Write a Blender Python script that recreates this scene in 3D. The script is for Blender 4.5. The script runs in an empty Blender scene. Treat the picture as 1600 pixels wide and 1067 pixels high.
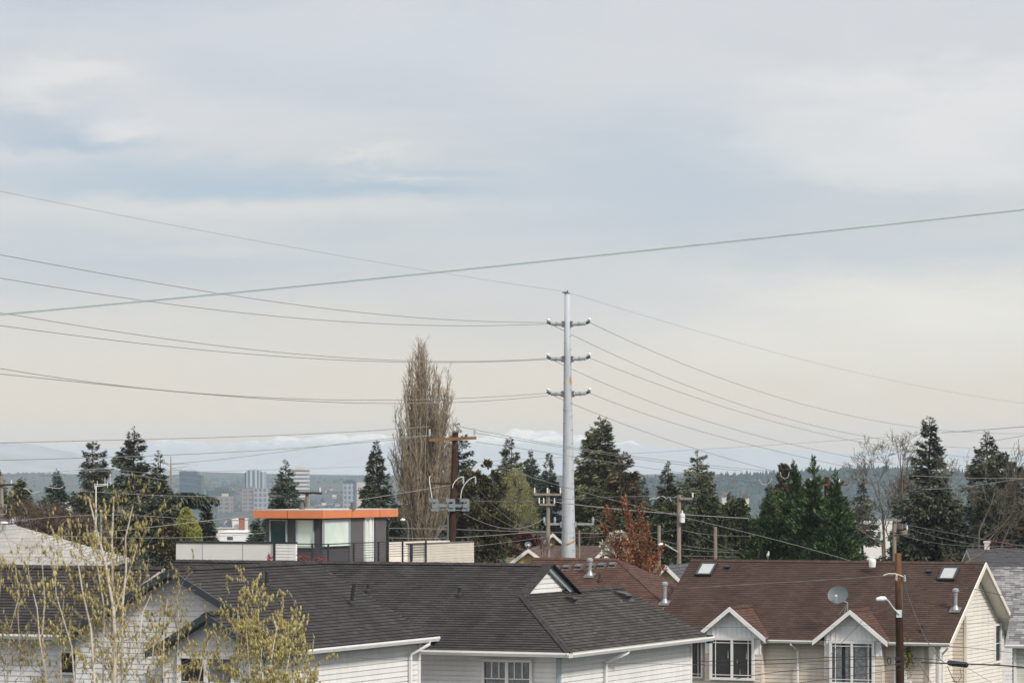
import bpy, math, random
import numpy as np
from mathutils import Vector, Matrix

random.seed(11)
RNG = np.random.default_rng(7)
scene = bpy.context.scene
COL = scene.collection
V3 = Vector
Z = V3((0, 0, 1))
F = 5500.0            # focal length in photo pixels
EYE = 11.5            # camera height
HOR = 745.0           # horizon row in the photo


def at(px, py, d):
    """the point d metres ahead that the photo shows at pixel px, py"""
    return V3(((px - 800) / F * d, d, EYE + (HOR - py) / F * d))


def hit(px, py, p0, n):
    """where the line of sight through px, py meets the plane p0, n"""
    r = V3(((px - 800) / F, 1.0, (HOR - py) / F))
    o = V3((0, 0, EYE))
    t = (p0 - o).dot(n) / r.dot(n)
    return o + r * t


GY = [-400, 0, 140, 260, 420, 700, 1300, 2000, 2500, 3100, 3800, 4800, 5800, 12000, 17000]
GZ = [0, 0, 0, -1.5, -5, -14, -27, -37, -40, -37, -22, -6, 9, 9, 9]


def gz(y):
    return float(np.interp(y, GY, GZ))


# ------------------------------------------------------------------ objects
BASE = {}


def tag(o, label=None, cat=None, group=None, kind=None):
    for k, v in (('label', label), ('category', cat), ('group', group), ('kind', kind)):
        if v:
            o[k] = v
    return o


def thing(name, label, cat, loc, group=None):
    o = bpy.data.objects.new(name, None)
    o.empty_display_size = 0.3
    COL.objects.link(o)
    o.location = loc
    BASE[o.name] = V3(loc)
    return tag(o, label, cat, group)


def origin_of(parent):
    return BASE[parent.name] if parent is not None else V3((0, 0, 0))


def link_mesh(name, me, mat, parent, base):
    o = bpy.data.objects.new(name, me)
    COL.objects.link(o)
    if mat is not None:
        me.materials.append(mat)
    if parent is not None:
        o.parent = parent
        BASE[o.name] = BASE[parent.name]
    else:
        o.location = base
        BASE[o.name] = V3(base)
    return o


class MB:
    def __init__(s):
        s.v, s.f, s.uv = [], [], []

    def poly(s, pts, uv=None):
        k = len(s.v)
        s.v.extend([tuple(p) for p in pts])
        s.f.append(tuple(range(k, k + len(pts))))
        s.uv.extend(uv if uv else [(p[0], p[2]) for p in pts])
        return s

    def box(s, c, ex, ey, ez):
        """box at centre c with half-axes ex, ey, ez"""
        c, ex, ey, ez = V3(c), V3(ex), V3(ey), V3(ez)
        P = [c + ex * i + ey * j + ez * k for k in (-1, 1) for j in (-1, 1) for i in (-1, 1)]
        lx, ly, lz = ex.length * 2, ey.length * 2, ez.length * 2
        for idx, (a, b) in (((0, 2, 3, 1), (ly, lx)), ((4, 5, 7, 6), (lx, ly)), ((0, 1, 5, 4), (lx, lz)),
                            ((2, 6, 7, 3), (lz, lx)), ((0, 4, 6, 2), (lz, ly)), ((1, 3, 7, 5), (ly, lz))):
            s.poly([P[i] for i in idx], [(0, 0), (a, 0), (a, b), (0, b)])
        return s

    def bar(s, p, q, w, h, up=Z):
        p, q = V3(p), V3(q)
        d = q - p
        x = d.cross(up)
        x = x.normalized() if x.length > 1e-6 else V3((1, 0, 0))
        y = x.cross(d).normalized()
        return s.box((p + q) / 2, d / 2, x * w / 2, y * h / 2)

    def tube(s, pts, r, n=8, cap=True):
        pts = [V3(p) for p in pts]
        if not isinstance(r, (list, tuple)):
            r = [r] * len(pts)
        rings, x = [], None
        for i, p in enumerate(pts):
            d = (pts[min(i + 1, len(pts) - 1)] - pts[max(i - 1, 0)])
            d = d.normalized() if d.length > 1e-9 else V3((0, 0, 1))
            if x is None:
                x = d.cross(V3((0, 1, 0.01)) if abs(d.y) < 0.9 else Z).normalized()
            x = (x - d * x.dot(d))
            x = x.normalized() if x.length > 1e-6 else d.orthogonal().normalized()
            y = d.cross(x)
            k = len(s.v)
            for j in range(n):
                a = 2 * math.pi * j / n
                s.v.append(tuple(p + (x * math.cos(a) + y * math.sin(a)) * r[i]))
            rings.append(k)
        for a, b in zip(rings, rings[1:]):
            for j in range(n):
                j2 = (j + 1) % n
                s.f.append((a + j, a + j2, b + j2, b + j))
                s.uv.extend([(j / n, a), (j2 / n, a), (j2 / n, b), (j / n, b)])
        if cap:
            s.f.append(tuple(rings[0] + j for j in range(n))[::-1])
            s.uv.extend([(0, 0)] * n)
            s.f.append(tuple(rings[-1] + j for j in range(n)))
            s.uv.extend([(0, 0)] * n)
        return s

    def prism(s, pts, vec):
        """closed solid between polygon pts and pts + vec"""
        pts, vec = [V3(p) for p in pts], V3(vec)
        top = [p + vec for p in pts]
        s.poly(pts[::-1])
        s.poly(top)
        for i in range(len(pts)):
            j = (i + 1) % len(pts)
            s.poly([pts[i], pts[j], top[j], top[i]])
        return s

    def build(s, name, mat, parent=None, base=None, smooth=False):
        b = origin_of(parent) if parent is not None else V3(base if base is not None else (0, 0, 0))
        me = bpy.data.meshes.new(name)
        me.from_pydata([(x - b.x, y - b.y, z - b.z) for x, y, z in s.v], [], s.f)
        uvl = me.uv_layers.new(name='UVMap')
        if len(s.uv) == len(uvl.data):
            uvl.data.foreach_set('uv', np.array(s.uv, np.float32).ravel())
        if smooth:
            me.polygons.foreach_set('use_smooth', [True] * len(me.polygons))
        return link_mesh(name, me, mat, parent, b)


def np_mesh(name, verts, quads, mat, parent=None, base=None, smooth=False):
    b = origin_of(parent) if parent is not None else V3(base if base is not None else (0, 0, 0))
    me = bpy.data.meshes.new(name)
    verts = np.asarray(verts, np.float64) - np.array(b)
    quads = np.asarray(quads, np.int32)
    k = quads.shape[1]
    me.vertices.add(len(verts))
    me.vertices.foreach_set('co', verts.astype(np.float32).ravel())
    me.loops.add(quads.size)
    me.loops.foreach_set('vertex_index', quads.ravel())
    me.polygons.add(len(quads))
    me.polygons.foreach_set('loop_start', np.arange(0, quads.size, k, dtype=np.int32))
    me.polygons.foreach_set('loop_total', np.full(len(quads), k, np.int32))
    if smooth:
        me.polygons.foreach_set('use_smooth', np.ones(len(quads), bool))
    me.update(calc_edges=True)
    me.validate()
    return link_mesh(name, me, mat, parent, b)


# ------------------------------------------------- shingled and clapboarded planes
def clip(poly, f):
    out = []
    for i in range(len(poly)):
        a, b = poly[i], poly[(i + 1) % len(poly)]
        fa, fb = f(a), f(b)
        if fa >= 0:
            out.append(a)
        if (fa > 0 > fb) or (fa < 0 < fb):
            out.append(a.lerp(b, fa / (fa - fb)))
    return out


def plane_axes(pts, out):
    n = V3((0, 0, 0))
    for i in range(1, len(pts) - 1):
        n += (pts[i] - pts[0]).cross(pts[i + 1] - pts[0])
    n.normalize()
    if n.dot(out) < 0:
        n = -n
    up = (Z - n * n.z).normalized()
    return up.cross(n).normalized(), up, n


def courses(mb, pts, out, exposure, lip, t0=None, groove=0):
    """overlapping courses over the convex polygon pts (each one tilts out to a lip at its lower edge)"""
    pts = [V3(p) for p in pts]
    e1, up, n = plane_axes(pts, V3(out))
    ts = [p.dot(up) for p in pts]
    lo, hi = (min(ts) if t0 is None else t0), max(ts)
    k = math.floor((min(ts) - lo) / exposure + 1e-6)
    while lo + k * exposure < hi - 1e-4:
        a, b = lo + k * exposure, lo + (k + 1) * exposure
        c = clip(pts, lambda p: p.dot(up) - a)
        c = clip(c, lambda p: b - p.dot(up)) if len(c) > 2 else c
        k += 1
        if len(c) < 3:
            continue
        if groove:                      # shallow cove along the top of the board, under the next one
            g0 = b - groove * exposure
            cv = clip(c, lambda p: p.dot(up) - g0)
            c = clip(c, lambda p: g0 - p.dot(up))
            if len(cv) > 2:
                qq = [p + n * .003 for p in cv]
                if (qq[1] - qq[0]).cross(qq[2] - qq[0]).dot(n) < 0:
                    qq, cv = qq[::-1], cv[::-1]
                mb.poly(qq, [(p.dot(e1), p.dot(up) - lo) for p in cv])
                ed = sorted([p for p in cv if abs(p.dot(up) - g0) < 1e-4], key=lambda p: p.dot(e1))
                if len(ed) >= 2:
                    p, r = ed[0], ed[-1]
                    mb.poly([p + n * (lip * .9 + .002), r + n * (lip * .9 + .002), r + n * .003, p + n * .003], [(p.dot(e1), g0 - lo - .001), (r.dot(e1), g0 - lo - .001), (r.dot(e1), g0 - lo), (p.dot(e1), g0 - lo)])
            if len(c) < 3:
                continue
            q = [p + n * (lip * (1 - .1 * (p.dot(up) - a) / (exposure * (1 - groove))) + .002) for p in c]
        else:
            q = [p + n * (lip * (1 - (p.dot(up) - a) / exposure) + 0.002) for p in c]
        uv = [(p.dot(e1), p.dot(up) - lo) for p in c]
        nn = (q[1] - q[0]).cross(q[2] - q[0])
        if nn.dot(n) < 0:
            q, uv = q[::-1], uv[::-1]
        mb.poly(q, uv)
        low = sorted([p for p in c if abs(p.dot(up) - a) < 1e-4], key=lambda p: p.dot(e1))
        if len(low) >= 2:
            p, r = low[0], low[-1]
            o = n * (lip + 0.002)
            u0, u1, vv = p.dot(e1), r.dot(e1), a - lo
            mb.poly([p, r, r + o, p + o], [(u0, vv - .004), (u1, vv - .004), (u1, vv + .002), (u0, vv + .002)])


def slab(mb, pts, out, t=0.13, gap=0.004):
    pts = [V3(p) for p in pts]
    e1, up, n = plane_axes(pts, V3(out))
    mb.prism([p - n * gap for p in pts], -n * t)


def ridge_cap(mb, p, q, d1, d2, w=0.17, t=0.035):
    """folded cap over the edge p-q whose two planes fall along d1 and d2; laid in short pieces"""
    p, q = V3(p), V3(q)
    L = (q - p).length
    m = max(1, int(L / 0.2))
    for i in range(m):
        a, b = p.lerp(q, i / m), p.lerp(q, (i + 1) / m)
        ha, hb = t * 1.25, t
        for d in (d1, d2):
            d = V3(d).normalized() * w
            mb.poly([a + Z * ha, b + Z * hb, b + d + Z * hb, a + d + Z * ha], [(i * .3, 0), (i * .3 + .2, 0), (i * .3 + .2, .13), (i * .3, .13)])
            mb.poly([a + d + Z * ha, b + d + Z * hb, b + d - Z * .01, a + d - Z * .01], [(0, 0)] * 4)
        mb.poly([a + V3(d1).normalized() * w + Z * ha, a + Z * ha, a, a + V3(d1).normalized() * w], [(0, 0)] * 4)
        mb.poly([a + V3(d2).normalized() * w + Z * ha, a + Z * ha, a, a + V3(d2).normalized() * w], [(0, 0)] * 4)


# ------------------------------------------------------------------ materials
def newmat(name):
    m = bpy.data.materials.new(name)
    m.use_nodes = True
    nt = m.node_tree
    b = nt.nodes['Principled BSDF']
    return m, nt, b


def srgb(r, g, b):
    def f(c):
        c /= 255
        return c / 12.92 if c <= .04045 else ((c + .055) / 1.055) ** 2.4
    return (f(r), f(g), f(b), 1)


def N(nt, t, **kw):
    n = nt.nodes.new(t)
    for k, v in kw.items():
        setattr(n, k, v)
    return n


def ramp(nt, fac, stops):
    r = N(nt, 'ShaderNodeValToRGB')
    e = r.color_ramp.elements
    e[0].position, e[0].color = stops[0]
    e[1].position, e[1].color = stops[-1]
    for p, c in stops[1:-1]:
        x = e.new(p)
        x.color = c
    nt.links.new(fac, r.inputs[0])
    return r


def lin(*c):
    return (c[0], c[1], c[2], 1)


def plain(name, col, rough=.6, metal=0.0, var=.12, scale=6.0, spec=.4):
    """paint, metal or plastic with slight mottling and wear"""
    m, nt, b = newmat(name)
    tc = N(nt, 'ShaderNodeTexCoord')
    no = N(nt, 'ShaderNodeTexNoise')
    no.inputs['Scale'].default_value = scale
    no.inputs['Detail'].default_value = 5
    nt.links.new(tc.outputs['Object'], no.inputs['Vector'])
    d, l = [c * (1 - var) for c in col[:3]], [min(1, c * (1 + var)) for c in col[:3]]
    r = ramp(nt, no.outputs['Fac'], [(.3, lin(*d)), (.7, lin(*l))])
    nt.links.new(r.outputs[0], b.inputs['Base Color'])
    b.inputs['Roughness'].default_value = rough
    b.inputs['Metallic'].default_value = metal
    b.inputs['Specular IOR Level'].default_value = spec
    return m


def shingle(name, c1, c2, slot, row=.14, width=.3, stain=(.6, .55, .5), stain_amt=.35, fleck=None):
    m, nt, b = newmat(name)
    L = nt.links.new
    uv = N(nt, 'ShaderNodeUVMap', uv_map='UVMap')
    br = N(nt, 'ShaderNodeTexBrick', offset=.43, offset_frequency=2)
    br.inputs['Scale'].default_value = 1
    br.inputs['Brick Width'].default_value = width
    br.inputs['Row Height'].default_value = row
    br.inputs['Mortar Size'].default_value = .006
    br.inputs['Bias'].default_value = -.1
    br.inputs['Color1'].default_value = c1
    br.inputs['Color2'].default_value = c2
    br.inputs['Mortar'].default_value = slot
    L(uv.outputs[0], br.inputs['Vector'])
    # granule speckle
    n1 = N(nt, 'ShaderNodeTexNoise')
    n1.inputs['Scale'].default_value = 28
    n1.inputs['Detail'].default_value = 3
    L(uv.outputs[0], n1.inputs['Vector'])
    r1 = ramp(nt, n1.outputs['Fac'], [(.3, lin(.72, .72, .72)), (.75, lin(1.3, 1.28, 1.25))])
    mx = N(nt, 'ShaderNodeMix', data_type='RGBA', blend_type='MULTIPLY')
    mx.inputs[0].default_value = .8
    L(br.outputs['Color'], mx.inputs[6])
    L(r1.outputs[0], mx.inputs[7])
    # weathering streaks that run down the slope
    mp = N(nt, 'ShaderNodeMapping')
    mp.inputs['Scale'].default_value = (1.1, .22, 1)
    L(uv.outputs[0], mp.inputs['Vector'])
    n2 = N(nt, 'ShaderNodeTexNoise')
    n2.inputs['Scale'].default_value = 1.0
    n2.inputs['Detail'].default_value = 6
    n2.inputs['Roughness'].default_value = .65
    L(mp.outputs[0], n2.inputs['Vector'])
    r2 = ramp(nt, n2.outputs['Fac'], [(.4, lin(1, 1, 1)), (.72, lin(*stain))])
    mx2 = N(nt, 'ShaderNodeMix', data_type='RGBA', blend_type='MULTIPLY')
    mx2.inputs[0].default_value = stain_amt
    L(mx.outputs[2], mx2.inputs[6])
    L(r2.outputs[0], mx2.inputs[7])
    last = mx2.outputs[2]
    if fleck:
        n3 = N(nt, 'ShaderNodeTexNoise')
        n3.inputs['Scale'].default_value = 5.5
        n3.inputs['Detail'].default_value = 4
        L(uv.outputs[0], n3.inputs['Vector'])
        r3 = ramp(nt, n3.outputs['Fac'], [(.66, lin(0, 0, 0)), (.74, lin(1, 1, 1))])
        mx3 = N(nt, 'ShaderNodeMix', data_type='RGBA')
        L(r3.outputs[0], mx3.inputs[0])
        L(last, mx3.inputs[6])
        mx3.inputs[7].default_value = fleck
        last = mx3.outputs[2]
    L(last, b.inputs['Base Color'])
    b.inputs['Roughness'].default_value = .95
    b.inputs['Specular IOR Level'].default_value = .15
    bp = N(nt, 'ShaderNodeBump')
    bp.inputs['Strength'].default_value = .5
    bp.inputs['Distance'].default_value = .012
    L(n1.outputs['Fac'], bp.inputs['Height'])
    L(bp.outputs[0], b.inputs['Normal'])
    return m


def siding_mat(name, col, row=.13, var=.035, grime=(.72, .70, .66)):
    m, nt, b = newmat(name)
    L = nt.links.new
    uv = N(nt, 'ShaderNodeUVMap', uv_map='UVMap')
    br = N(nt, 'ShaderNodeTexBrick', offset=.37, offset_frequency=2)
    br.inputs['Scale'].default_value = 1
    br.inputs['Brick Width'].default_value = 3.6
    br.inputs['Row Height'].default_value = row
    br.inputs['Mortar Size'].default_value = .0
    br.inputs['Color1'].default_value = lin(*[c * (1 - var) for c in col[:3]])
    br.inputs['Color2'].default_value = lin(*[min(1, c * (1 + var)) for c in col[:3]])
    L(uv.outputs[0], br.inputs['Vector'])
    mp = N(nt, 'ShaderNodeMapping')
    mp.inputs['Scale'].default_value = (2.5, .5, 1)
    L(uv.outputs[0], mp.inputs['Vector'])
    n2 = N(nt, 'ShaderNodeTexNoise')
    n2.inputs['Scale'].default_value = 1.3
    n2.inputs['Detail'].default_value = 7
    n2.inputs['Roughness'].default_value = .7
    L(mp.outputs[0], n2.inputs['Vector'])
    r2 = ramp(nt, n2.outputs['Fac'], [(.42, lin(1, 1, 1)), (.75, lin(*grime))])
    mx = N(nt, 'ShaderNodeMix', data_type='RGBA', blend_type='MULTIPLY')
    mx.inputs[0].default_value = .55
    L(br.outputs['Color'], mx.inputs[6])
    L(r2.outputs[0], mx.inputs[7])
    L(mx.outputs[2], b.inputs['Base Color'])
    b.inputs['Roughness'].default_value = .55
    b.inputs['Specular IOR Level'].default_value = .3
    return m


def leafy(name, dark, light, rough=.75, mid=None, clump=.45):
    """leaf colour that differs from leaf to leaf and, a little, from bough to bough"""
    m, nt, b = newmat(name)
    L = nt.links.new
    g = N(nt, 'ShaderNodeNewGeometry')
    tc = N(nt, 'ShaderNodeTexCoord')
    no = N(nt, 'ShaderNodeTexNoise')
    no.inputs['Scale'].default_value = clump
    no.inputs['Detail'].default_value = 3
    L(tc.outputs['Object'], no.inputs['Vector'])
    ma = N(nt, 'ShaderNodeMath', operation='MULTIPLY_ADD')
    L(g.outputs['Random Per Island'], ma.inputs[0])
    ma.inputs[1].default_value = .55
    sc = N(nt, 'ShaderNodeMath', operation='MULTIPLY_ADD')
    L(no.outputs['Fac'], sc.inputs[0])
    sc.inputs[1].default_value = 1.6
    sc.inputs[2].default_value = -.58
    L(sc.outputs[0], ma.inputs[2])
    st = [(0.05, dark), (.95, light)] if mid is None else [(0.05, dark), (.5, mid), (.95, light)]
    r = ramp(nt, ma.outputs[0], st)
    L(r.outputs[0], b.inputs['Base Color'])
    b.inputs['Roughness'].default_value = rough
    b.inputs['Specular IOR Level'].default_value = .2
    return m


def wood_mat(name, c1, c2, scale=(9, 9, .7)):
    m, nt, b = newmat(name)
    L = nt.links.new
    tc = N(nt, 'ShaderNodeTexCoord')
    mp = N(nt, 'ShaderNodeMapping')
    mp.inputs['Scale'].default_value = scale
    L(tc.outputs['Object'], mp.inputs['Vector'])
    no = N(nt, 'ShaderNodeTexNoise')
    no.inputs['Scale'].default_value = 1.5
    no.inputs['Detail'].default_value = 8
    no.inputs['Roughness'].default_value = .7
    L(mp.outputs[0], no.inputs['Vector'])
    r = ramp(nt, no.outputs['Fac'], [(.3, c1), (.7, c2)])
    L(r.outputs[0], b.inputs['Base Color'])
    b.inputs['Roughness'].default_value = .85
    b.inputs['Specular IOR Level'].default_value = .2
    bp = N(nt, 'ShaderNodeBump')
    bp.inputs['Strength'].default_value = .5
    bp.inputs['Distance'].default_value = .02
    L(no.outputs['Fac'], bp.inputs['Height'])
    L(bp.outputs[0], b.inputs['Normal'])
    return m


def glass_mat(name, tint=(.75, .82, .82), refl=.12):
    m, nt, b = newmat(name)
    L = nt.links.new
    nt.nodes.remove(b)
    out = nt.nodes['Material Output']
    tr = N(nt, 'ShaderNodeBsdfTransparent')
    tr.inputs[0].default_value = lin(*tint)
    gl = N(nt, 'ShaderNodeBsdfGlossy')
    gl.inputs['Roughness'].default_value = .03
    gl.inputs['Color'].default_value = lin(.95, .97, 1)
    fr = N(nt, 'ShaderNodeFresnel')
    fr.inputs[0].default_value = 1.3
    ma = N(nt, 'ShaderNodeMath', operation='ADD')
    ma.inputs[1].default_value = refl
    L(fr.outputs[0], ma.inputs[0])
    ge = N(nt, 'ShaderNodeNewGeometry')
    fb = N(nt, 'ShaderNodeMath', operation='SUBTRACT')
    fb.inputs[0].default_value = 1
    L(ge.outputs['Backfacing'], fb.inputs[1])
    mu = N(nt, 'ShaderNodeMath', operation='MULTIPLY')
    L(ma.outputs[0], mu.inputs[0])
    L(fb.outputs[0], mu.inputs[1])
    ma = mu
    mx = N(nt, 'ShaderNodeMixShader')
    L(ma.outputs[0], mx.inputs[0])
    L(tr.outputs[0], mx.inputs[1])
    L(gl.outputs[0], mx.inputs[2])
    L(mx.outputs[0], out.inputs[0])
    return m


M = {}
M['roof_dark'] = shingle('charcoal_shingle', lin(.041, .0385, .0395), lin(.064, .0605, .062), lin(.014, .012, .012), stain=(.45, .43, .42), stain_amt=.75)
M['roof_dark_flecked'] = shingle('charcoal_shingle_flecked', lin(.046, .043, .042), lin(.080, .075, .071), lin(.016, .014, .014),
                                 stain=(.55, .52, .42), stain_amt=.6, fleck=lin(.19, .175, .13))
M['roof_brown'] = shingle('brown_shingle', lin(.060, .039, .033), lin(.087, .057, .048), lin(.034, .021, .018), stain=(.55, .53, .53), stain_amt=.6)
M['roof_russet'] = shingle('russet_shingle', lin(.080, .045, .037), lin(.118, .069, .056), lin(.040, .024, .02), stain=(.7, .65, .62), stain_amt=.35)
M['roof_grey'] = shingle('grey_shingle', lin(.14, .14, .15), lin(.36, .36, .37), lin(.08, .08, .085), row=.19, width=.42, stain_amt=.2)
M['roof_pale'] = shingle('pale_grey_shingle', lin(.38, .37, .36), lin(.48, .47, .455), lin(.30, .29, .28), stain=(.7, .66, .6), stain_amt=.4)
M['roof_slate'] = shingle('slate_grey_roof', lin(.075, .077, .085), lin(.12, .12, .13), lin(.05, .05, .055), stain_amt=.3)
M['roof_taupe'] = shingle('taupe_roof', lin(.10, .07, .062), lin(.16, .115, .10), lin(.06, .045, .04), stain_amt=.4)
M['side_white'] = siding_mat('white_clapboard', (.80, .79, .77))
M['side_grey'] = siding_mat('pale_grey_clapboard', (.78, .77, .76))
M['side_beige'] = siding_mat('beige_clapboard', (.68, .615, .535), row=.15)
M['side_cream'] = siding_mat('cream_clapboard', (.80, .76, .69), row=.15)
M['side_yellow'] = siding_mat('yellow_clapboard', (.58, .46, .24), row=.16)
M['side_offwhite'] = siding_mat('offwhite_clapboard', (.60, .56, .49), row=.16)
M['batten'] = plain('white_batten_board', (.80, .80, .80), .55, var=.04, scale=3)
M['panel_white'] = plain('white_fibre_panel', (.70, .68, .65), .55, var=.04, scale=1.5)
M['trim'] = plain('white_trim_paint', (.74, .73, .71), .45, var=.06, scale=3)
M['trim_blue'] = plain('blue_grey_trim_paint', (.030, .041, .050), .5, var=.12, scale=3)
M['trim_pale_blue'] = plain('pale_blue_trim_paint', (.33, .385, .40), .5, var=.08, scale=3)
M['trim_cream'] = plain('cream_trim_paint', (.70, .65, .56), .5, var=.06, scale=3)
M['trim_tan'] = plain('tan_trim_paint', (.42, .35, .27), .5, var=.06, scale=3)
M['soffit'] = plain('soffit_paint', (.52, .49, .45), .7, var=.05)
M['black'] = plain('black_rubber', (.018, .018, .02), .6, var=.2)
M['dark_metal'] = plain('dark_painted_metal', (.028, .028, .031), .5, var=.2)
M['galv'] = plain('galvanised_steel', (.31, .33, .345), .45, .3, var=.12, scale=8)
M['galv_dull'] = plain('dull_zinc', (.13, .125, .125), .6, .2, var=.15, scale=8)
M['white_metal'] = plain('white_enamel', (.72, .72, .71), .4, var=.08)
M['lamp_grey'] = plain('lamp_housing', (.62, .63, .63), .4, .2, var=.06)
M['dish'] = plain('dish_grey', (.12, .138, .15), .5, .1, var=.08, scale=3)
M['pole_steel'] = None
M['wood_dark'] = wood_mat('creosoted_pole', lin(.022, .011, .008), lin(.075, .038, .026))
M['wood_brown'] = wood_mat('weathered_brown_pole', lin(.05, .025, .014), lin(.20, .115, .065))
M['wood_arm'] = wood_mat('crossarm_timber', lin(.12, .06, .03), lin(.32, .18, .10), scale=(.7, 9, 9))
M['wood_grey'] = wood_mat('grey_weathered_pole', lin(.15, .125, .10), lin(.34, .29, .24))
M['wood_red'] = wood_mat('reddish_arm', lin(.10, .03, .02), lin(.22, .07, .045), scale=(.7, 9, 9))
M['porcelain'] = plain('grey_porcelain', (.42, .45, .48), .25, var=.08)
M['porcelain_white'] = plain('white_porcelain', (.78, .77, .75), .3, var=.04)
M['cable'] = plain('weathered_cable', (.085, .08, .075), .6, var=.15)
M['cable_grey'] = plain('grey_conductor', (.25, .24, .235), .55, .2, var=.15)
M['cable_thin'] = plain('thin_grey_wire', (.30, .29, .28), .5, .2, var=.1)
M['cable_pale'] = plain('pale_service_wire', (.27, .26, .245), .55, .1, var=.1)
M['cable_teal'] = plain('teal_grey_wire', (.34, .41, .41), .6, var=.1)
M['cable_black'] = plain('black_cable', (.02, .02, .021), .5, var=.2)
M['orange'] = plain('orange_fascia_panel', (.63, .205, .085), .5, var=.06, scale=1.5)
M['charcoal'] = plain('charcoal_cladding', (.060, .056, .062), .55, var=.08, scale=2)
M['charcoal_lit'] = plain('charcoal_panel_lit', (.098, .093, .096), .55, var=.08, scale=2)  # charcoal lightened for the sunny right face, light put into the colour
M['glass'] = glass_mat('window_glass', (.97, .99, .98), refl=.02)
M['glass_teal'] = glass_mat('teal_window_glass', (.5, .68, .66), .05)
M['interior'] = plain('dim_interior', (.012, .011, .013), .9, var=.4, scale=2)
M['interior_teal'] = plain('dim_teal_interior', (.045, .07, .066), .9, var=.3, scale=1.5)
M['blind'] = plain('pale_green_blind', (.64, .72, .66), .7, var=.10, scale=1.6)
M['curtain'] = plain('grey_curtain', (.16, .16, .175), .9, var=.35, scale=9)
M['door_blue'] = plain('pale_blue_door', (.50, .56, .58), .5, var=.05)
M['skylight_glass'] = plain('frosted_skylight', (.36, .385, .395), .18, var=.04, spec=.6)
M['brick_red'] = plain('terracotta', (.34, .12, .075), .8, var=.2)
M['conc'] = plain('grey_membrane', (.42, .42, .42), .8, var=.08)


def steel_pole_mat():
    m, nt, b = newmat('weathered_galvanised_pole')
    L = nt.links.new
    tc = N(nt, 'ShaderNodeTexCoord')
    mp = N(nt, 'ShaderNodeMapping')
    mp.inputs['Scale'].default_value = (3, 3, .35)
    L(tc.outputs['Object'], mp.inputs['Vector'])
    n1 = N(nt, 'ShaderNodeTexNoise')
    n1.inputs['Scale'].default_value = 1.6
    n1.inputs['Detail'].default_value = 8
    n1.inputs['Roughness'].default_value = .7
    L(mp.outputs[0], n1.inputs['Vector'])
    r1 = ramp(nt, n1.outputs['Fac'], [(.3, lin(.35, .38, .41)), (.7, lin(.50, .525, .55))])
    n2 = N(nt, 'ShaderNodeTexNoise')
    n2.inputs['Scale'].default_value = 5
    n2.inputs['Detail'].default_value = 6
    L(tc.outputs['Object'], n2.inputs['Vector'])
    r2 = ramp(nt, n2.outputs['Fac'], [(.62, lin(0, 0, 0)), (.72, lin(1, 1, 1))])
    mx = N(nt, 'ShaderNodeMix', data_type='RGBA')
    sc = N(nt, 'ShaderNodeMath', operation='MULTIPLY')
    sc.inputs[1].default_value = .35
    L(r2.outputs[0], sc.inputs[0])
    L(sc.outputs[0], mx.inputs[0])
    L(r1.outputs[0], mx.inputs[6])
    mx.inputs[7].default_value = lin(.30, .29, .27)
    L(mx.outputs[2], b.inputs['Base Color'])
    b.inputs['Roughness'].default_value = .65
    b.inputs['Metallic'].default_value = .0
    b.inputs['Specular IOR Level'].default_value = .25
    return m


M['pole_steel'] = steel_pole_mat()
M['rust'] = plain('rust_stain', (.40, .24, .10), .9, var=.35, scale=9)
# ------------------------------------------------------------------ the street grid is turned 23.5 degrees
GV = V3((.917, -.399, 0)).normalized()      # along the row, to the right and nearer
GU = V3((.399, .917, 0)).normalized()       # across the row, to the right and farther


class Frame:
    def __init__(s, o):
        s.o = V3((o[0], o[1], 0))

    def __call__(s, a, b, z):
        return s.o + GV * a + GU * b + Z * z


def roof(parent, planes, mat, name='roof', exposure=.14, lip=.012, deck=None, caps=(), t=.13):
    mb, sl = MB(), MB()
    for pts, out in planes:
        courses(mb, pts, out, exposure, lip)
        slab(sl, pts, out, t)
    for c in caps:
        ridge_cap(mb, *c)
    o = mb.build(name, mat, parent)
    sl.build('eave_board', deck or M['soffit'], parent)
    return o


def wall(parent, polys, out, mat, exposure=.13, lip=.030, name='wall', thick=.12, groove=.2):
    mb = MB()
    for p in polys:
        p = [V3(q) for q in p]
        courses(mb, p, out, exposure, lip, groove=groove)
        e1, up, n = plane_axes(p, V3(out))
        mb.prism([q - n * .004 for q in p], -n * thick)
    return mb.build(name, mat, parent)


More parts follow.
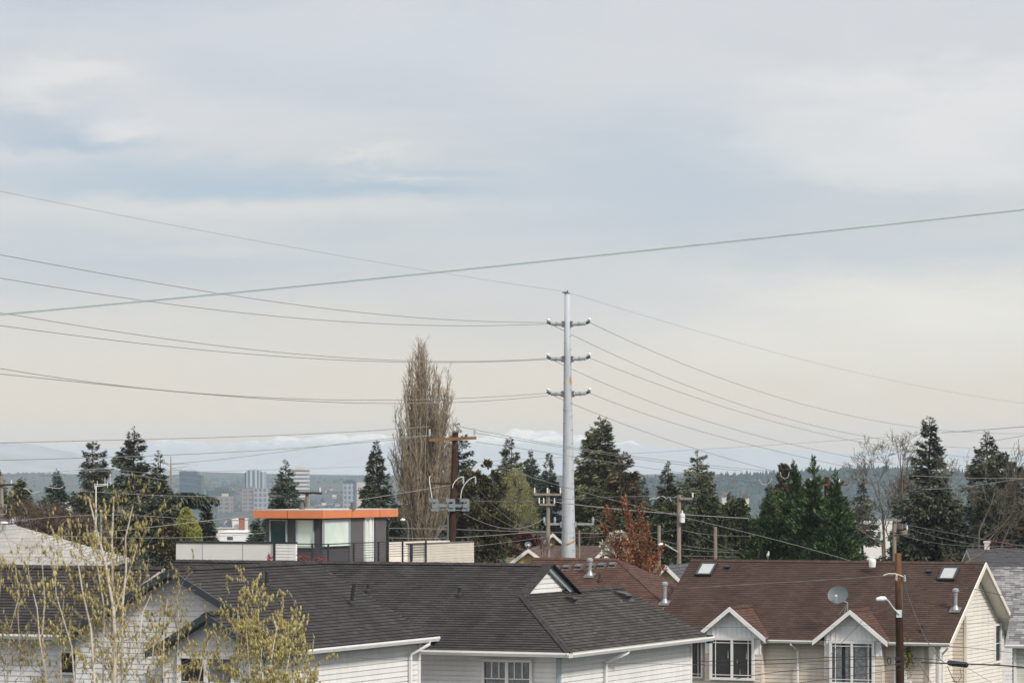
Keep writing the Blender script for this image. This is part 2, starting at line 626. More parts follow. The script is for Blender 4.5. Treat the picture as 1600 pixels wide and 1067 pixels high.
def window(parent, o, e, n, w, h, cols=(1, 1), frame=.09, glass='glass', back='interior', bars=None, curtain=None, trim='trim', label=None, inner=.045, extra=None):
    """a framed window proud of the wall: o lower left corner on the wall, e along, n outward; bars lists (x0,y0,x1,y1) fractions"""
    o, e, n = V3(o), V3(e), V3(n)
    fr = MB()
    d = .10

    def bx(x0, y0, x1, y1, k0, k1, mb=fr):
        mb.box(o + e * (x0 + x1) / 2 + Z * (y0 + y1) / 2 + n * (k0 + k1) / 2, e * (x1 - x0) / 2, n * (k1 - k0) / 2, Z * (y1 - y0) / 2)
    bx(-frame, h, w + frame, h + frame, 0, d)
    bx(-frame, -frame, w + frame, 0, 0, d)
    bx(-frame, 0, 0, h, 0, d)
    bx(w, 0, w + frame, h, 0, d)
    c = len(cols) if isinstance(cols, (list, tuple)) and cols and isinstance(cols[0], float) else 0
    for x in (cols if c else ()):
        bx(x * w - inner, 0, x * w + inner, h, .012, d - .004)
    for x0, y0, x1, y1 in (bars or ()):
        t = .014
        if x0 == x1:
            bx(x0 * w - t, y0 * h, x0 * w + t, y1 * h, .068, .083)
        else:
            bx(x0 * w, y0 * h - t, x1 * w, y0 * h + t, .069, .082)
    f = fr.build('window', M[trim], parent)
    if label:
        f['label'] = label
    g = MB()
    g.poly([o + n * .062, o + e * w + n * .062, o + e * w + Z * h + n * .062, o + Z * h + n * .062])
    g.build('pane', M[glass], f)
    k = MB()
    bx(0, 0, w, h, .02, .028, k)
    k.build('backing', M[back], f)
    for x0, x1 in (curtain or ()):
        q = MB()
        m = max(2, int((x1 - x0) * w / .05))
        P = [o + e * w * (x0 + (x1 - x0) * i / m) + n * (.040 + .008 * (i % 2)) for i in range(m + 1)]
        for i in range(m):
            q.poly([P[i], P[i + 1], P[i + 1] + Z * h, P[i] + Z * h])
        q.build('curtain', M['curtain'], f)
    return f


def gutter(parent, p, q, out, mat='trim', drop=.02):
    mb = MB()
    p, q, out = V3(p), V3(q), V3(out)
    d = (q - p).normalized()
    prof = [(0, -.02), (.13, .0), (.135, -.045), (.10, -.12), (0, -.13)]
    a = [p + out * x + Z * (z - drop) for x, z in prof]
    mb.prism(a, q - p)
    return mb.build('gutter', M[mat], parent)


def downspout(parent, top, out, wall_dist, side, zlow=1.0, mat='trim'):
    """from the gutter back to the wall and down"""
    mb = MB()
    p0 = V3(top)
    p1 = p0 - Z * .12
    p2 = p0 - V3(out) * wall_dist * .9 + V3(side) - Z * .36
    p3 = p2 - Z * .1
    p4 = V3((p3.x, p3.y, zlow))
    mb.tube([p0, p1, p2, p3, p4], .042, 6)
    return mb.build('downspout', M[mat], parent)


def rake(parent, pts, out, w=.18, t=.04, mat='trim', zdrop=-.01):
    """barge boards below the roof edge that runs through pts"""
    mb = MB()
    for p, q in zip(pts, pts[1:]):
        p, q = V3(p), V3(q)
        mb.prism([p + Z * zdrop, q + Z * zdrop, q + Z * (zdrop - w), p + Z * (zdrop - w)], V3(out) * t)
    return mb.build('rake_board', M[mat], parent)


def vpipe(parent, base, h, r=.045, mat='black', lean=(0, 0), name='vent_pipe'):
    mb = MB()
    b = V3(base)
    top = b + V3((lean[0], lean[1], h))
    mb.tube([b - Z * .1, b.lerp(top, .5), top], r, 10)
    mb.tube([b - Z * .06, b + Z * .06, b + Z * .12], [r * 2.2, r * 1.9, r * 1.1], 10)
    return mb.build(name, M[mat], parent, smooth=False)


def flue(parent, base, h, r=.07, name='flue_pipe'):
    b = V3(base)
    mb = MB()
    mb.tube([b - Z * .1, b + Z * .02, b + Z * .18, b + Z * (h - .2)], [r * 2.1, r * 2.1, r * 1.05, r], 12)
    o = mb.build(name, M['galv'], parent)
    c = MB()
    c.tube([b + Z * (h - .22), b + Z * (h - .1), b + Z * (h - .09), b + Z * h, b + Z * (h + .05)], [r * 1.25, r * 1.25, r * 1.9, r * 1.8, r * .8], 12)
    c.build('flue_cap', M['galv'], o)
    f = MB()
    f.box(b + Z * .01 - GU * .05, GV * .22, GU * .17 + Z * .09, Z * .012)
    f.build('flashing', M['galv_dull'], o)
    return o


def box_vent(parent, p, along, up, n, w=.3, mat='dark_metal'):
    mb = MB()
    p, along, up, n = V3(p), V3(along), V3(up), V3(n)
    mb.box(p + n * .015 - up * w * .2, along * w * .6, up * w * .75, n * .012)
    a, b = along * w * .5, up * w * .5
    prof = [p - b * .95 + n * .02, p + b + n * .02, p + b * .9 + n * .07, p - b * .6 + n * .15, p - b * 1.15 + n * .13]
    mb.prism([q - a for q in prof], a * 2)
    return mb.build('box_vent', M[mat], parent)


def skylight(parent, c, along, up, n, w, h):
    c, along, up, n = V3(c), V3(along), V3(up), V3(n)
    mb = MB()
    for s in (-1, 1):
        mb.box(c + along * s * (w / 2 - .04) + n * .06, along * .04, up * h / 2, n * .07)
        mb.box(c + up * s * (h / 2 - .04) + n * .058, along * (w / 2 - .08), up * .04, n * .07)
    f = mb.build('skylight', M['dark_metal'], parent)
    g = MB()
    g.box(c + n * .1, along * (w / 2 - .085), up * (h / 2 - .085), n * .01)
    g.build('pane', M['skylight_glass'], f)
    return f


# ================================================================== the white townhouse in the middle
A = Frame((1.44, 90))
Ze = 7.016
R0 = dict(z=9.12, b=4.9)
main = thing('townhouse', 'white clapboard townhouse under a charcoal shingle roof with a small gablet at its right end', 'house', A(-7, 5, 0))
pl = []
front = [A(-14.1, 0, Ze), A(0, 0, Ze), A(-2.7, 3.15, 8.37), A(-2.75, 4.9, 9.12), A(-14.1, 4.9, 9.12)]
pl.append((front, -GU + Z))
pl.append(([A(-14.1, 4.9, 9.12), A(-2.75, 4.9, 9.12), A(-2.75, 9.8, Ze), A(-14.1, 9.8, Ze)], GU + Z))
capF, capB = V3(-GU * .92 - Z * .39), V3(GU * .92 - Z * .39)
capR, capL = V3(GV * .89 - Z * .45), V3(-GV * .89 - Z * .45)
roof(main, pl, M['roof_dark'], caps=[(A(-14.1, 4.9, 9.12), A(-2.75, 4.9, 9.12), capF, capB),
                                     (A(-2.7, 3.15, 8.37), A(0, 0, Ze), capF, capR)], deck=M['soffit'])
hipR = [A(0, 0, Ze), A(0, 10.3, Ze), A(-2.7, 10.3, 8.366), A(-2.7, 3.15, 8.366)]
backL = [A(-2.7, 6.6, 8.366), A(-2.7, 10.3, 8.366), A(-5.4, 10.3, Ze), A(-5.4, 6.6, Ze)]
ro = roof(main, [(hipR, GV + Z), (backL, -GV + Z)], M['roof_dark_flecked'],
          caps=[(A(-2.7, 6.0, 8.366), A(-2.7, 10.3, 8.366), capR, capL)])
ro['label'] = 'mossier end slope of the roof'
# gablet
wall(main, [[A(-2.72, 3.2, 8.36), A(-2.72, 6.6, 8.36), A(-2.72, 4.9, 9.07)]], GV, M['side_white'], name='gablet')
rake(main, [A(-2.66, 2.95, 8.30), A(-2.66, 4.9, 9.15), A(-2.66, 6.85, 8.30)], GV, w=.17, t=.07, mat='trim_pale_blue')
rk = MB()
for s in (-1, 1):
    p, q = A(-2.75, 4.9, 9.13), A(-2.75, 4.9 + s * 1.98, 9.13 - .86)
    rk.prism([p, q, q + GV * .3, p + GV * .3], Z * .03)
rk.build('gablet_edge', M['roof_dark'], main)
# walls
wall(main, [[A(-9, .42, .5), A(-.42, .42, .5), A(-.42, .42, 6.92), A(-9, .42, 6.92)]], -GU, M['side_grey'])
wall(main, [[A(-.40, .42, .5), A(-.40, 9.9, .5), A(-.40, 9.9, 6.92), A(-.40, .42, 6.92)]], GV, M['side_white'])
tm = MB()
tm.box(A(-.43, .40, 3.7), GV * .06, GU * .05, Z * 3.2)
tm.build('corner_board', M['trim_pale_blue'], main)
tm = MB()
tm.box(A(-.38, 9.88, 3.7), GV * .03, GU * .06, Z * 3.2)
tm.build('corner_board', M['trim'], main)
sf = MB()
sf.box(A(-4.5, .2, 6.93), GV * 4.4, GU * .2, Z * .012)
sf.box(A(-.2, 5.2, 6.932), GV * .19, GU * 5.0, Z * .012)
sf.build('soffit', M['soffit'], main)
gutter(main, A(-7.4, -.005, 7.03), A(.05, -.005, 7.03), -GU)
gutter(main, A(.06, -.12, 7.03), A(.06, 10.3, 7.03), GV)
eb = MB()
eb.box(A(.03, 10.3, 6.93), GV * .06, GU * .12, Z * .12)
eb.build('fascia_end', M['trim_blue'], main)
downspout(main, A(.12, 3.85, 6.96), GV, .45, -GU * .55)
bars6 = [(.17, .68, .17, 1), (.33, .68, .33, 1), (.0, .68, .48, .68), (.67, .68, .67, 1), (.84, .68, .84, 1), (.52, .68, 1., .68)]
window(main, A(-2.50, .40, 5.36), GV, -GU, 1.28, 1.36, cols=[.5], bars=bars6, frame=.07, curtain=[(0.02, .47), (.53, .97)])
nF = V3((0, 0, 0))
e1, upF, nF = plane_axes([V3(p) for p in front], -GU + Z)
e1R, upR, nR = plane_axes([V3(p) for p in hipR], GV + Z)
p = hit(718, 932, front[0], nF)
vpipe(main, p, .25)
box_vent(main, hit(890, 938, hipR[0], nR), e1R, upR, nR, .26)
box_vent(main, hit(971, 931, hipR[0], nR), e1R, upR, nR, .40)

# ================================================================== the white gabled house at the left
left = thing('townhouse', 'pale clapboard gabled house with dark blue bargeboards behind the catkin trees', 'house', A(-6.5, -5, 0))
aR, zR, aE, zE, aW, zW, bN, bF = -6.5, 9.30, -3.06, 7.44, -9.5, 7.68, -9.2, -1.55
slopeR = [A(aE, bN, zE), A(aE, bF, zE), A(aR, bF, zR), A(aR, bN, zR)]
slopeL = [A(aR, bN, zR), A(aR, bF, zR), A(aW, bF, zW), A(aW, bN, zW)]
cR, cL = V3(GV * .88 - Z * .475), V3(-GV * .88 - Z * .475)
roof(left, [(slopeR, GV + Z), (slopeL, -GV + Z)], M['roof_dark'], caps=[(A(aR, bN, zR), A(aR, bF, zR), cR, cL)], deck=M['trim_blue'])
wingF = [A(-22, -8.7, 7.66), A(aW + .02, -8.7, 7.66), A(aW + 1.0, -5.86, 9.23), A(-22, -5.86, 9.23)]
wingB = [A(-22, -5.86, 9.23), A(aW + 1, -5.86, 9.23), A(aW + 1, -2.9, 7.66), A(-22, -2.9, 7.66)]
roof(left, [(wingF, -GU + Z), (wingB, GU + Z)], M['roof_dark'], caps=[(A(-22, -5.86, 9.23), A(aW + 1, -5.86, 9.23), V3(-GU * .87 - Z * .48), V3(GU * .87 - Z * .48))])
bw = -8.8
zl = lambda a: (zR - .54 * (a - aR) if a > aR else zR - .54 * (aR - a)) - .1
wall(left, [[A(-9.3, bw, .5), A(-3.42, bw, .5), A(-3.42, bw, zl(-3.42)), A(aR, bw, zl(aR)), A(-9.3, bw, zl(-9.3))]], -GU, M['side_grey'])
wall(left, [[A(-3.42, bw, .5), A(-3.42, -1.8, .5), A(-3.42, -1.8, 7.5), A(-3.42, bw, 7.5)]], GV, M['side_white'])
wall(left, [[A(-22, -8.35, .5), A(-9.25, -8.35, .5), A(-9.25, -8.35, 7.6), A(-22, -8.35, 7.6)]], -GU, M['side_grey'])
wall(left, [[A(-3.42, -1.8, .5), A(-9, -1.8, .5), A(-9, -1.8, zl(-9)), A(aR, -1.8, zl(aR)), A(-3.42, -1.8, zl(-3.42))]], GU, M['side_grey'])
tm = MB()
tm.box(A(-3.40, -1.80, 3.9), GV * .05, GU * .06, Z * 3.45)
tm.build('corner_board', M['trim'], left)
rake(left, [A(aW, bN - .0, zW + .02), A(aR, bN - .0, zR + .02), A(aE, bN - .0, zE + .02)], -GU, w=.18, t=.06, mat='trim_blue')
rake(left, [A(aE, bF, zE - .05), A(aR, bF, zR - .05), A(aW, bF, zW - .05)], GU, w=.2, t=.05, mat='trim_blue')
gutter(left, A(aE + .01, bN, zE + .02), A(aE + .01, bF + .06, zE + .02), GV)
gutter(left, A(-22, -8.70, 7.67), A(aW - .12, -8.70, 7.67), -GU)
eb = MB()
eb.box(A(aE + .0, bF + .05, zE - .11), GV * .07, GU * .03, Z * .08)
eb.build('fascia_end', M['trim_blue'], left)
downspout(left, A(aE + .09, -2.05, zE - .06), GV, .36, -GU * .4)
window(left, A(-9.95, -8.37, 6.72), GV, -GU, .42, .48, cols=(), frame=.05)
_, upW, nW = plane_axes([V3(q) for q in slopeR], GV + Z)
vpipe(left, hit(417, 918, slopeR[0], nW), .40)
vpipe(left, hit(548.5, 945, slopeR[0], nW), .55, lean=(.08, .0))
p = hit(575.5, 926, front[0], nF)
vpipe(main, p, .25)
# the small porch gable in front of it
pa, pz, pe, phw = -5.07, 8.29, 7.36, 1.62
pF, pB = -10.0, -8.75
pR = [A(pa + phw, pF, pe), A(pa + phw, pB, pe), A(pa, pB, pz), A(pa, pF, pz)]
pL = [A(pa, pF, pz), A(pa, pB, pz), A(pa - phw, pB, pe), A(pa - phw, pF, pe)]
roof(left, [(pR, GV + Z), (pL, -GV + Z)], M['roof_dark'], name='porch_roof', deck=M['trim_blue'],
     caps=[(A(pa, pF, pz), A(pa, pB, pz), cR, cL)])
rake(left, [A(pa - phw, pF, pe + .02), A(pa, pF, pz + .02), A(pa + phw, pF, pe + .02)], -GU, w=.17, t=.06, mat='trim_blue')
wall(left, [[A(pa - 1.32, -9.6, .5), A(pa + 1.32, -9.6, .5), A(pa + 1.32, -9.6, pe + .05), A(pa, -9.6, pz - .12), A(pa - 1.32, -9.6, pe + .05)]], -GU, M['side_grey'], name='porch_wall')
wall(left, [[A(pa + 1.32, -9.6, .5), A(pa + 1.32, -8.85, .5), A(pa + 1.32, -8.85, pe), A(pa + 1.32, -9.6, pe)]], GV, M['side_white'], name='porch_wall')
window(left, A(-5.93, -9.62, 5.75), GV, -GU, 1.36, 1.46, cols=[.5], frame=.08, bars=[(.0, .62, 1, .62)], curtain=[(.55, .97)])

# ================================================================== the brown roofed row at the right
B = Frame((16.8, 135))
ez, rz, rb = 5.14, 8.10, 4.93
pit = .6
row = thing('townhouse', 'long brown roofed house with two white dormer gables and a cream end wall', 'house', B(-6, 5, 0))
bf = [B(-12.45, 0, ez), B(0, 0, ez), B(0, rb, rz), B(-12.45, rb, rz)]
bb = [B(-12.45, rb, rz), B(0, rb, rz), B(0, 9.86, ez), B(-12.45, 9.86, ez)]
bcF, bcB = V3(-GU * .857 - Z * .514), V3(GU * .857 - Z * .514)
roof(row, [(bf, -GU + Z), (bb, GU + Z)], M['roof_brown'], deck=M['trim_cream'], caps=[(B(-12.45, rb, rz), B(0, rb, rz), bcF, bcB)], t=.15)
gr = V3(GV)
wall(row, [[B(-.55, 4.0, .3), B(-.55, 9.36, .3), B(-.55, 9.36, 5.36), B(-.55, 8.25, 6.03), B(-.55, 4.0, 6.03)],
           [B(-.55, 1.6, 6.03), B(-.55, 8.25, 6.03), B(-.55, rb, 8.02)]], gr, M['side_cream'], exposure=.15, lip=.034)
wall(row, [[B(-1.1, .5, .3), B(-1.1, 4.0, .3), B(-1.1, 4.0, 6.1), B(-1.1, .5, 5.25)]], gr, M['side_cream'], exposure=.15, lip=.034)
wall(row, [[B(-1.1, 4.0, .3), B(-.55, 4.0, .3), B(-.55, 4.0, 6.03), B(-1.1, 4.0, 6.03)]], -GU, M['side_beige'], exposure=.15, lip=.034)
fw = .5
wall(row, [[B(-12.3, fw, .3), B(-1.1, fw, .3), B(-1.1, fw, 5.1), B(-12.3, fw, 5.1)]], -GU, M['side_beige'], exposure=.15, lip=.034)
wall(row, [[B(-12.3, 2.2, .3), B(-12.3, 9.3, .3), B(-12.3, 9.3, 5.4), B(-12.3, 4.93, 7.95), B(-12.3, 2.2, 6.3)]], -GV, M['side_cream'], exposure=.15, lip=.034)
for q, hh in ((B(-.54, 4.0, 3.1), 2.9), (B(-.54, 9.36, 2.8), 2.5)):
    tm = MB()
    tm.box(q, GV * .05, GU * .06, Z * hh)
    tm.build('corner_board', M['trim_cream'], row)
tm = MB()
tm.box(B(-1.08, .5, 2.7), GV * .08, GU * .06, Z * 2.4)
tm.build('corner_board', M['trim_tan'], row)
po = MB()
po.box(B(-.62, .45, 2.6), GV * .07, GU * .07, Z * 2.35)
po.box(B(-.62, .45, 4.93), GV * .1, GU * .1, Z * .06)
po.build('porch_post', M['trim'], row)
rake(row, [B(0, -.02, ez + .03), B(0, rb, rz + .03), B(0, 9.88, ez + .03)], GV, w=.2, t=.05, mat='trim_cream')
sp = MB()
for b0, b1, z0, z1 in ((.1, rb, ez - .13, rz - .2), (rb, 9.76, rz - .2, ez - .13)):
    sp.poly([B(-.5, b0, z0), B(-.02, b0, z0), B(-.02, b1, z1), B(-.5, b1, z1)])
sp.build('rake_soffit', M['trim_cream'], row)
for a0, a1 in ((-12.4, -10.35), (-7.32, -5.38), (-2.42, .02)):
    gutter(row, B(a0, -.01, ez + .02), B(a1, -.01, ez + .02), -GU)
sf = MB()
sf.box(B(-6.3, .25, ez - .16), GV * 6.1, GU * .24, Z * .012)
sf.build('soffit', M['trim_tan'], row)
downspout(row, B(-6.42, -.07, ez - .06), -GU, .42, GV * .16)
downspout(row, B(-.05, -.07, ez - .06), -GU, .3, -GV * .3)
_, upB, nB = plane_axes([V3(q) for q in bf], -GU + Z)
eB = GV


def dormer(ac, az, half, label):
    ze = az - half * .8
    bt = (az - ez) / pit
    f0 = -.38
    Rr = [B(ac + half, f0, ze), B(ac + half, max(.0, (ze - ez) / pit), ze), B(ac, bt, az), B(ac, f0, az)]
    Rl = [B(ac, f0, az), B(ac, bt, az), B(ac - half, max(.0, (ze - ez) / pit), ze), B(ac - half, f0, ze)]
    o = roof(row, [(Rr, GV + Z), (Rl, -GV + Z)], M['roof_russet'], name='dormer_roof', deck=M['trim'], t=.1,
             caps=[(B(ac, f0, az), B(ac, bt + .02, az), V3(GV * .78 - Z * .62), V3(-GV * .78 - Z * .62))])
    o['label'] = label
    rake(row, [B(ac - half - .02, f0, ze + .0), B(ac, f0, az + .02), B(ac + half + .02, f0, ze + .0)], -GU, w=.19, t=.05, mat='trim')
    w = 1.16
    mb = MB()
    q = [B(ac - w, .0, 4.55), B(ac + w, .0, 4.55), B(ac + w, .0, az - w * .8 - .08), B(ac, .0, az - .1), B(ac - w, .0, az - w * .8 - .08)]
    mb.prism(q, GU * .6)
    x = -w + .1
    while x < w:
        mb.box((B(ac + x, -.012, 4.55) + B(ac + x, -.012, az - abs(x) * .8 - .14)) / 2, GV * .02, GU * .011, Z * (az - abs(x) * .8 - .14 - 4.55) / 2)
        x += .2
    mb.build('dormer_gable', M['batten'], row)
    s = [B(ac - w, .03, .3), B(ac + w, .03, .3), B(ac + w, .03, 4.55), B(ac - w, .03, 4.55)]
    wall(row, [s], -GU, M['side_beige'], exposure=.15, lip=.034, name='bay_wall', thick=.3)
    for sg in (-1, 1):
        wall(row, [[B(ac + sg * w, .03, .3), B(ac + sg * w, .5, .3), B(ac + sg * w, .5, 5.05), B(ac + sg * w, .03, 5.05)]], GV * sg, M['side_beige'], exposure=.15, lip=.01, name='bay_wall', thick=.05)
    return o


dormer(-8.84, 6.40, 1.46, 'russet roof of the dormer nearer the white townhouse')
dormer(-3.90, 6.36, 1.50, 'russet roof of the dormer below the satellite dish')
pr = [(.09, 0, .09, 1), (.91, 0, .91, 1), (0, .93, 1, .93), (0, .07, 1, .07)]
w1 = window(row, B(-9.68, -.03, 3.62), GV, -GU, 1.66, 1.47, cols=[.5], bars=pr, frame=.10, label='wide window with dark room and ornaments inside')
w2 = window(row, B(-4.72, -.03, 3.55), GV, -GU, 1.62, 1.50, cols=[.5], bars=pr, frame=.10, curtain=[(.03, .24), (.33, .47), (.56, .95)], label='wide window with grey curtains')
M['teal_glaze'] = plain('teal_glaze', (.16, .26, .28), .3, var=.3, scale=12)
for x, z, r, s in ((.40, .62, .10, 1.5), (.63, .45, .07, 1.2), (.86, .60, .09, 1.6), (.70, .16, .08, 1.3)):
    c = B(-9.68 + 1.66 * x, -.03, 3.62 + 1.47 * z) - GU * .045
    orn = MB()
    orn.tube([c - Z * r * s, c - Z * r * .5, c + Z * r * .3, c + Z * r * s], [r * .3, r * .2, r * .16, r * .05], 8)
    orn.build('ornament', M['teal_glaze'], w1)
# low window beside the white townhouse's corner, the entry and its glazing
window(row, B(-10.95, fw - .02, 3.6), GV, -GU, .62, 1.45, cols=(), bars=[(.8, 0, .8, 1), (0, .07, 1, .07)], frame=.07)
window(row, B(-2.30, fw - .02, 3.35), GV, -GU, .36, 1.55, cols=(), bars=[(.72, 0, .72, 1), (0, .8, 1, .8), (0, .35, 1, .35)], frame=.06, glass='glass_teal', back='door_blue', label='narrow pale blue glazed door')
skylight(row, hit(1104, 891.5, bf[0], nB), eB, upB, nB, .70, .92)
skylight(row, hit(1482.5, 898.5, bf[0], nB), eB, upB, nB, .70, .92)
box_vent(row, hit(1137, 887, bf[0], nB), eB, upB, nB, .22)
box_vent(row, hit(1452, 894, bf[0], nB), eB, upB, nB, .22)
flue(row, hit(1039, 942, bf[0], nB), .82)
flue(row, B(-.35, 1.95, 6.33), .80)
vpipe(row, hit(1440, 987, bf[0], nB), .26)
dv = MB()
c = at(1363, 876, 140.6)
dv.tube([c - Z * .25, c - Z * .02, c + Z * .05, c + Z * .09], [.13, .15, .13, .03], 10)
dv.build('ridge_vent', M['white_metal'], row)

# its neighbour with six box vents
rus = thing('townhouse', 'russet roofed house with a row of six box vents and a hipped end', 'house', B(-16, 5, 0))
af = -19.5
cf = [B(af, 0, ez), B(-12.46, 0, ez), B(-12.46, 2.1, 6.40), B(-15.7, rb, rz), B(af, rb, rz)]
cb = [B(af, rb, rz), B(-15.7, rb, rz), B(-12.46, 7.76, 6.40), B(-12.46, 9.86, ez), B(af, 9.86, ez)]
ch = [B(-12.46, 2.1, 6.40), B(-12.46, 7.76, 6.40), B(-15.7, rb, rz)]
roof(rus, [(cf, -GU + Z), (cb, GU + Z), (ch, GV + Z)], M['roof_russet'], deck=M['trim_cream'],
     caps=[(B(af, rb, rz), B(-15.7, rb, rz), bcF, bcB), (B(-15.7, rb, rz), B(-12.46, 2.1, 6.40), bcF, V3(GV * .8 - Z * .5))])
wall(rus, [[B(af + .4, .6, .3), B(af + .4, 9.3, .3), B(af + .4, 9.3, 5.4), B(af + .4, rb, 7.9), B(af + .4, .6, 5.4)]], -GV, M['side_cream'], exposure=.15)
wall(rus, [[B(af, fw, .3), B(-12.5, fw, .3), B(-12.5, fw, 5.1), B(af, fw, 5.1)]], -GU, M['side_beige'], exposure=.15)
gutter(rus, B(af, -.01, ez + .02), B(-12.5, -.01, ez + .02), -GU)
for x in (868, 886, 905, 925, 941, 958):
    y = 887.5 - (x - 868) * .055
    box_vent(rus, hit(x, y, cf[0], nB), eB, upB, nB, .27, mat='galv_dull')
flue(rus, hit(922, 899, cf[0], nB), .68)
vpipe(rus, hit(937, 908, cf[0], nB), .30)

# ================================================================== the modern house with the orange fascia
C2 = Frame((-7.51, 140))
mod = thing('modern_house', 'modern flat roofed house with orange fascia and charcoal penthouse', 'house', C2(-2, 3, 0))
zt, zb = 10.18, 9.855
rf = MB()
top = [C2(-3.15, 0, zb), C2(0, 0, zb), C2(0, 6.95, zb), C2(-3.15, 6.95, zb)]
rf.prism(top, Z * (zt - zb - .02))
rf.build('fascia', M['orange'], mod)
rf = MB()
rf.prism([p + Z * (zt - zb - .018) for p in top], Z * .03)
rf.build('roof_membrane', M['conc'], mod)
sl = MB()
for b in (2.6, 5.2):
    sl.box(C2(.004, b, (zt + zb) / 2 - .01), GV * .004, GU * .008, Z * .14)
sl.box(C2(-1.6, -.004, (zt + zb) / 2 - .01), GV * .008, GU * .004, Z * .14)
sl.build('panel_joint', M['dark_metal'], mod)
i0 = .42
bd = MB()
cw = [C2(-2.75, i0, 7.0), C2(-.22, i0, 7.0), C2(-.22, 6.35, 7.0), C2(-2.75, 6.35, 7.0)]
bd.prism(cw, Z * (zb - 7.0 - .003))
bd.build('penthouse_wall', M['charcoal'], mod)
wl = C2(0, i0, 0)
wr = C2(-.22, 0, 0)


def rect(pt, n, e, x0, x1, y0, y1):
    """lower left corner, width and height on a wall plane of what the photo shows between the pixels"""
    a, b = hit(x0, y1, pt, n), hit(x1, y1, pt, n)
    c = hit(x0, y0, pt, n)
    return a, abs((b - a).dot(e)), c.z - a.z


for pt, n, e, x0, x1, y0, y1, bk, gl in ((wl, -GU, GV, 424, 448, 813, 848, 'interior_teal', 'glass_teal'),
                                         (wl, -GU, GV, 465, 490, 813, 854, 'blind', 'glass'),
                                         (wr, GV, GU, 504, 543.5, 813, 853, 'blind', 'glass')):
    o, w, h = rect(pt, n, e, x0, x1, y0, y1)
    window(mod, o, e, n, w, h, cols=(), frame=.035, back=bk, glass=gl, trim='trim_pale_blue')
for x0, x1 in ((545, 566.5), (585, 601.5)):
    o, w, h = rect(wr, GV, GU, x0, x1, 811, 878)
    mb = MB()
    mb.box(o + GU * w / 2 + Z * h / 2 + GV * .025, GU * w / 2, GV * .02, Z * h / 2)
    mb.build('wall_panel', M['charcoal_lit'], mod)
o, w, h = rect(wr, GV, GU, 568.5, 580, 810, 875)
window(mod, o, GU, GV, w, h, cols=[.65], frame=.05, back='blind', label='white framed terrace door', inner=.09)
ds = MB()
ds.tube([C2(-.05, 6.5, zb - .02), C2(-.1, 6.45, zb - .2), C2(-.16, 6.3, zb - .42), C2(-.16, 6.3, 7.2)], .05, 8)
ds.build('downspout', M['black'], mod)
for x, y in ((471.5, 797), (551, 796)):
    c = V3(at(x, y, 142.5))
    c.z = zt + .0
    v = MB()
    v.tube([c, c + Z * .05, c + Z * .18, c + Z * .30], [.13, .125, .085, .07], 4)
    v.build('roof_vent', M['galv_dull'], mod)
# lower storey with its terrace
body = MB()
pL0 = hit(275, 873, C2(0, -1.4, 0), -GU)
pL0 = V3((pL0.x, pL0.y, 0))
body.prism([pL0, C2(.5, -1.41, 0), C2(.5, 14.2, 0), pL0 + GU * 15.6], Z * 7.6)
body.build('lower_storey', M['panel_white'], mod)
pw = MB()
pz0, pz1 = 8.15, 8.86
low = Z * .53
p0 = hit(275, 873, C2(0, -1.4, 0), -GU)
p1 = hit(429, 873, C2(0, -1.4, 0), -GU)
p2 = hit(462, 873, C2(0, -1.4, 0), -GU)
for p, q, nm, mt in ((p0, p1, 'parapet', 'panel_white'),):
    p, q = V3((p.x, p.y, pz0)), V3((q.x, q.y, pz0))
    mb = MB()
    mb.prism([p - low, q - low, q + Z * (pz1 - pz0), p + Z * (pz1 - pz0)], GU * .2)
    mb.build(nm, M[mt], mod)
    mb = MB()
    mb.prism([p + Z * .71 - GU * .03 - GV * .03, q + Z * .71 - GU * .03, q + Z * .79 - GU * .03, p + Z * .79 - GU * .03 - GV * .03], GU * .27)
    mb.build('parapet_cap', M['dark_metal'], mod)
    for f in (.27, .68):
        mb = MB()
        mb.box(p.lerp(q, f) + Z * .36 - GU * .004, GV * .006, GU * .004, Z * .34)
        mb.build('panel_joint', M['galv_dull'], mod)
p, q = V3((p1.x, p1.y, pz0)) + GV * .06, V3((p2.x, p2.y, pz0))
wall(mod, [[p - low, q - low, q + Z * .70, p + Z * .70]], -GU, M['side_white'], exposure=.12, name='parapet')
mb = MB()
mb.prism([p + Z * .705 - GU * .03, q + Z * .705 - GU * .03, q + Z * .785 - GU * .03, p + Z * .785 - GU * .03], GU * .2)
mb.box(p + Z * .36 - GU * .02 - GV * .05, GV * .045, GU * .05, Z * .40)
mb.build('parapet_cap', M['dark_metal'], mod)
# rear parapet
p, q = at(276, 847, 146), at(416, 846, 143.5)
mb = MB()
mb.prism([V3((p.x, p.y, 7.6)), V3((q.x, q.y, 7.6)), V3((q.x, q.y, 8.78)), V3((p.x, p.y, 8.78))], GU * .2)
mb.build('parapet', M['panel_white'], mod)
mb = MB()
mb.prism([V3((p.x, p.y, 8.785)), V3((q.x, q.y, 8.785)), V3((q.x, q.y, 8.845)), V3((p.x, p.y, 8.845))], GU * .24)
mb.build('parapet_cap', M['dark_metal'], mod)
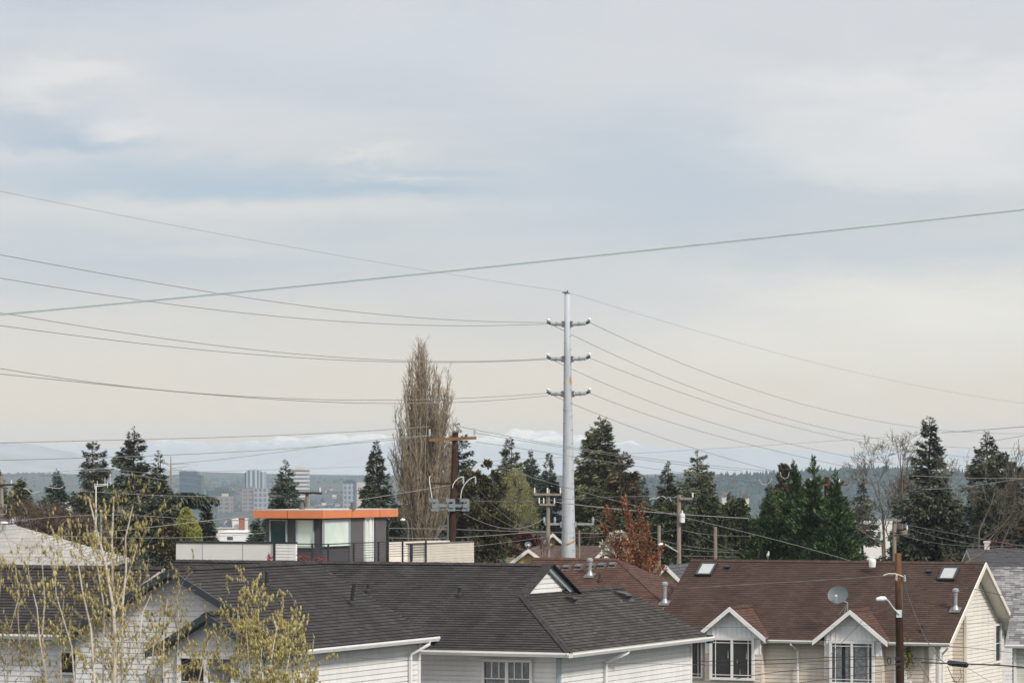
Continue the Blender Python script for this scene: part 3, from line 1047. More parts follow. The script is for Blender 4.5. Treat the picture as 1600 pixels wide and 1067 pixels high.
# terrace wall at the right
e0 = C2(.55, 8.6, 0)
ea, eb_ = hit(641, 873, e0, GV), hit(740, 873, e0, GV)
ea, eb_ = V3((ea.x, ea.y, 8.0)), V3((eb_.x, eb_.y, 8.0))
wall(mod, [[ea - Z * .4, eb_ - Z * .4, eb_ + Z * .68, ea + Z * .68]], GV, M['side_offwhite'], exposure=.11, lip=.02, name='terrace_wall')
mb = MB()
mb.prism([ea + Z * .685 + GV * .04, eb_ + Z * .685 + GV * .04, eb_ + Z * .735 + GV * .04, ea + Z * .735 + GV * .04], -GV * .25)
mb.build('parapet_cap', M['galv_dull'], mod)
mb = MB()
mb.box(ea + Z * .36 + GV * .03 + GU * .05, GU * .06, GV * .04, Z * .36)
mb.build('terrace_post', M['dark_metal'], mod)
# back parapet seen between the railing and that wall
mb = MB()
p, q = at(604, 848, 150), at(700, 847, 152)
mb.prism([V3((p.x, p.y, 7.6)), V3((q.x, q.y, 7.6)), V3((q.x, q.y, 8.76)), V3((p.x, p.y, 8.76))], GU * .2)
mb.build('parapet', M['side_offwhite'], mod)
# cable railing
k0 = hit(463, 873, C2(0, -.85, 0), -GU)
k0 = V3((k0.x, k0.y, 8.15))
k1 = C2(.65, -.85, 8.15)
k2 = C2(.65, 8.3, 8.15)
rl = MB()
rt = .70
for p, q in ((k0, k1), (k1, k2)):
    rl.bar(p + Z * rt, q + Z * rt, .05, .04)
    for i in range(1, 7):
        rl.tube([p + Z * rt * i / 7, q + Z * rt * i / 7], .010, 4, cap=False)
rl.build('guard_rail', M['dark_metal'], mod)
for p in (k0, k0.lerp(k1, .5), k1, k1.lerp(k2, .25), k1.lerp(k2, .5), k1.lerp(k2, .75), k2):
    mb = MB()
    mb.box(p + Z * (rt / 2 - .27), GV * .03, GU * .03, Z * (rt / 2 + .248))
    mb.build('rail_post', M['dark_metal'], mod)
# ------------------------------------------------------------------ smaller houses in the middle distance
def small_house(name, label, px, py_eave, py_ridge, d, wpx, wallm, roofm, gable_front=True, depth=9, trim='trim', chim=False, over=.35, angle=0, win=(), cat='house', hip=0):
    """gable house d metres off whose front spans wpx photo pixels round px; gable or eave towards the camera"""
    s = F / d
    w = wpx / s
    ze = EYE + (HOR - py_eave) / s
    zr = EYE + (HOR - py_ridge) / s
    g = gz(d)
    c = V3(((px - 800) / s, d, g))
    ca, sa = math.cos(math.radians(angle)), math.sin(math.radians(angle))
    ex, ey = V3((ca, -sa, 0)), V3((sa, ca, 0))
    t = thing(name, label, cat, c + ey * depth / 2)

    def Q(x, y, z):
        return V3((c.x, c.y, 0)) + ex * x + ey * y + Z * z
    h = w / 2
    o = over
    if gable_front:
        k = (zr - ze) / h
        Rr = [Q(h, -o, ze), Q(h, depth, ze), Q(0, depth, zr), Q(0, -o, zr)]
        Rl = [Q(0, -o, zr), Q(0, depth, zr), Q(-h, depth, ze), Q(-h, -o, ze)]
        roof(t, [(Rr, ex + Z), (Rl, -ex + Z)], M[roofm], exposure=.2, lip=.02, deck=M[trim])
        hw = h - o
        wall(t, [[Q(-hw, 0, g), Q(hw, 0, g), Q(hw, 0, ze + k * o - .12), Q(0, 0, zr - .14), Q(-hw, 0, ze + k * o - .12)]], -ey, M[wallm], exposure=.18, lip=.02)
        for sg in (-1, 1):
            wall(t, [[Q(sg * hw, 0, g), Q(sg * hw, depth, g), Q(sg * hw, depth, ze + k * o - .14), Q(sg * hw, 0, ze + k * o - .14)]], ex * sg, M[wallm], exposure=.18, lip=.02)
        rake(t, [Q(-h, -o, ze + .03), Q(0, -o, zr + .03), Q(h, -o, ze + .03)], -ey, w=.22, t=.05, mat=trim)
    else:
        m = depth / 2
        k = (zr - ze) / m
        hp = h - hip / s
        Rf = [Q(-h, 0, ze), Q(h, 0, ze), Q(hp, m, zr), Q(-hp, m, zr)]
        Rb = [Q(-hp, m, zr), Q(hp, m, zr), Q(h, depth, ze), Q(-h, depth, ze)]
        ends = [([Q(sg * h, 0, ze), Q(sg * h, depth, ze), Q(sg * hp, m, zr)], ex * sg + Z) for sg in (-1, 1)] if hip else []
        roof(t, [(Rf, -ey + Z), (Rb, ey + Z)] + ends, M[roofm], exposure=.2, lip=.02, deck=M[trim], caps=[(Q(-hp, m, zr), Q(hp, m, zr), -ey - Z * k, ey - Z * k)])
        hw = h - o
        for y, sg in ((o, -1), (depth - o, 1)):
            wall(t, [[Q(-hw, y, g), Q(hw, y, g), Q(hw, y, ze + .05), Q(-hw, y, ze + .05)]], ey * sg, M[wallm], exposure=.18, lip=.02)
        for sg in (-1, 1):
            wall(t, [[Q(sg * hw, o, g), Q(sg * hw, depth - o, g), Q(sg * hw, depth - o, ze + .05)] + ([] if hip else [Q(sg * hw, m, zr - .2)]) + [Q(sg * hw, o, ze + .05)]], ex * sg, M[wallm], exposure=.18, lip=.02)
        gutter(t, Q(-h, 0, ze), Q(h, 0, ze), -ey, mat=trim)
    if chim:
        mb = MB()
        p = Q(chim[0], depth * .5, zr)
        mb.box(p - Z * .1, ex * .13, ey * .2, Z * chim[1])
        mb.box(p + Z * (chim[1] - .05), ex * .17, ey * .24, Z * .05)
        mb.build('chimney', M['side_offwhite'], t)
    for x, z, ww, hh in win:
        window(t, Q(x, -.02 if gable_front else o - .02, z), ex, -ey, ww, hh, cols=(), frame=.08)
    return t


pale = small_house('house', 'house with a wide pale grey shingle roof beyond the dark roof at the left', -70, 886, 826, 112, 456, 'side_offwhite', 'roof_pale', gable_front=False, depth=12, angle=-2, hip=163, trim='soffit')
yel = small_house('house', 'small yellow house with white bargeboards and a dish on its gable', 826, 882, 857, 190, 66, 'side_yellow', 'roof_taupe', trim='trim', depth=10, angle=4)
small_house('house', 'low house with a broad taupe roof behind the steel pole', 897, 886, 856, 207, 118, 'side_offwhite', 'roof_taupe', gable_front=False, depth=11, angle=4)
small_house('house', 'yellow gabled house with grey roof behind the grey wooden pole', 861, 846, 833, 236, 30, 'side_yellow', 'roof_slate', depth=9, angle=-18)
small_house('house', 'house with a dark grey roof to the right behind the steel pole', 909, 862, 834, 245, 78, 'side_offwhite', 'roof_slate', gable_front=False, depth=10, angle=8)
small_house('house', 'pale yellow gable peeping over the russet roof beside the copper tree', 944, 880, 859, 182, 44, 'side_yellow', 'roof_taupe', depth=9, angle=10)
small_house('house', 'small cream gabled house with white trim in the gap between two brown roofs', 1043, 906, 883, 168, 48, 'side_yellow', 'roof_slate', depth=8, angle=16)
small_house('house', 'low grey roofed house half hidden behind the copper tree', 1014, 872, 846, 232, 60, 'side_grey', 'roof_slate', gable_front=False, depth=10, angle=5)
gh = small_house('house', 'house with grey mottled shingles right of the cream end wall', 1660, 987, 893, 152, 240, 'side_white', 'roof_grey', gable_front=False, depth=13, angle=6, win=())
s_ = F / 152
small_house('house', 'house with slate grey roof and cream chimney behind the grey shingled roof', 1585, 886, 861, 176, 130, 'side_offwhite', 'roof_slate', gable_front=False, depth=10, angle=4, chim=(-1.05, .42))


def flat_block(name, label, px0, px1, ytop, d, depth, mat, cat='building', cap='trim', wins=()):
    s = F / d
    g = gz(d)
    x0, x1 = (px0 - 800) / s, (px1 - 800) / s
    zt = EYE + (HOR - ytop) / s
    t = thing(name, label, cat, ((x0 + x1) / 2, d + depth / 2, g))
    mb = MB()
    mb.prism([V3((x0, d, g - 1)), V3((x1, d, g - 1)), V3((x1, d + depth, g - 1)), V3((x0, d + depth, g - 1))], Z * (zt - g + 1))
    mb.build('wall', M[mat], t)
    k = 1.2 / s
    mb = MB()
    mb.prism([V3((x0 - k, d - k, zt + .002)), V3((x1 + k, d - k, zt + .002)), V3((x1 + k, d + depth, zt + .002)), V3((x0 - k, d + depth, zt + .002))], Z * max(.15, 1.3 / s))
    mb.build('roof', M[cap], t)
    for a, b, y0, y1 in wins:
        mb = MB()
        mb.box(((a + b) / 2 / s - 800 / s, d - .05, EYE + (HOR - (y0 + y1) / 2) / s), (abs(b - a) / 2 / s, 0, 0), (0, .06, 0), (0, 0, abs(y1 - y0) / 2 / s))
        mb.build('window', M['interior_teal'], t)
    return t


flat_block('apartment_building', 'white flat roofed building behind the bare tree', 1336, 1394, 817, 262, 14, 'panel_white', wins=((1349, 1353, 828, 838), (1372, 1376, 830, 840)))
flat_block('warehouse', 'low pale flat building left of the penthouse', 344, 384, 832, 900, 30, 'side_grey', wins=((355, 364, 838, 843),))
flat_block('house', 'grey block with red side wall above the low pale building', 363, 380, 812, 1100, 20, 'side_grey', wins=())
flat_block('house', 'terracotta cube beside the grey block in the far neighbourhood', 373, 379.5, 810, 1090, 8, 'brick_red', cap='brick_red')
flat_block('house', 'long beige bungalow above the low pale building', 338, 366, 826, 1000, 14, 'side_beige', cap='roof_pale')

# ------------------------------------------------------------------ skyline across the lake
def tower_mat(name, wallc, glassc, bw, rh, mortar):
    m, nt, b = newmat(name)
    L = nt.links.new
    uv = N(nt, 'ShaderNodeUVMap', uv_map='UVMap')
    br = N(nt, 'ShaderNodeTexBrick', offset=0)
    br.inputs['Scale'].default_value = 1
    br.inputs['Brick Width'].default_value = bw
    br.inputs['Row Height'].default_value = rh
    br.inputs['Mortar Size'].default_value = mortar
    br.inputs['Color1'].default_value = lin(*glassc)
    br.inputs['Color2'].default_value = lin(*[c * 1.5 for c in glassc])
    br.inputs['Mortar'].default_value = lin(*wallc)
    L(uv.outputs[0], br.inputs['Vector'])
    L(br.outputs['Color'], b.inputs['Base Color'])
    b.inputs['Roughness'].default_value = .35
    return m


M['tw_glass'] = tower_mat('blue_glass_tower', (.03, .07, .11), (.008, .035, .075), 3.5, 3.6, .25)
M['tw_dark'] = tower_mat('dark_glass_block', (.035, .06, .085), (.012, .03, .05), 4, 3.8, .5)
M['tw_pale'] = tower_mat('pale_apartment_tower', (.38, .41, .43), (.05, .10, .15), 5, 60, 1.3)
M['tw_band'] = tower_mat('banded_office_tower', (.58, .53, .48), (.05, .08, .11), 200, 4.0, 1.1)
M['tw_brown'] = tower_mat('brown_banded_block', (.22, .19, .19), (.06, .07, .09), 6, 4.0, 1.1)
M['tw_grid'] = tower_mat('pale_grid_tower', (.30, .31, .33), (.05, .09, .14), 4.5, 5, .9)
M['tw_beige'] = plain('beige_block', (.5, .43, .36), .8, var=.06, scale=.05)


def tower(label, d, vols, name='office_tower'):
    """vols: (part name, px0, px1, ytop, ybottom, material, depth px, setback px, turn)"""
    s = F / d
    g = gz(d)
    mid = (vols[0][1] + vols[0][2]) / 2
    t = thing(name, label, 'tower', ((mid - 800) / s, d, g))
    for nm, x0, x1, yt, yb, mat, dp, sb in vols:
        a, b = (x0 - 800) / s, (x1 - 800) / s
        y = d + sb / s
        dp = dp / s
        z0 = EYE + (HOR - yb) / s if yb else g - 2
        z1 = EYE + (HOR - yt) / s
        mb = MB()
        P = [V3((a, y, 0)), V3((b, y, 0)), V3((b + dp * .12, y + dp, 0)), V3((a + dp * .12, y + dp, 0))]
        u = 0
        for i in range(4):
            p, q = P[i], P[(i + 1) % 4]
            w = (q - p).length
            mb.poly([p + Z * z0, q + Z * z0, q + Z * z1, p + Z * z1], [(u, 0), (u + w, 0), (u + w, z1 - z0), (u, z1 - z0)])
            u += w
        mb.poly([p + Z * z1 for p in P], [(0, 0)] * 4)
        mb.poly([p + Z * z0 for p in P][::-1], [(0, 0)] * 4)
        mb.build(nm, M[mat], t)
    return t


tower('dark blue glass tower, leftmost of the far skyline', 3600, [('tower_shaft', 280, 307, 736, None, 'tw_glass', 22, 0), ('tower_wing', 307.3, 314, 742, None, 'tw_dark', 18, 4),
                                                          ('plant_room', 284, 303, 734, 736, 'tw_pale', 12, 4)])
tower('wide low dark block with stepped top between two taller far towers', 3600, [('block', 322, 365, 766, None, 'tw_dark', 20, 0), ('upper_block', 335, 357, 761, 766, 'tw_dark', 14, 3)], name='office_block')
tower('small beige block with pale top in front of the stepped dark block', 3400, [('block', 340, 362, 775, None, 'tw_brown', 16, 0), ('plant_room', 346, 355, 771, 775, 'tw_beige', 8, 3)], name='office_block')
tower('pale ribbed apartment tower rising from a wide brown block', 3700, [('tower_shaft', 385, 404, 735, None, 'tw_pale', 20, 0), ('tower_wing', 404.3, 413, 737, None, 'tw_pale', 16, 3), ('plant_room', 388, 400, 733, 735, 'tw_pale', 10, 4), ('tower_wing', 382, 384.7, 738, None, 'tw_glass', 14, 4)])
tower('wide brown office block at the foot of the pale ribbed tower', 3550, [('block', 378, 396, 761, None, 'tw_brown', 16, 2), ('block', 396.3, 420, 763, None, 'tw_grid', 16, 0), ('block', 420.3, 428, 768, None, 'tw_brown', 12, 3)], name='office_block')
tower('white banded office tower with a rounded crown behind the fir', 3600, [('tower_shaft', 452, 479.5, 733, None, 'tw_band', 24, 0), ('crown', 456, 474, 730.5, 733, 'tw_beige', 14, 4), ('crown', 460, 470, 728.5, 730.5, 'tw_beige', 10, 6)])
tower('grid faced tower with a dark top left of the dark fir', 3650, [('tower_shaft', 536, 552, 754.5, None, 'tw_grid', 16, 0), ('tower_top', 535.7, 555.3, 751, 754.5, 'tw_glass', 17, -.5), ('tower_wing', 552.3, 555, 754.5, None, 'tw_glass', 14, 1), ('plant_room', 541, 552, 749, 751, 'tw_dark', 9, 4)])
tower('plain beige block beside the grid faced tower', 3750, [('block', 556, 569, 753.5, None, 'tw_beige', 14, 0)], name='office_block')

random.seed(5)
roofs = ['roof_pale', 'roof_slate', 'roof_taupe', 'roof_brown']
walls_ = ['panel_white', 'side_beige', 'side_offwhite', 'tw_beige', 'side_grey']
FAR = [(322, 786, 3900), (334, 792, 3600), (309, 794, 3500), (352, 797, 3300), (371, 792, 3500), (384, 799, 3200), (392, 806, 2800), (346, 806, 2700),
       (331, 803, 2900), (361, 803, 2600), (312, 806, 2700), (377, 808, 2300), (388, 816, 2000), (340, 814, 2100), (353, 819, 1800), (398, 812, 2100),
       (488, 771, 4500), (500, 775, 4200), (512, 769, 4700), (522, 778, 4000), (506, 786, 3600), (529, 789, 3300), (494, 789, 3300), (517, 766, 4900), (546, 790, 3200),
       (1030, 771, 1700), (1148, 781, 1500), (1165, 776, 1650), (1132, 774, 1750), (112, 783, 1300), (101, 779, 1500), (120, 792, 1100), (18, 772, 1800)]
for k, (x, y, d) in enumerate(FAR):
    if x < 600 and x > 200:
        dd_ = np.linspace(5700, 2100, 300)
        d = float(np.interp(y + 2, HOR + (EYE - np.array([gz(v) for v in dd_])) / dd_ * F, dd_))
    s = F / d
    w, h, dp = random.uniform(5, 11) / s, random.uniform(3, 5) / s, 9.0
    g = gz(d)
    X = (x - 800) / s
    zt = g + h if 200 < x < 600 else EYE + (HOR - y) / s
    t = thing('house', 'tiny pale house among the hazy trees across the lake', 'house', (X, d, g), 'far houses scattered across the lake')
    mb = MB()
    mb.prism([V3((X - w / 2, d, min(g, zt - h) - 1)), V3((X + w / 2, d, min(g, zt - h) - 1)), V3((X + w / 2, d + dp, min(g, zt - h) - 1)), V3((X - w / 2, d + dp, min(g, zt - h) - 1))], Z * (zt - min(g, zt - h) + 1))
    mb.build('wall', M[random.choice(walls_)], t)
    mb = MB()
    rz_ = zt + random.uniform(.8, 2.2)
    if random.random() < .6:
        mb.prism([V3((X - w * .55, d - 1, zt + .01)), V3((X + w * .55, d - 1, zt + .01)), V3((X, d - 1, rz_))], V3((0, dp + 2, 0)))
    else:
        mb.prism([V3((X - w * .55, d - 1, zt + .01)), V3((X - w * .55, d + dp + 1, zt + .01)), V3((X - w * .55, d + dp / 2, rz_))], V3((w * 1.1, 0, 0)))
    mb.build('roof', M[random.choice(roofs)], t)

# ------------------------------------------------------------------ ground, hills, mountains
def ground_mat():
    m, nt, b = newmat('ground_cover_haze_tint')
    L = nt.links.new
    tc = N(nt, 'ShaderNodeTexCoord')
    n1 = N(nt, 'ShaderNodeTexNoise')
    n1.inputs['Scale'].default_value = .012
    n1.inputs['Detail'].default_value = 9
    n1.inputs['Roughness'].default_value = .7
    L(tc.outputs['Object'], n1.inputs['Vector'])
    r = ramp(nt, n1.outputs['Fac'], [(.3, lin(.010, .025, .032)), (.5, lin(.018, .035, .039)), (.64, lin(.045, .05, .045)), (.8, lin(.12, .115, .10))])  # dark stops tinted blue to imitate haze over the far plateau
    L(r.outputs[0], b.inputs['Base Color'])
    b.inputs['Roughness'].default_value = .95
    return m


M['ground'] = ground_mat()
M['hill'] = plain('wooded_hillside_haze_tint', (.013, .036, .048), .95, var=.4, scale=.02)  # blue of the distant haze painted into the woodland colour
ys = np.concatenate([np.linspace(-400, 600, 60), np.linspace(640, 17000, 150)])
xs = np.linspace(-6000, 6000, 121)
rr = np.random.default_rng(3)
zz = np.array([[gz(y) + (rr.normal() * (.004 * max(0, y - 400)) ** .7 if y > 500 and y < 5700 else 0) + (6 if y > 5700 else 0) * rr.random() for x in xs] for y in ys])
vv = np.array([[(x, y, zz[i, j]) for j, x in enumerate(xs)] for i, y in enumerate(ys)]).reshape(-1, 3)
q = [(i * len(xs) + j, i * len(xs) + j + 1, (i + 1) * len(xs) + j + 1, (i + 1) * len(xs) + j) for i in range(len(ys) - 1) for j in range(len(xs) - 1)]
GROUND_MIN = float(zz.min())
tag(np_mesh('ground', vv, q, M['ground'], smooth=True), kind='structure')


def hill(name, pts, d, depth, mat):
    """wooded hill: crest through the photo points pts at distance d, falling off before and behind"""
    s = F / d
    px = np.linspace(pts[0][0], pts[-1][0], 160)
    py = np.interp(px, [p[0] for p in pts], [p[1] for p in pts])
    V, Q = [], []
    prof = [(-1, 0), (-.7, .35), (-.4, .72), (-.15, .95), (0, 1), (.3, .8), (.7, .35), (1, -.1)]
    r2 = np.random.default_rng(int(d))
    for i, (x, y) in enumerate(zip(px, py)):
        zc = EYE + (HOR - y) / s
        for f, h in prof:
            yy = d + f * depth
            g0 = gz(yy) - 3
            V.append(((x - 800) / s, yy, g0 + (zc - g0) * h + r2.normal() * .6))
    m = len(prof)
    for i in range(len(px) - 1):
        for j in range(m - 1):
            Q.append((i * m + j, (i + 1) * m + j, (i + 1) * m + j + 1, i * m + j + 1))
    return tag(np_mesh(name, V, Q, M[mat], smooth=True), kind='structure')


HILLR = [(820, 775), (900, 764), (980, 757), (1010, 750), (1060, 752), (1110, 748), (1150, 746), (1200, 744), (1260, 740), (1330, 736), (1420, 735), (1480, 741), (1560, 744), (1640, 742), (1900, 738), (2300, 742), (3000, 746)]
HILLF = [(-700, 742), (-60, 742), (0, 741), (60, 739), (120, 742), (200, 744), (280, 747), (480, 747), (560, 744), (700, 745), (900, 744), (1200, 745), (2300, 745)]
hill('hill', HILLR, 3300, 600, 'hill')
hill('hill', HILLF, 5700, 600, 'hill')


def wood_of(name, n, sampler, label, seed):
    """a far wood as one mass: small pointed and rounded crowns"""
    r = np.random.default_rng(seed)
    V, Q = [], []
    for _ in range(n):
        X, Y, zb, h, w, con = sampler(r)
        k = len(V)
        sides = 6
        lv = [(0, .55), (.25, 1.0), (.5, .72), (.75, .40), (1.0, .02)] if con else [(0, .5), (.25, .95), (.55, 1.0), (.82, .65), (1.0, .05)]
        a0 = r.random() * 6.28
        for t_, f in lv:
            for j in range(sides):
                a = a0 + j * 6.283 / sides
                rr_ = w * f * r.uniform(.65, 1.25)
                V.append((X + math.cos(a) * rr_, Y + math.sin(a) * rr_, zb + h * (t_ + r.uniform(-.04, .04))))
        for i in range(len(lv) - 1):
            for j in range(sides):
                j2 = (j + 1) % sides
                Q.append((k + i * sides + j, k + i * sides + j2, k + (i + 1) * sides + j2, k + (i + 1) * sides + j))
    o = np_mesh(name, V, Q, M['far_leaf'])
    return tag(o, label, 'wood', kind='stuff')


M['far_leaf'] = leafy('far_foliage_haze_tint', lin(.008, .028, .036), lin(.040, .070, .064), mid=lin(.017, .044, .052), clump=.02)  # leaf colours shifted to blue, standing in for thicker haze


def s_right(r):
    x = r.uniform(830, 1640) if r.random() < .68 else r.uniform(1640, 2900)
    f = r.uniform(-1, .05)
    y = 3300 + f * 580
    yc = np.interp(x, [p[0] for p in HILLR], [p[1] for p in HILLR])
    zc = EYE + (HOR - yc) / F * 3300
    h = np.interp(f, [-1, -.7, -.4, -.15, 0, .3], [0, .35, .72, .95, 1, .8])
    zb = (gz(y) - 3) + (zc - gz(y) + 3) * h - 1
    con = r.random() < .6
    return (x - 800) / F * 3300, y, zb, (r.uniform(4, 8.5) if con else r.uniform(3, 5.5)), (r.uniform(1.2, 2.3) if con else r.uniform(2, 4)), con


def s_lake(r):
    k = r.random()
    x = r.uniform(-40, 640) if k < .6 else (r.uniform(640, 1700) if k < .75 else (r.uniform(-900, -40) if k < .85 else r.uniform(1640, 2900)))
    y = 1500 + 4100 * r.random() ** .9
    con = r.random() < .55
    return (x - 800) / F * y, y, gz(y) - 1, (r.uniform(8, 19) if con else r.uniform(5, 11)) * (.85 if y < 3200 else .45), (r.uniform(2.2, 4.5) if con else r.uniform(4, 8)), con


def s_far(r):
    x = r.uniform(-600, 2300)
    yc = np.interp(x, [p[0] for p in HILLF], [p[1] for p in HILLF])
    f = r.uniform(-.9, 0)
    zc = EYE + (HOR - yc) / F * 5700
    y = 5700 + f * 600
    h = np.interp(f, [-1, -.7, -.4, -.15, 0, .3], [0, .35, .72, .95, 1, .8])
    return (x - 800) / F * 5700, y, (gz(y) - 3) + (zc - gz(y) + 3) * h - 2, r.uniform(2, 5), r.uniform(2.2, 6), r.random() < .4


def s_slope(r):
    y = r.uniform(430, 1500)
    x = r.uniform(-700, 2400)
    con = r.random() < .4
    return (x - 800) / F * y, y, gz(y) - .5, r.uniform(4, 8), r.uniform(2, 4), con


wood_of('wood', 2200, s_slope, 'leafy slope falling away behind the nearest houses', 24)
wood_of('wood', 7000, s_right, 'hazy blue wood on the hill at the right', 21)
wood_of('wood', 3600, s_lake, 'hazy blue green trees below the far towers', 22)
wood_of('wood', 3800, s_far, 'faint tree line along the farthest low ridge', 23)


def mountain_mat():
    m, nt, b = newmat('snowy_mountain')
    L = nt.links.new
    g = N(nt, 'ShaderNodeNewGeometry')
    sp = N(nt, 'ShaderNodeSeparateXYZ')
    L(g.outputs['Position'], sp.inputs[0])
    no = N(nt, 'ShaderNodeTexNoise')
    no.inputs['Scale'].default_value = .026
    no.inputs['Detail'].default_value = 9
    no.inputs['Roughness'].default_value = .68
    L(g.outputs['Position'], no.inputs['Vector'])
    mr = N(nt, 'ShaderNodeMapRange')
    mr.inputs[1].default_value = 95
    mr.inputs[2].default_value = 172
    mr.inputs[3].default_value = -.24
    mr.inputs[4].default_value = .15
    L(sp.outputs['Z'], mr.inputs[0])
    ad = N(nt, 'ShaderNodeMath', operation='ADD')
    L(no.outputs['Fac'], ad.inputs[0])
    L(mr.outputs[0], ad.inputs[1])
    r = ramp(nt, ad.outputs[0], [(.36, lin(.34, .37, .40)), (.55, lin(.42, .445, .47)), (.62, lin(.70, .665, .62)), (.82, lin(.84, .80, .74))])
    L(r.outputs[0], b.inputs['Base Color'])
    b.inputs['Roughness'].default_value = .9
    return m


M['mountain'] = mountain_mat()
MT = [(-900, 700), (-200, 693), (0, 697), (60, 694), (130, 697), (200, 699), (245, 690), (262, 687), (300, 690), (345, 694), (395, 689), (425, 686), (450, 683), (490, 684), (520, 679), (545, 682), (575, 677), (600, 680),
      (660, 676), (700, 680), (735, 687), (770, 686), (800, 689), (835, 687), (870, 683), (900, 688), (940, 688), (985, 694), (1030, 697), (1075, 704), (1110, 704), (1140, 699), (1165, 702), (1220, 703), (1300, 712), (1400, 716), (1500, 709), (1600, 712), (2500, 705)]
MT2 = [(-900, 702), (300, 702), (560, 690), (640, 688), (690, 680), (715, 684), (740, 679), (752, 682), (768, 674), (785, 679), (800, 669), (812, 673), (826, 667), (840, 674), (862, 671), (882, 681), (905, 676), (930, 686), (960, 692), (1060, 700), (1200, 706), (2500, 706)]
FH = [(-900, 690), (-100, 689), (0, 690), (28, 690), (60, 696), (95, 703), (140, 712), (200, 722), (270, 732), (330, 738), (420, 740), (700, 742), (2500, 743)]


def range_(name, pts, d, depth, mat, amp, seed):
    s = F / d
    r = np.random.default_rng(seed)
    nx, ny = 520, 30
    px = np.linspace(-700, 2300, nx)
    base = np.interp(px, [p[0] for p in pts], [p[1] for p in pts])
    V = np.zeros((ny, nx, 3))

    def fbm1(n, f0, octv):
        o = np.zeros(n)
        for k in range(octv):
            m = int(f0 * 2 ** k) + 2
            o += np.interp(np.linspace(0, m - 1, n), np.arange(m), r.normal(size=m)) / 1.7 ** k
        return o
    # ridge spurs that wander as they come forward
    crest = fbm1(nx, 150, 3) * amp
    zc = EYE + (HOR - base) / s + crest
    spur = fbm1(nx, 60, 4)
    for i in range(ny):
        f = i / (ny - 1)
        y = d - depth * (1 - f)
        sh = int(14 * math.sin(f * 5 + seed)) + int(9 * (1 - f))
        loc = np.roll(spur, sh) * (1 - f) * f * 4 * amp * 2.2
        prof = f ** 1.25
        z = -20 + (np.roll(zc, int(sh * .4)) * (1 - f) + zc * f + 20) * prof + loc + r.normal(size=nx) * amp * .12 * (1 - f)
        V[i, :, 0] = (px - 800) / s
        V[i, :, 1] = y
        V[i, :, 2] = z
    back = V[-1:].copy()
    back[:, :, 1] += 300
    back[:, :, 2] = -20
    V = np.concatenate([V, back], 0)
    n2 = V.shape[0]
    Q = [(i * nx + j, i * nx + j + 1, (i + 1) * nx + j + 1, (i + 1) * nx + j) for i in range(n2 - 1) for j in range(nx - 1)]
    return tag(np_mesh(name, V.reshape(-1, 3), Q, M[mat]), kind='structure')


range_('mountain', MT, 14500, 2600, 'mountain', 4.5, 4)
range_('mountain', MT2, 15800, 1000, 'mountain', 7.0, 9)
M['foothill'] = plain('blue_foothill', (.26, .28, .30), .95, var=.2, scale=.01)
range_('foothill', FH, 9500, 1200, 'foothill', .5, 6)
# ------------------------------------------------------------------ trees
BARK = wood_mat('conifer_bark', lin(.04, .03, .024), lin(.11, .085, .065), scale=(6, 6, 1))
BARKP = wood_mat('poplar_bark', lin(.16, .125, .095), lin(.34, .28, .22), scale=(6, 6, 1))
TWIGB = wood_mat('brown_twig', lin(.075, .05, .038), lin(.20, .145, .11), scale=(3, 3, 3))
TWIGG = wood_mat('mossy_twig', lin(.075, .065, .047), lin(.20, .175, .13), scale=(3, 3, 3))
TWIGD = wood_mat('dull_red_twig', lin(.065, .042, .034), lin(.165, .11, .085), scale=(3, 3, 3))
BIRCH = wood_mat('pale_bark', lin(.42, .35, .27), lin(.78, .70, .59), scale=(4, 4, 1.4))
BIRCHT = wood_mat('ochre_twig', lin(.16, .125, .085), lin(.36, .29, .21), scale=(3, 3, 3))
LF = dict(
    fir=leafy('fir_needles', lin(.012, .018, .013), lin(.15, .165, .11), mid=lin(.054, .070, .049)),
    firblue=leafy('blue_fir_needles', lin(.014, .026, .020), lin(.175, .21, .15), mid=lin(.068, .096, .071)),
    cedar=leafy('cedar_sprays', lin(.018, .026, .013), lin(.24, .24, .13), mid=lin(.094, .108, .058)),
    olive=leafy('olive_sprays', lin(.019, .020, .009), lin(.19, .175, .085), mid=lin(.074, .073, .036)),
    brownc=leafy('browned_cedar', lin(.024, .021, .013), lin(.19, .155, .095), mid=lin(.090, .078, .047)),
    green=leafy('bright_cypress', lin(.008, .020, .009), lin(.16, .225, .09), mid=lin(.040, .082, .032)),
    shrub=leafy('evergreen_shrub', lin(.013, .022, .011), lin(.17, .19, .095), mid=lin(.056, .076, .038)),
    willow=leafy('spring_willow', lin(.16, .155, .07), lin(.42, .41, .20), mid=lin(.28, .275, .125)),
    willow2=leafy('fresh_willow', lin(.20, .21, .05), lin(.42, .42, .13), mid=lin(.31, .32, .085)),
    copper=leafy('copper_leaves', lin(.085, .032, .016), lin(.42, .20, .105), mid=lin(.21, .085, .042)),
    blossom=leafy('white_blossom', lin(.40, .36, .30), lin(.66, .62, .54)),
    plum=leafy('dark_plum_leaves', lin(.035, .008, .011), lin(.15, .04, .045), mid=lin(.075, .018, .022)),
    redbud=leafy('red_flowers', lin(.20, .02, .03), lin(.45, .06, .07)),
    catkin=leafy('yellow_catkins', lin(.21, .17, .06), lin(.60, .53, .24), mid=lin(.40, .34, .13)),
    flower=leafy('basket_leaves', lin(.06, .07, .02), lin(.28, .26, .07)),
)


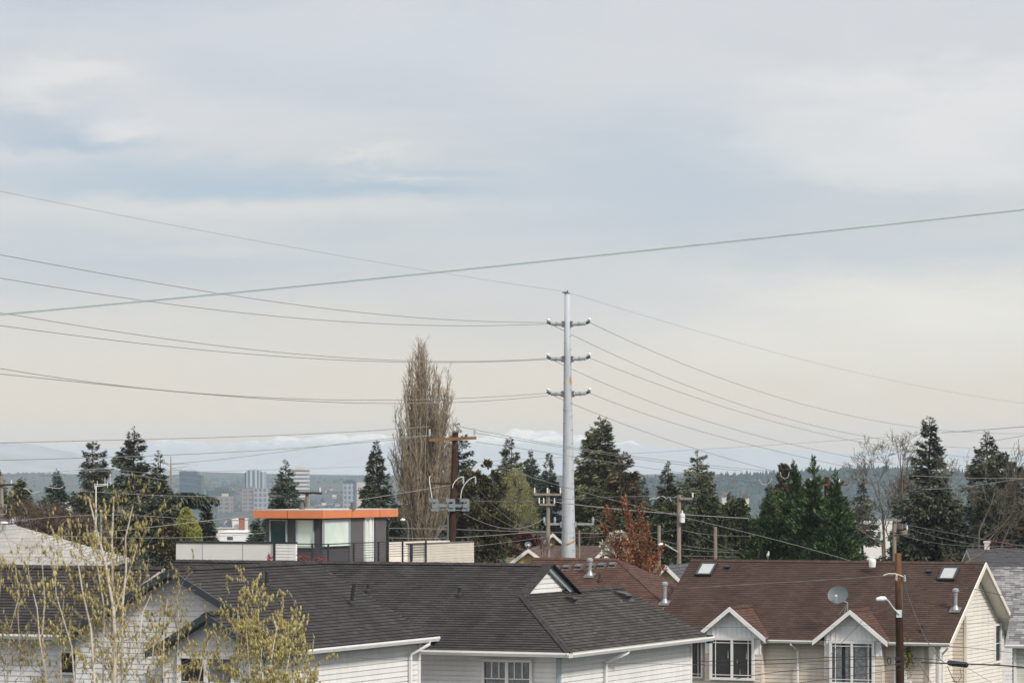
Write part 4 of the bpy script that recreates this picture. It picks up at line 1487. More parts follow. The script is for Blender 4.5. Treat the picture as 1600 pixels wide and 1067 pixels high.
def leaves(P, D, L, W, r, curl=.25):
    """diamond leaves at P pointing along D with length L and width W (arrays)"""
    n = len(P)
    D = D / np.maximum(np.linalg.norm(D, axis=1, keepdims=True), 1e-6)
    S = np.cross(D, r.normal(size=(n, 3)))
    S /= np.maximum(np.linalg.norm(S, axis=1, keepdims=True), 1e-6)
    U = np.cross(S, D)
    L, W = np.asarray(L).reshape(-1, 1), np.asarray(W).reshape(-1, 1)
    a = P
    b = P + D * L * .45 + S * W * .5 - U * W * curl
    c = P + D * L
    d = P + D * L * .45 - S * W * .5 - U * W * curl
    V = np.stack([a, b, c, d], 1).reshape(-1, 3)
    Q = np.arange(4 * n).reshape(-1, 4)
    return V, Q


def segs(P0, P1, R0, R1, n=3):
    """tapered limbs as n-sided prisms"""
    P0, P1 = np.asarray(P0, float), np.asarray(P1, float)
    R0, R1 = np.asarray(R0, float), np.asarray(R1, float)
    d = P1 - P0
    d /= np.maximum(np.linalg.norm(d, axis=1, keepdims=True), 1e-9)
    ref = np.where(np.abs(d[:, 2:3]) > .9, np.array([[1., 0, 0]]), np.array([[0, 0, 1.]]))
    x = np.cross(d, ref)
    x /= np.maximum(np.linalg.norm(x, axis=1, keepdims=True), 1e-9)
    y = np.cross(d, x)
    m = len(P0)
    V = np.zeros((m, 2 * n, 3))
    for j in range(n):
        a = 2 * math.pi * j / n
        o = x * math.cos(a) + y * math.sin(a)
        V[:, j] = P0 + o * R0[:, None]
        V[:, n + j] = P1 + o * R1[:, None]
    k = (np.arange(m) * 2 * n)[:, None]
    Q = np.concatenate([k + np.array([[j, (j + 1) % n, n + (j + 1) % n, n + j]]) for j in range(n)], 0)
    return V.reshape(-1, 3), Q


def trunk_mesh(parent, base, top, r, mat=None, bend=.15, seed=0, limbs=None):
    rr_ = random.Random(seed)
    mb = MB()
    pts = [V3(base).lerp(V3(top), i / 6) + V3((rr_.uniform(-bend, bend), rr_.uniform(-bend, bend), 0)) * (0 if i in (0,) else 1) for i in range(7)]
    mb.tube(pts, [r * (1.0 - .93 * i / 6) for i in range(7)], 7)
    if limbs is not None:
        k = len(mb.v)
        mb.v.extend(map(tuple, limbs[0].tolist()))
        mb.f.extend(tuple(int(i) + k for i in q) for q in limbs[1])
        mb.uv = []
    return mb.build('trunk', mat or BARK, parent)


TREE_LABELS = set()


def conifer(name, label, px, ytop, ybase, hwpx, d, mat, seed, dens=1.0, prof='fir', lean=0, group=None, spray=.42, droop=.15, ragged=.35, gap=0, cat='tree', sw=.30):
    r = np.random.default_rng(seed)
    s = F / d
    X = (px - 800) / s
    zt = EYE + (HOR - ytop) / s
    g = gz(d)
    zb = max(EYE + (HOR - ybase) / s, g + .6)
    R = (1.0 if prof == 'cyp' else 1.2) * hwpx / s
    ragged *= .8
    H = zt - zb
    t = thing(name, label, cat, (X, d, g), group)
    nb = int(190 * dens * (H / 9) ** .8) + 60
    ti = np.sort(r.random(nb) ** .8)                       # 0 top .. 1 bottom
    az = r.random(nb) * 2 * math.pi
    if prof == 'fir':
        pf = np.minimum(1, .02 + 1.05 * ti ** 1.0)
    elif prof == 'round':
        pf = np.sqrt(np.maximum(0, 1 - (1 - np.minimum(1, ti * 1.25)) ** 2.2)) * (1 - .25 * np.maximum(0, ti - .75) / .25)
    elif prof == 'column':
        pf = np.minimum(1, .04 + 1.45 * ti ** .85) * (1 - .2 * ti)
    elif prof == 'sparse':
        pf = np.where(ti < .45, .06 + .75 * ti, .40 + 1.1 * (ti - .45))
    elif prof == 'cyp':
        pf = np.minimum(1, .02 + 1.15 * ti ** 1.1)
    else:
        pf = np.minimum(1, ti ** .6 * 1.05)
    sec = r.random((9, 7))
    var = sec[(ti * 8.99).astype(int), (az / 6.2832 * 6.99).astype(int)]
    ln = R * pf * (1 - ragged + ragged * 1.35 * var) * r.uniform(.75, 1.1, nb)
    if gap:
        keep = ~((var < gap) & (ti > .12))
        ti, az, ln = ti[keep], az[keep], ln[keep]
        nb = len(ti)
    z0 = zt - ti * H
    rise = np.where(ti < .3, .42 - 1.0 * ti, .12 - droop * (ti - .3) * 2)
    if prof == 'cyp':
        rise = .75 - .45 * ti
    spray *= .60
    mseg = np.maximum(7, (ln / spray * 13 * dens ** .5)).astype(int)
    idx = np.repeat(np.arange(nb), mseg)
    f = r.random(len(idx)) ** .62
    L = ln[idx] * f
    bx, by = np.cos(az[idx]), np.sin(az[idx])
    sag = -.16 * (L ** 2) / np.maximum(R, .3) + rise[idx] * L + .10 * L * (f ** 3)
    wd = (.07 + .20 * (1 - f)) * ln[idx] * r.normal(size=len(idx))
    P = np.stack([X + lean * (1 - ti[idx]) + bx * L - by * wd, d + by * L + bx * wd, z0[idx] + sag + r.normal(size=len(idx)) * .05 * (1 + ln[idx] * .25) - r.random(len(idx)) ** 2 * .22 * np.minimum(1, ln[idx])], 1)
    sd = r.choice([-1, 1], len(idx)) * r.uniform(.1, .9, len(idx))
    D = np.stack([bx - by * sd, by + bx * sd, rise[idx] * .8 + r.normal(size=len(idx)) * .25 - (.25 if prof != 'cyp' else -.45)], 1)
    sz = spray * 1.12 * r.uniform(.55, 1.3, len(idx)) * (1 - .45 * np.exp(-ti[idx] * 8))
    V, Q = leaves(P, D, sz, sz * sw, r)
    # boughs
    j = np.arange(nb)
    A0 = np.stack([X + lean * (1 - ti) + 0 * az, d + 0 * az, z0], 1)
    A1 = np.stack([X + lean * (1 - ti) + np.cos(az) * ln * .85, d + np.sin(az) * ln * .85, z0 + rise * ln * .85 - .16 * (ln * .85) ** 2 / max(R, .3)], 1)
    V2, Q2 = segs(A0, A1, .012 + .012 * ln, 0 * ln + .006)
    # leader
    lp = np.stack([np.full(26, X + lean) + r.normal(size=26) * .05, np.full(26, d) + r.normal(size=26) * .05, zt - r.random(26) * .9], 1)
    lv, lq = leaves(lp, np.stack([r.normal(size=26) * .5, r.normal(size=26) * .5, np.full(26, .8)], 1), np.full(26, spray * .65), np.full(26, spray * .2), r)
    q = np.concatenate([Q, lq + len(V)])
    np_mesh('crown', np.concatenate([V, lv]), q, LF[mat], t)
    trunk_mesh(t, (X, d, g - .2), (X + lean, d, zt - .25), .045 * H ** .8 + .06, seed=seed, limbs=(V2, Q2))
    return t


def clumpy(name, label, px, ytop, ybase, hwpx, d, mat, seed, clumps=60, per=90, leaf=.3, cat='tree', group=None, shape='dome', trunk=True, upright=.3, sw=.45, cl=.16, tops=None, bark=None):
    """broad crown built of leaf clumps spread through its volume; tops gives several leaders (px, ytop)"""
    r = np.random.default_rng(seed)
    s = F / d
    X = (px - 800) / s
    g = gz(d)
    zt = EYE + (HOR - ytop) / s
    zb = max(EYE + (HOR - ybase) / s, g + .3)
    R = hwpx / s
    H = zt - zb
    t = thing(name, label, cat, (X, d, g), group)
    C, rad = [], []
    T = [(X, zt, 1.0)] if not tops else [((a - 800) / s, EYE + (HOR - b) / s, w) for a, b, w in tops]
    while len(C) < clumps:
        tx, tz, w = T[r.integers(len(T))]
        f = r.random()
        z = tz - f * (tz - zb)
        if shape == 'dome':
            rr_ = R * w * math.sqrt(max(0, 1 - (1 - min(1, f * 1.6)) ** 2)) * (1 if f < .8 else 1 - (f - .8))
        elif shape == 'cone':
            rr_ = R * w * (.06 + .94 * f ** .8)
        else:
            rr_ = R * w * min(1, .25 + 1.3 * f) * (1 - .3 * f)
        k = math.sqrt(r.uniform(.25, 1.0))
        a = r.random() * 6.2832
        C.append((tx + math.cos(a) * rr_ * k * r.uniform(.75, 1.08), d + math.sin(a) * rr_ * k * .9, z))
        rad.append(cl * (R + H * .4) * r.uniform(.55, 1.25) * (.45 + .55 * min(1, f * 2.2)))
    C, rad = np.array(C), np.array(rad)
    idx = np.repeat(np.arange(len(C)), per)
    off = r.normal(size=(len(idx), 3))
    off /= np.linalg.norm(off, axis=1, keepdims=True)
    off *= (r.random((len(idx), 1)) ** .45)
    off[:, 2] *= .75 if upright < .6 else 1.5
    P = C[idx] + off * rad[idx][:, None]
    out = P - np.array([[X, d, 0]])
    out[:, 2] = 0
    out /= np.maximum(np.linalg.norm(out, axis=1, keepdims=True), .2)
    D = off * .7 + out * .5 + r.normal(size=P.shape) * .35
    D[:, 2] += upright
    sz = leaf * r.uniform(.6, 1.3, len(idx))
    V, Q = leaves(P, D, sz, sz * sw, r)
    np_mesh('crown', V, Q, LF[mat], t)
    if trunk:
        for i, (tx, tz, w) in enumerate(T):
            trunk_mesh(t, (X + (tx - X) * .4, d, g - .2), (tx, d, tz - (tz - zb) * .15), .05 * max(H, 2) ** .7 + .04, bark, seed=seed + i)
    # limbs to the clumps
    n = min(len(C), 70)
    A1 = C[:n]
    A0 = np.stack([np.full(n, X) + (A1[:, 0] - X) * .12, np.full(n, d), np.maximum(zb, A1[:, 2] - .5 * np.linalg.norm(A1[:, :2] - [[X, d]], axis=1) - .3)], 1)
    V2, Q2 = segs(A0, A1, np.full(n, .02 + .008 * H), np.full(n, .008))
    np_mesh('boughs', V2, Q2, bark or BARK, t)
    return t


def grow(r, p, d, L, rad, depth, out, spread=.55, up=.12, kids=(2, 4), shrink=.72, wob=.14, nseg=3, minr=.004):
    """recursive bare limb; out collects (p0, p1, r0, r1)"""
    p, d = np.array(p, float), np.array(d, float)
    ends = []
    for i in range(nseg):
        d = d + r.normal(size=3) * wob + np.array([0, 0, up])
        d /= np.linalg.norm(d)
        q = p + d * L / nseg
        ra, rb_ = rad * (1 - .35 * i / nseg), rad * (1 - .35 * (i + 1) / nseg)
        out.append((p, q, max(ra, minr), max(rb_, minr)))
        ends.append((q, d.copy(), rb_))
        p = q
    if depth <= 0:
        return
    for _ in range(r.integers(*kids) + (1 if depth > 2 else 0)):
        q, dd, rb_ = ends[r.integers(len(ends))] if r.random() < .7 else ends[-1]
        nd = dd + r.normal(size=3) * spread
        nd /= np.linalg.norm(nd)
        grow(r, q, nd, L * shrink * r.uniform(.7, 1.15), rb_ * .66, depth - 1, out, spread, up, kids, shrink, wob, nseg, minr)


def bare(name, label, px, ybase, d, stems, mat, seed, depth=4, L=2.2, rad=.12, cat='tree', spread=.5, up=.1, shrink=.72, wob=.12, kids=(2, 4), minr=.005, group=None):
    """leafless tree; stems: (dpx, y, dirx, dirz, scale)"""
    r = np.random.default_rng(seed)
    s = F / d
    X, g = (px - 800) / s, gz(d)
    t = thing(name, label, cat, (X, d, g), group)
    zb = EYE + (HOR - ybase) / s
    out, tr = [], []
    for dx, y, ux, uz, sc in stems:
        z = EYE + (HOR - y) / s
        p = np.array([X + dx / s, d + r.uniform(-.3, .3), z])
        tr.append(((X + dx * .3 / s, d, g - .2), p, rad * sc))
        grow(r, p, (ux, r.uniform(-.35, .35), uz), L * sc, rad * sc * .85, depth, out, spread, up, kids, shrink, wob, 3, minr)
    mb = MB()
    for a, b, rr_ in tr:
        a, b = V3(a), V3(b)
        mb.tube([a, a.lerp(b, .4) + V3((rr_ * .6, 0, 0)), a.lerp(b, .75), b], [rr_ * 1.5, rr_ * 1.25, rr_ * 1.05, rr_ * .86], 7)
    mb.build('trunk', mat, t)
    V, Q = segs([o[0] for o in out], [o[1] for o in out], [o[2] for o in out], [o[3] for o in out])
    np_mesh('branches', V, Q, mat, t)
    return t, out


# --- left group
conifer('fir_tree', 'slim fir at the left edge behind the utility pole', -4, 733, 800, 20, 232, 'cedar', 101, dens=.9)
conifer('fir_tree', 'short twin topped cedar between the left edge pole and a slim fir', 33, 746, 800, 24, 236, 'cedar', 102, dens=1.1, ragged=.5)
conifer('fir_tree', 'slim blue green fir right of the short cedar at the left', 88, 733, 812, 26, 240, 'firblue', 104, dens=1.0, prof='fir', ragged=.5)
conifer('fir_tree', 'dark twin topped fir left of the tallest left hand fir', 146, 690, 836, 48, 222, 'fir', 105, dens=1.05, ragged=.55, prof='column', gap=.1)
conifer('fir_tree', 'tallest dark fir of the left group, with long ragged boughs', 209, 667, 872, 78, 205, 'fir', 106, dens=1.25, ragged=.55, spray=.4)
conifer('fir_tree', 'dark fir crown leaning against the tallest left hand fir', 248, 706, 872, 36, 199, 'fir', 107, dens=1.0, ragged=.5)
# drooping bough that reaches right towards the towers
t = thing('fir_tree', 'dark fir sending one long bough towards the far towers', 'tree', ((262 - 800) / F * 204, 204, gz(204)))
r = np.random.default_rng(108)
s = F / 204
trunk_mesh(t, ((262 - 800) / s, 204, -.5), ((262 - 800) / s, 204, EYE + (HOR - 770) / s), .2, seed=4)
P, D = [], []
bb = []
for y0, x1, y1, n in ((772, 338, 778, 700), (783, 325, 787, 420), (800, 300, 806, 350), (815, 290, 820, 300)):
    a, b = np.array(at(256, y0, 204)), np.array(at(x1, y1, 204))
    bb.append((a, b))
    f = r.random(n) ** .8
    c = a + (b - a) * f[:, None]
    c[:, 2] += .25 * np.sin(f * 3.1) - r.random(n) * .55 * (1 - f * .6)
    c[:, 1] += r.normal(size=n) * .25
    P.append(c)
    D.append(np.stack([np.full(n, .5) + r.normal(size=n) * .3, r.normal(size=n) * .4, -.5 - r.random(n) * .6], 1))
V, Q = leaves(np.concatenate(P), np.concatenate(D), np.full(1770, .38), np.full(1770, .13), r)
np_mesh('crown', V, Q, LF['fir'], t)
for a, b in bb:
    V, Q = segs([a], [b], [.06], [.015])
    np_mesh('bough', V, Q, BARK, t)

# brown thicket
out = []
r = np.random.default_rng(44)
for nm, lb, x, y, hw, yt, sd in (('bare_tree', 'dense brown leafless crown right of the left edge pole', 55, 850, 52, 782, 1), ('bare_tree', 'brown leafless crown in front of the twin topped fir', 125, 858, 44, 800, 2)):
    d = 176 + 6 * sd
    s = F / d
    X, g = (x - 800) / s, gz(d)
    t = thing(nm, lb, 'tree', (X, d, g))
    trunk_mesh(t, (X, d, g - .2), (X, d, EYE + (HOR - yt - 25) / s), .22, TWIGD, seed=sd)
    out = []
    for k in range(26):
        a = r.uniform(-1.2, 1.2)
        dd = (math.sin(a), r.uniform(-.7, .7), math.cos(a) * .8 + .1)
        grow(r, (X, d, EYE + (HOR - y) / s), dd, hw / s * .8, .05, 4, out, .55, .02, (2, 4), .62, .16, 3, .009)
    lim = EYE + (HOR - yt) / s
    out = [o for o in out if o[1][2] < lim + r.normal() * .12 and abs(o[1][0] - X) < hw / s * 1.15]
    V, Q = segs([o[0] for o in out], [o[1] for o in out], [o[2] for o in out], [o[3] for o in out])
    np_mesh('branches', V, Q, TWIGD, t)
clumpy('willow_tree', 'rounded yellow green willow below the leftmost glass tower', 291, 797, 846, 29, 190, 'willow2', 109, clumps=120, per=90, leaf=.14, shape='cone', upright=1.3, cl=.085, sw=.3)
clumpy('shrub', 'low olive evergreen to the right of the yellow green willow', 322, 790, 850, 14, 215, 'fir', 110, clumps=30, per=70, leaf=.25, shape='cone')
clumpy('shrub', 'dull brown green bush left of the yellow green willow', 266, 822, 872, 18, 180, 'brownc', 111, clumps=30, per=80, leaf=.2, shape='dome')
# snag
t = thing('dead_tree', 'bare grey snag left of the leftmost glass tower', 'tree', ((267 - 800) / F * 212, 212, gz(212)))
mb = MB()
mb.tube([at(267, 1100, 212), at(267, 780, 212), at(267, 712, 212)], [.16, .08, .02], 6)
mb.build('trunk', BARKP, t)
out = []
r = np.random.default_rng(9)
for k in range(16):
    y = r.uniform(722, 782)
    grow(r, at(267, y, 212), (r.choice([-1, 1]) * .8 + .35, r.uniform(-.5, .5), .12), r.uniform(.5, 1.5), .018, 1, out, .4, .02, (1, 3), .6, .15, 3, .007)
V, Q = segs([o[0] for o in out], [o[1] for o in out], [o[2] for o in out], [o[3] for o in out])
np_mesh('branches', V, Q, BARKP, t)

# --- firs by the penthouse
conifer('fir_tree', 'fir behind the left end of the orange fascia', 446, 720, 838, 40, 198, 'firblue', 112, dens=1.15, ragged=.4, spray=.36, prof='fir')
conifer('fir_tree', 'low dark fir left of the charcoal penthouse', 401, 806, 875, 20, 178, 'firblue', 113, dens=1.0, spray=.33)
conifer('fir_tree', 'dark pointed fir left of the tall bare poplar', 588, 689, 838, 36, 214, 'fir', 114, dens=1.25, ragged=.35, spray=.38)
conifer('fir_tree', 'dark fir half hidden behind the tall bare poplar', 716, 662, 850, 34, 262, 'fir', 115, dens=.9, ragged=.6, prof='column')
conifer('fir_tree', 'fir in the crown of the tall bare poplar', 640, 690, 850, 26, 248, 'olive', 116, dens=.8, ragged=.5)

# --- tall bare poplar
d = 218
s = F / d
X, g = (658 - 800) / s, gz(d)
t = thing('poplar_tree', 'tall bare brown poplar with upswept branches', 'tree', (X, d, g))
r = np.random.default_rng(77)
trunk_mesh(t, (X, d, g - .2), (X, d, EYE + (HOR - 560) / s), .42, BARKP, bend=.1, seed=3)
out = []


def leader(x0, z0, x1, z1, y1, rad, twigs):
    n = 9
    p = np.array([x0, d + r.uniform(-.3, .3), z0])
    e = np.array([x1, d + y1, z1])
    prev = p
    for i in range(1, n + 1):
        f = i / n
        q = np.array([x0 + (x1 - x0) * (f ** .55), d + y1 * (f ** .55), z0 + (z1 - z0) * f]) + r.normal(size=3) * np.array([.05, .05, .02])
        ra, rb_ = rad * (1 - .85 * (i - 1) / n), rad * (1 - .85 * i / n)
        out.append((prev, q, max(ra, .012), max(rb_, .010)))
        for _ in range(twigs):
            ff = r.random()
            b = prev + (q - prev) * ff
            dd = np.array([r.normal() * .34, r.normal() * .34, 1.0])
            dd /= np.linalg.norm(dd)
            L = r.uniform(.35, 1.15) * (1.25 - f * .6)
            m = b + dd * L * .5
            e2 = m + (dd + np.array([r.normal() * .12, r.normal() * .12, .25])) * L * .5
            out.append((b, m, .013, .010))
            out.append((m, e2, .010, .006))
            for _k in range(2):
                d3 = dd + r.normal(size=3) * .3
                out.append((m, m + d3 * L * .42, .008, .005))
        prev = q


zb = EYE + (HOR - 840) / s
for k in range(64):
    a = r.random() * 6.283
    f = math.sqrt(r.random())
    rx = math.cos(a) * f
    top = 526 + 150 * abs(rx) ** 1.4 * (1.15 if rx < 0 else 1) + r.uniform(0, 95)
    leader(X + rx * .25, zb + r.uniform(-.3, 3.2), X + rx * 53 / s, EYE + (HOR - top) / s, math.sin(a) * f * 1.5, .06, 6)
for k in range(16):
    rx = r.normal() * .22
    leader(X + rx * .3, zb + r.uniform(1, 5), X + rx * 43 / s, EYE + (HOR - (524 + 110 * abs(rx) + r.uniform(0, 34))) / s, r.normal() * .4, .05, 6)
for k in range(14):
    leader(X + .3, zb + r.uniform(2, 5), X + r.uniform(14, 32) / s, EYE + (HOR - r.uniform(585, 660)) / s, r.normal() * .6, .05, 6)
for k in range(9):
    leader(X + .6 + r.uniform(-.1, .1), zb + r.uniform(2, 5), X + (41 + r.uniform(-6, 8)) / s, EYE + (HOR - (577 + r.uniform(0, 60))) / s, r.uniform(-.6, .6), .05, 6)
for k in range(30):
    a = r.random() * 6.283
    rx = math.cos(a)
    leader(X + rx * .3, zb - r.uniform(0, 1.5), X + rx * r.uniform(40, 58) / s, EYE + (HOR - r.uniform(660, 770)) / s, math.sin(a) * 1.6, .04, 7)
V, Q = segs([o[0] for o in out], [o[1] for o in out], [o[2] for o in out], [o[3] for o in out])
np_mesh('branches', V, Q, wood_mat('poplar_twig', lin(.165, .132, .094), lin(.43, .355, .26), scale=(3, 3, 3)), t)

# --- centre
clumpy('cedar_tree', 'broad olive cedar with two rounded tops right of the brown wooden pole', 757, 728, 876, 62, 200, 'olive', 117, clumps=170, per=120, leaf=.24, tops=[(741, 729, .6), (766, 726, .6), (752, 752, .8), (738, 790, .75), (775, 800, .65)], shape='up', upright=.35, cl=.1)
clumpy('willow_tree', 'pale yellow green spring willow in front of the dark cedars', 806, 736, 852, 36, 224, 'willow', 118, clumps=230, per=70, leaf=.10, upright=.8, cl=.085, bark=TWIGG, sw=.3)
conifer('fir_tree', 'open crowned fir behind the pale willow', 797, 684, 800, 42, 258, 'cedar', 119, dens=.8, ragged=.6, spray=.45, prof='fir', gap=.12)
conifer('cedar_tree', 'blue green cedar left of a slimmer one beside the steel pole', 829, 703, 850, 36, 244, 'firblue', 120, dens=1.2, droop=.3, ragged=.3)
conifer('cedar_tree', 'slim blue green cedar just left of the steel pole', 858, 708, 850, 31, 240, 'firblue', 121, dens=1.2, droop=.3, ragged=.3)
conifer('cedar_tree', 'tall broad cedar right of the steel pole', 938, 652, 880, 62, 236, 'cedar', 122, dens=1.7, ragged=.55, spray=.5, droop=.22, prof='cone')
conifer('cedar_tree', 'brown tinged cedar leaning on the tall broad cedar', 974, 706, 872, 42, 226, 'brownc', 123, dens=1.4, ragged=.5, spray=.46, droop=.25, prof='cone')
clumpy('shrub', 'grey green shrub in front of the brown tinged cedar', 960, 806, 842, 20, 215, 'shrub', 151, clumps=34, per=90, leaf=.18)
conifer('fir_tree', 'small fir right of the brown tinged cedar', 1005, 743, 850, 22, 250, 'firblue', 124, dens=.9)
conifer('fir_tree', 'dark narrow topped fir left of the layered fir', 1043, 722, 850, 40, 230, 'fir', 125, dens=1.1, ragged=.55, prof='sparse')
conifer('fir_tree', 'layered fir with long level boughs behind the transformer pole', 1090, 704, 850, 44, 226, 'cedar', 126, dens=.9, ragged=.55, prof='column', gap=.15, spray=.4)
conifer('fir_tree', 'small dark fir tip right of the layered fir', 1141, 768, 850, 20, 245, 'fir', 127, dens=.8)
for k, (x, yt, hw, lb) in enumerate(((1052, 786, 46, 'evergreen thicket left of the transformer pole'), (1104, 776, 46, 'evergreen thicket right of the transformer pole'),
                                     (1150, 782, 40, 'evergreen thicket between the transformer pole and the bright cypresses'), (1016, 800, 34, 'dark evergreen bush right of the copper leaved tree'))):
    clumpy('evergreen_bush', lb, x, yt, 878, hw, 206 + 3 * k, 'shrub', 130 + k, clumps=100, per=110, leaf=.24, shape='up', upright=.2, cl=.13, cat='bush')
clumpy('cedar_tree', 'brown rounded cedar behind the left bright cypress', 1229, 729, 850, 28, 240, 'brownc', 134, clumps=80, per=110, leaf=.24, shape='up', cl=.12)
conifer('fir_tree', 'dark fir left of the brown rounded cedar', 1202, 752, 850, 26, 246, 'fir', 135, dens=.9)
CY = dict(dens=1.6, spray=.33, ragged=.55, prof='cyp', sw=.34)
conifer('cypress_tree', 'bright green cypress, lowest and leftmost of four', 1203, 768, 890, 46, 186, 'green', 136, **CY)
conifer('cypress_tree', 'bright green cypress with a bent tip, second from the left of four', 1241, 721, 890, 50, 188, 'green', 137, **CY)
conifer('cypress_tree', 'bright green cypress with the tallest tip of four', 1271, 713, 890, 46, 184, 'green', 138, **CY)
conifer('cypress_tree', 'bright green cypress, rightmost of four', 1306, 736, 890, 50, 182, 'green', 150, **CY)
# --- right
conifer('fir_tree', 'greyish brown fir right of the bright cypresses', 1347, 742, 850, 26, 250, 'fir', 139, dens=.8, ragged=.6)
conifer('fir_tree', 'large dark fir with a thin ragged top at the right', 1452, 652, 880, 70, 196, 'fir', 140, dens=1.5, ragged=.6, prof='sparse', gap=.12)
clumpy('fir_tree', 'low dark skirted fir in front of the large ragged fir', 1462, 768, 884, 62, 190, 'fir', 141, clumps=130, per=130, leaf=.27, shape='up', upright=-.1, cl=.11)
conifer('fir_tree', 'dark fir with a domed tip right of the large ragged fir', 1543, 674, 880, 42, 218, 'fir', 142, dens=1.2, ragged=.35, prof='column')
clumpy('cedar_tree', 'dark broad cedar at the right edge', 1580, 708, 884, 50, 214, 'fir', 143, clumps=130, per=120, leaf=.28, shape='dome', upright=.1, cl=.1, tops=[(1566, 707, .8), (1585, 740, 1), (1605, 770, .8)])
bare('bare_tree', 'mossy bare tree behind the pole with two short crossarms', 1398, 850, 205, [(10, 800, .12, 1, 1.0), (-18, 800, -.25, 1, .85), (22, 830, .7, .8, .7), (-20, 850, -.9, .55, .8), (-5, 845, -.6, .8, .7)], TWIGG, 51, depth=5, L=2.15, rad=.09, spread=.55, up=.08, shrink=.72, minr=.009, kids=(2, 5))
bare('bare_tree', 'pale bare tree spreading before the dark broad cedar', 1520, 860, 190, [(10, 830, .5, 1, 1.0), (-20, 825, -.4, 1, .8), (25, 845, .8, .7, .9), (45, 850, .4, .9, .8), (0, 850, 1, .35, .7)], TWIGG, 52, depth=5, L=2.3, rad=.065, spread=.55, up=.07, shrink=.73, minr=.009, kids=(2, 4))
bare('bare_tree', 'fine brown twiggy crown between the mossy bare tree and the large fir', 1408, 800, 240, [(0, 800, -.2, 1, 1), (5, 800, .3, 1, 1), (-6, 800, 0, 1, 1)], TWIGD, 53, depth=5, L=1.1, rad=.06, spread=.4, up=.1, shrink=.72, minr=.009)
bare('bare_tree', 'leafless tree reaching over the right end of the brown ridge', 1505, 905, 160, [(0, 880, .7, .45, .8), (-6, 885, -.3, .3, .6)], TWIGG, 54, depth=4, L=1.5, rad=.07, spread=.5, up=.05, minr=.006)
clumpy('shrub', 'dark plum leaved tree over the slate roof at the right', 1558, 846, 868, 26, 200, 'plum', 144, clumps=34, per=80, leaf=.16)
clumpy('plum_tree', 'dark plum leaved tree above the yellow house', 815, 833, 866, 34, 214, 'plum', 145, clumps=60, per=110, leaf=.17)
bare('bare_tree', 'pinkish bare sapling beside the grey wooden pole', 850, 880, 183, [(0, 875, 0, 1, 1), (-4, 875, -.15, 1, .9), (4, 876, .15, 1, .9)], TWIGD, 55, depth=4, L=.62, rad=.025, spread=.3, up=.25, minr=.006)
for k, x in enumerate((892, 900, 908, 918, 926)):
    bare('bare_sapling', 'bare brown sapling in the row behind the taupe roof', x, 862, 215, [(0, 862, .05, 1, .8)], TWIGB, 56 + k, depth=3, L=.75, rad=.02, spread=.3, up=.3, minr=.007, group='saplings behind the taupe roof')
clumpy('magnolia_tree', 'white blossoming tree behind the copper leaved tree', 968, 834, 872, 28, 176, 'blossom', 146, clumps=60, per=30, leaf=.19, sw=.7, upright=.4, cl=.15, bark=TWIGB)
# copper leaved tree: upright wands
d = 160
s = F / d
X = (1000 - 800) / s
t = thing('copper_tree', 'copper leaved young tree with upright wands', 'tree', (X, d, gz(d)))
r = np.random.default_rng(61)
W = [(975, 777, 990, 880), (983, 800, 992, 880), (1002, 790, 1000, 880), (1011, 818, 1004, 885), (948, 792, 975, 880), (940, 818, 975, 885), (1036, 852, 1012, 900), (1028, 868, 1010, 905), (992, 822, 996, 890),
     (962, 846, 985, 895), (1018, 845, 1006, 900), (1040, 885, 1015, 915), (985, 850, 995, 900), (956, 868, 985, 905), (1003, 850, 1000, 910), (972, 838, 988, 890), (1015, 875, 1004, 915), (995, 875, 1000, 915)]
mb = MB()
P, D = [], []
for x0, y0, x1, y1 in W:
    off = r.uniform(-.9, .9)
    a, b = at(x1, y1, d), at(x0, y0, d)
    b.y += off
    a.y += off * .3
    mb.tube([V3((X, d, gz(d))).lerp(a, .6), a, a.lerp(b, .5), b], [.05, .03, .018, .006], 5)
    n = int(130 + (a - b).length * 115)
    f = r.random(n)
    c = np.array(a)[None] * (1 - f[:, None]) + np.array(b)[None] * f[:, None]
    knots = .05 + .10 * (np.sin(f * 19 + off * 9) * .5 + .5) * (1.12 - f * .75)
    o = r.normal(size=(n, 3)) * knots[:, None] * .8
    P.append(c + o)
    D.append(o + np.array([[0, 0, .1]]))
P, D = np.concatenate(P), np.concatenate(D)
mb.build('trunk', TWIGB, t)
sz = .11 * r.uniform(.6, 1.3, len(P))
V, Q = leaves(P, D, sz, sz * .62, r)
np_mesh('crown', V, Q, LF['copper'], t)
# terrace plants
for x, y, lb in ((420, 868, 'small red flowered plant at the left of the terrace'), (475, 870, 'low red flowering plant on the terrace by the pale green windows'), (502, 871, 'red flowering plant on the terrace below the corner window')):
    p = at(x, 880, 138)
    t = thing('flowering_plant', lb, 'plant', p)
    r = np.random.default_rng(int(x))
    n = 70
    P = np.array(at(x, y + 3, 138))[None] + r.normal(size=(n, 3)) * np.array([[.16 if x > 430 else .06, .1, .09]])
    V, Q = leaves(P, r.normal(size=(n, 3)), np.full(n, .07), np.full(n, .055), r)
    np_mesh('blooms', V, Q, LF['redbud'], t)
    mb = MB()
    for k in range(7):
        mb.tube([p + V3((r.uniform(-.1, .1), 0, -.2)), V3(P[k])], .006, 3)
    mb.build('stem', TWIGB, t)


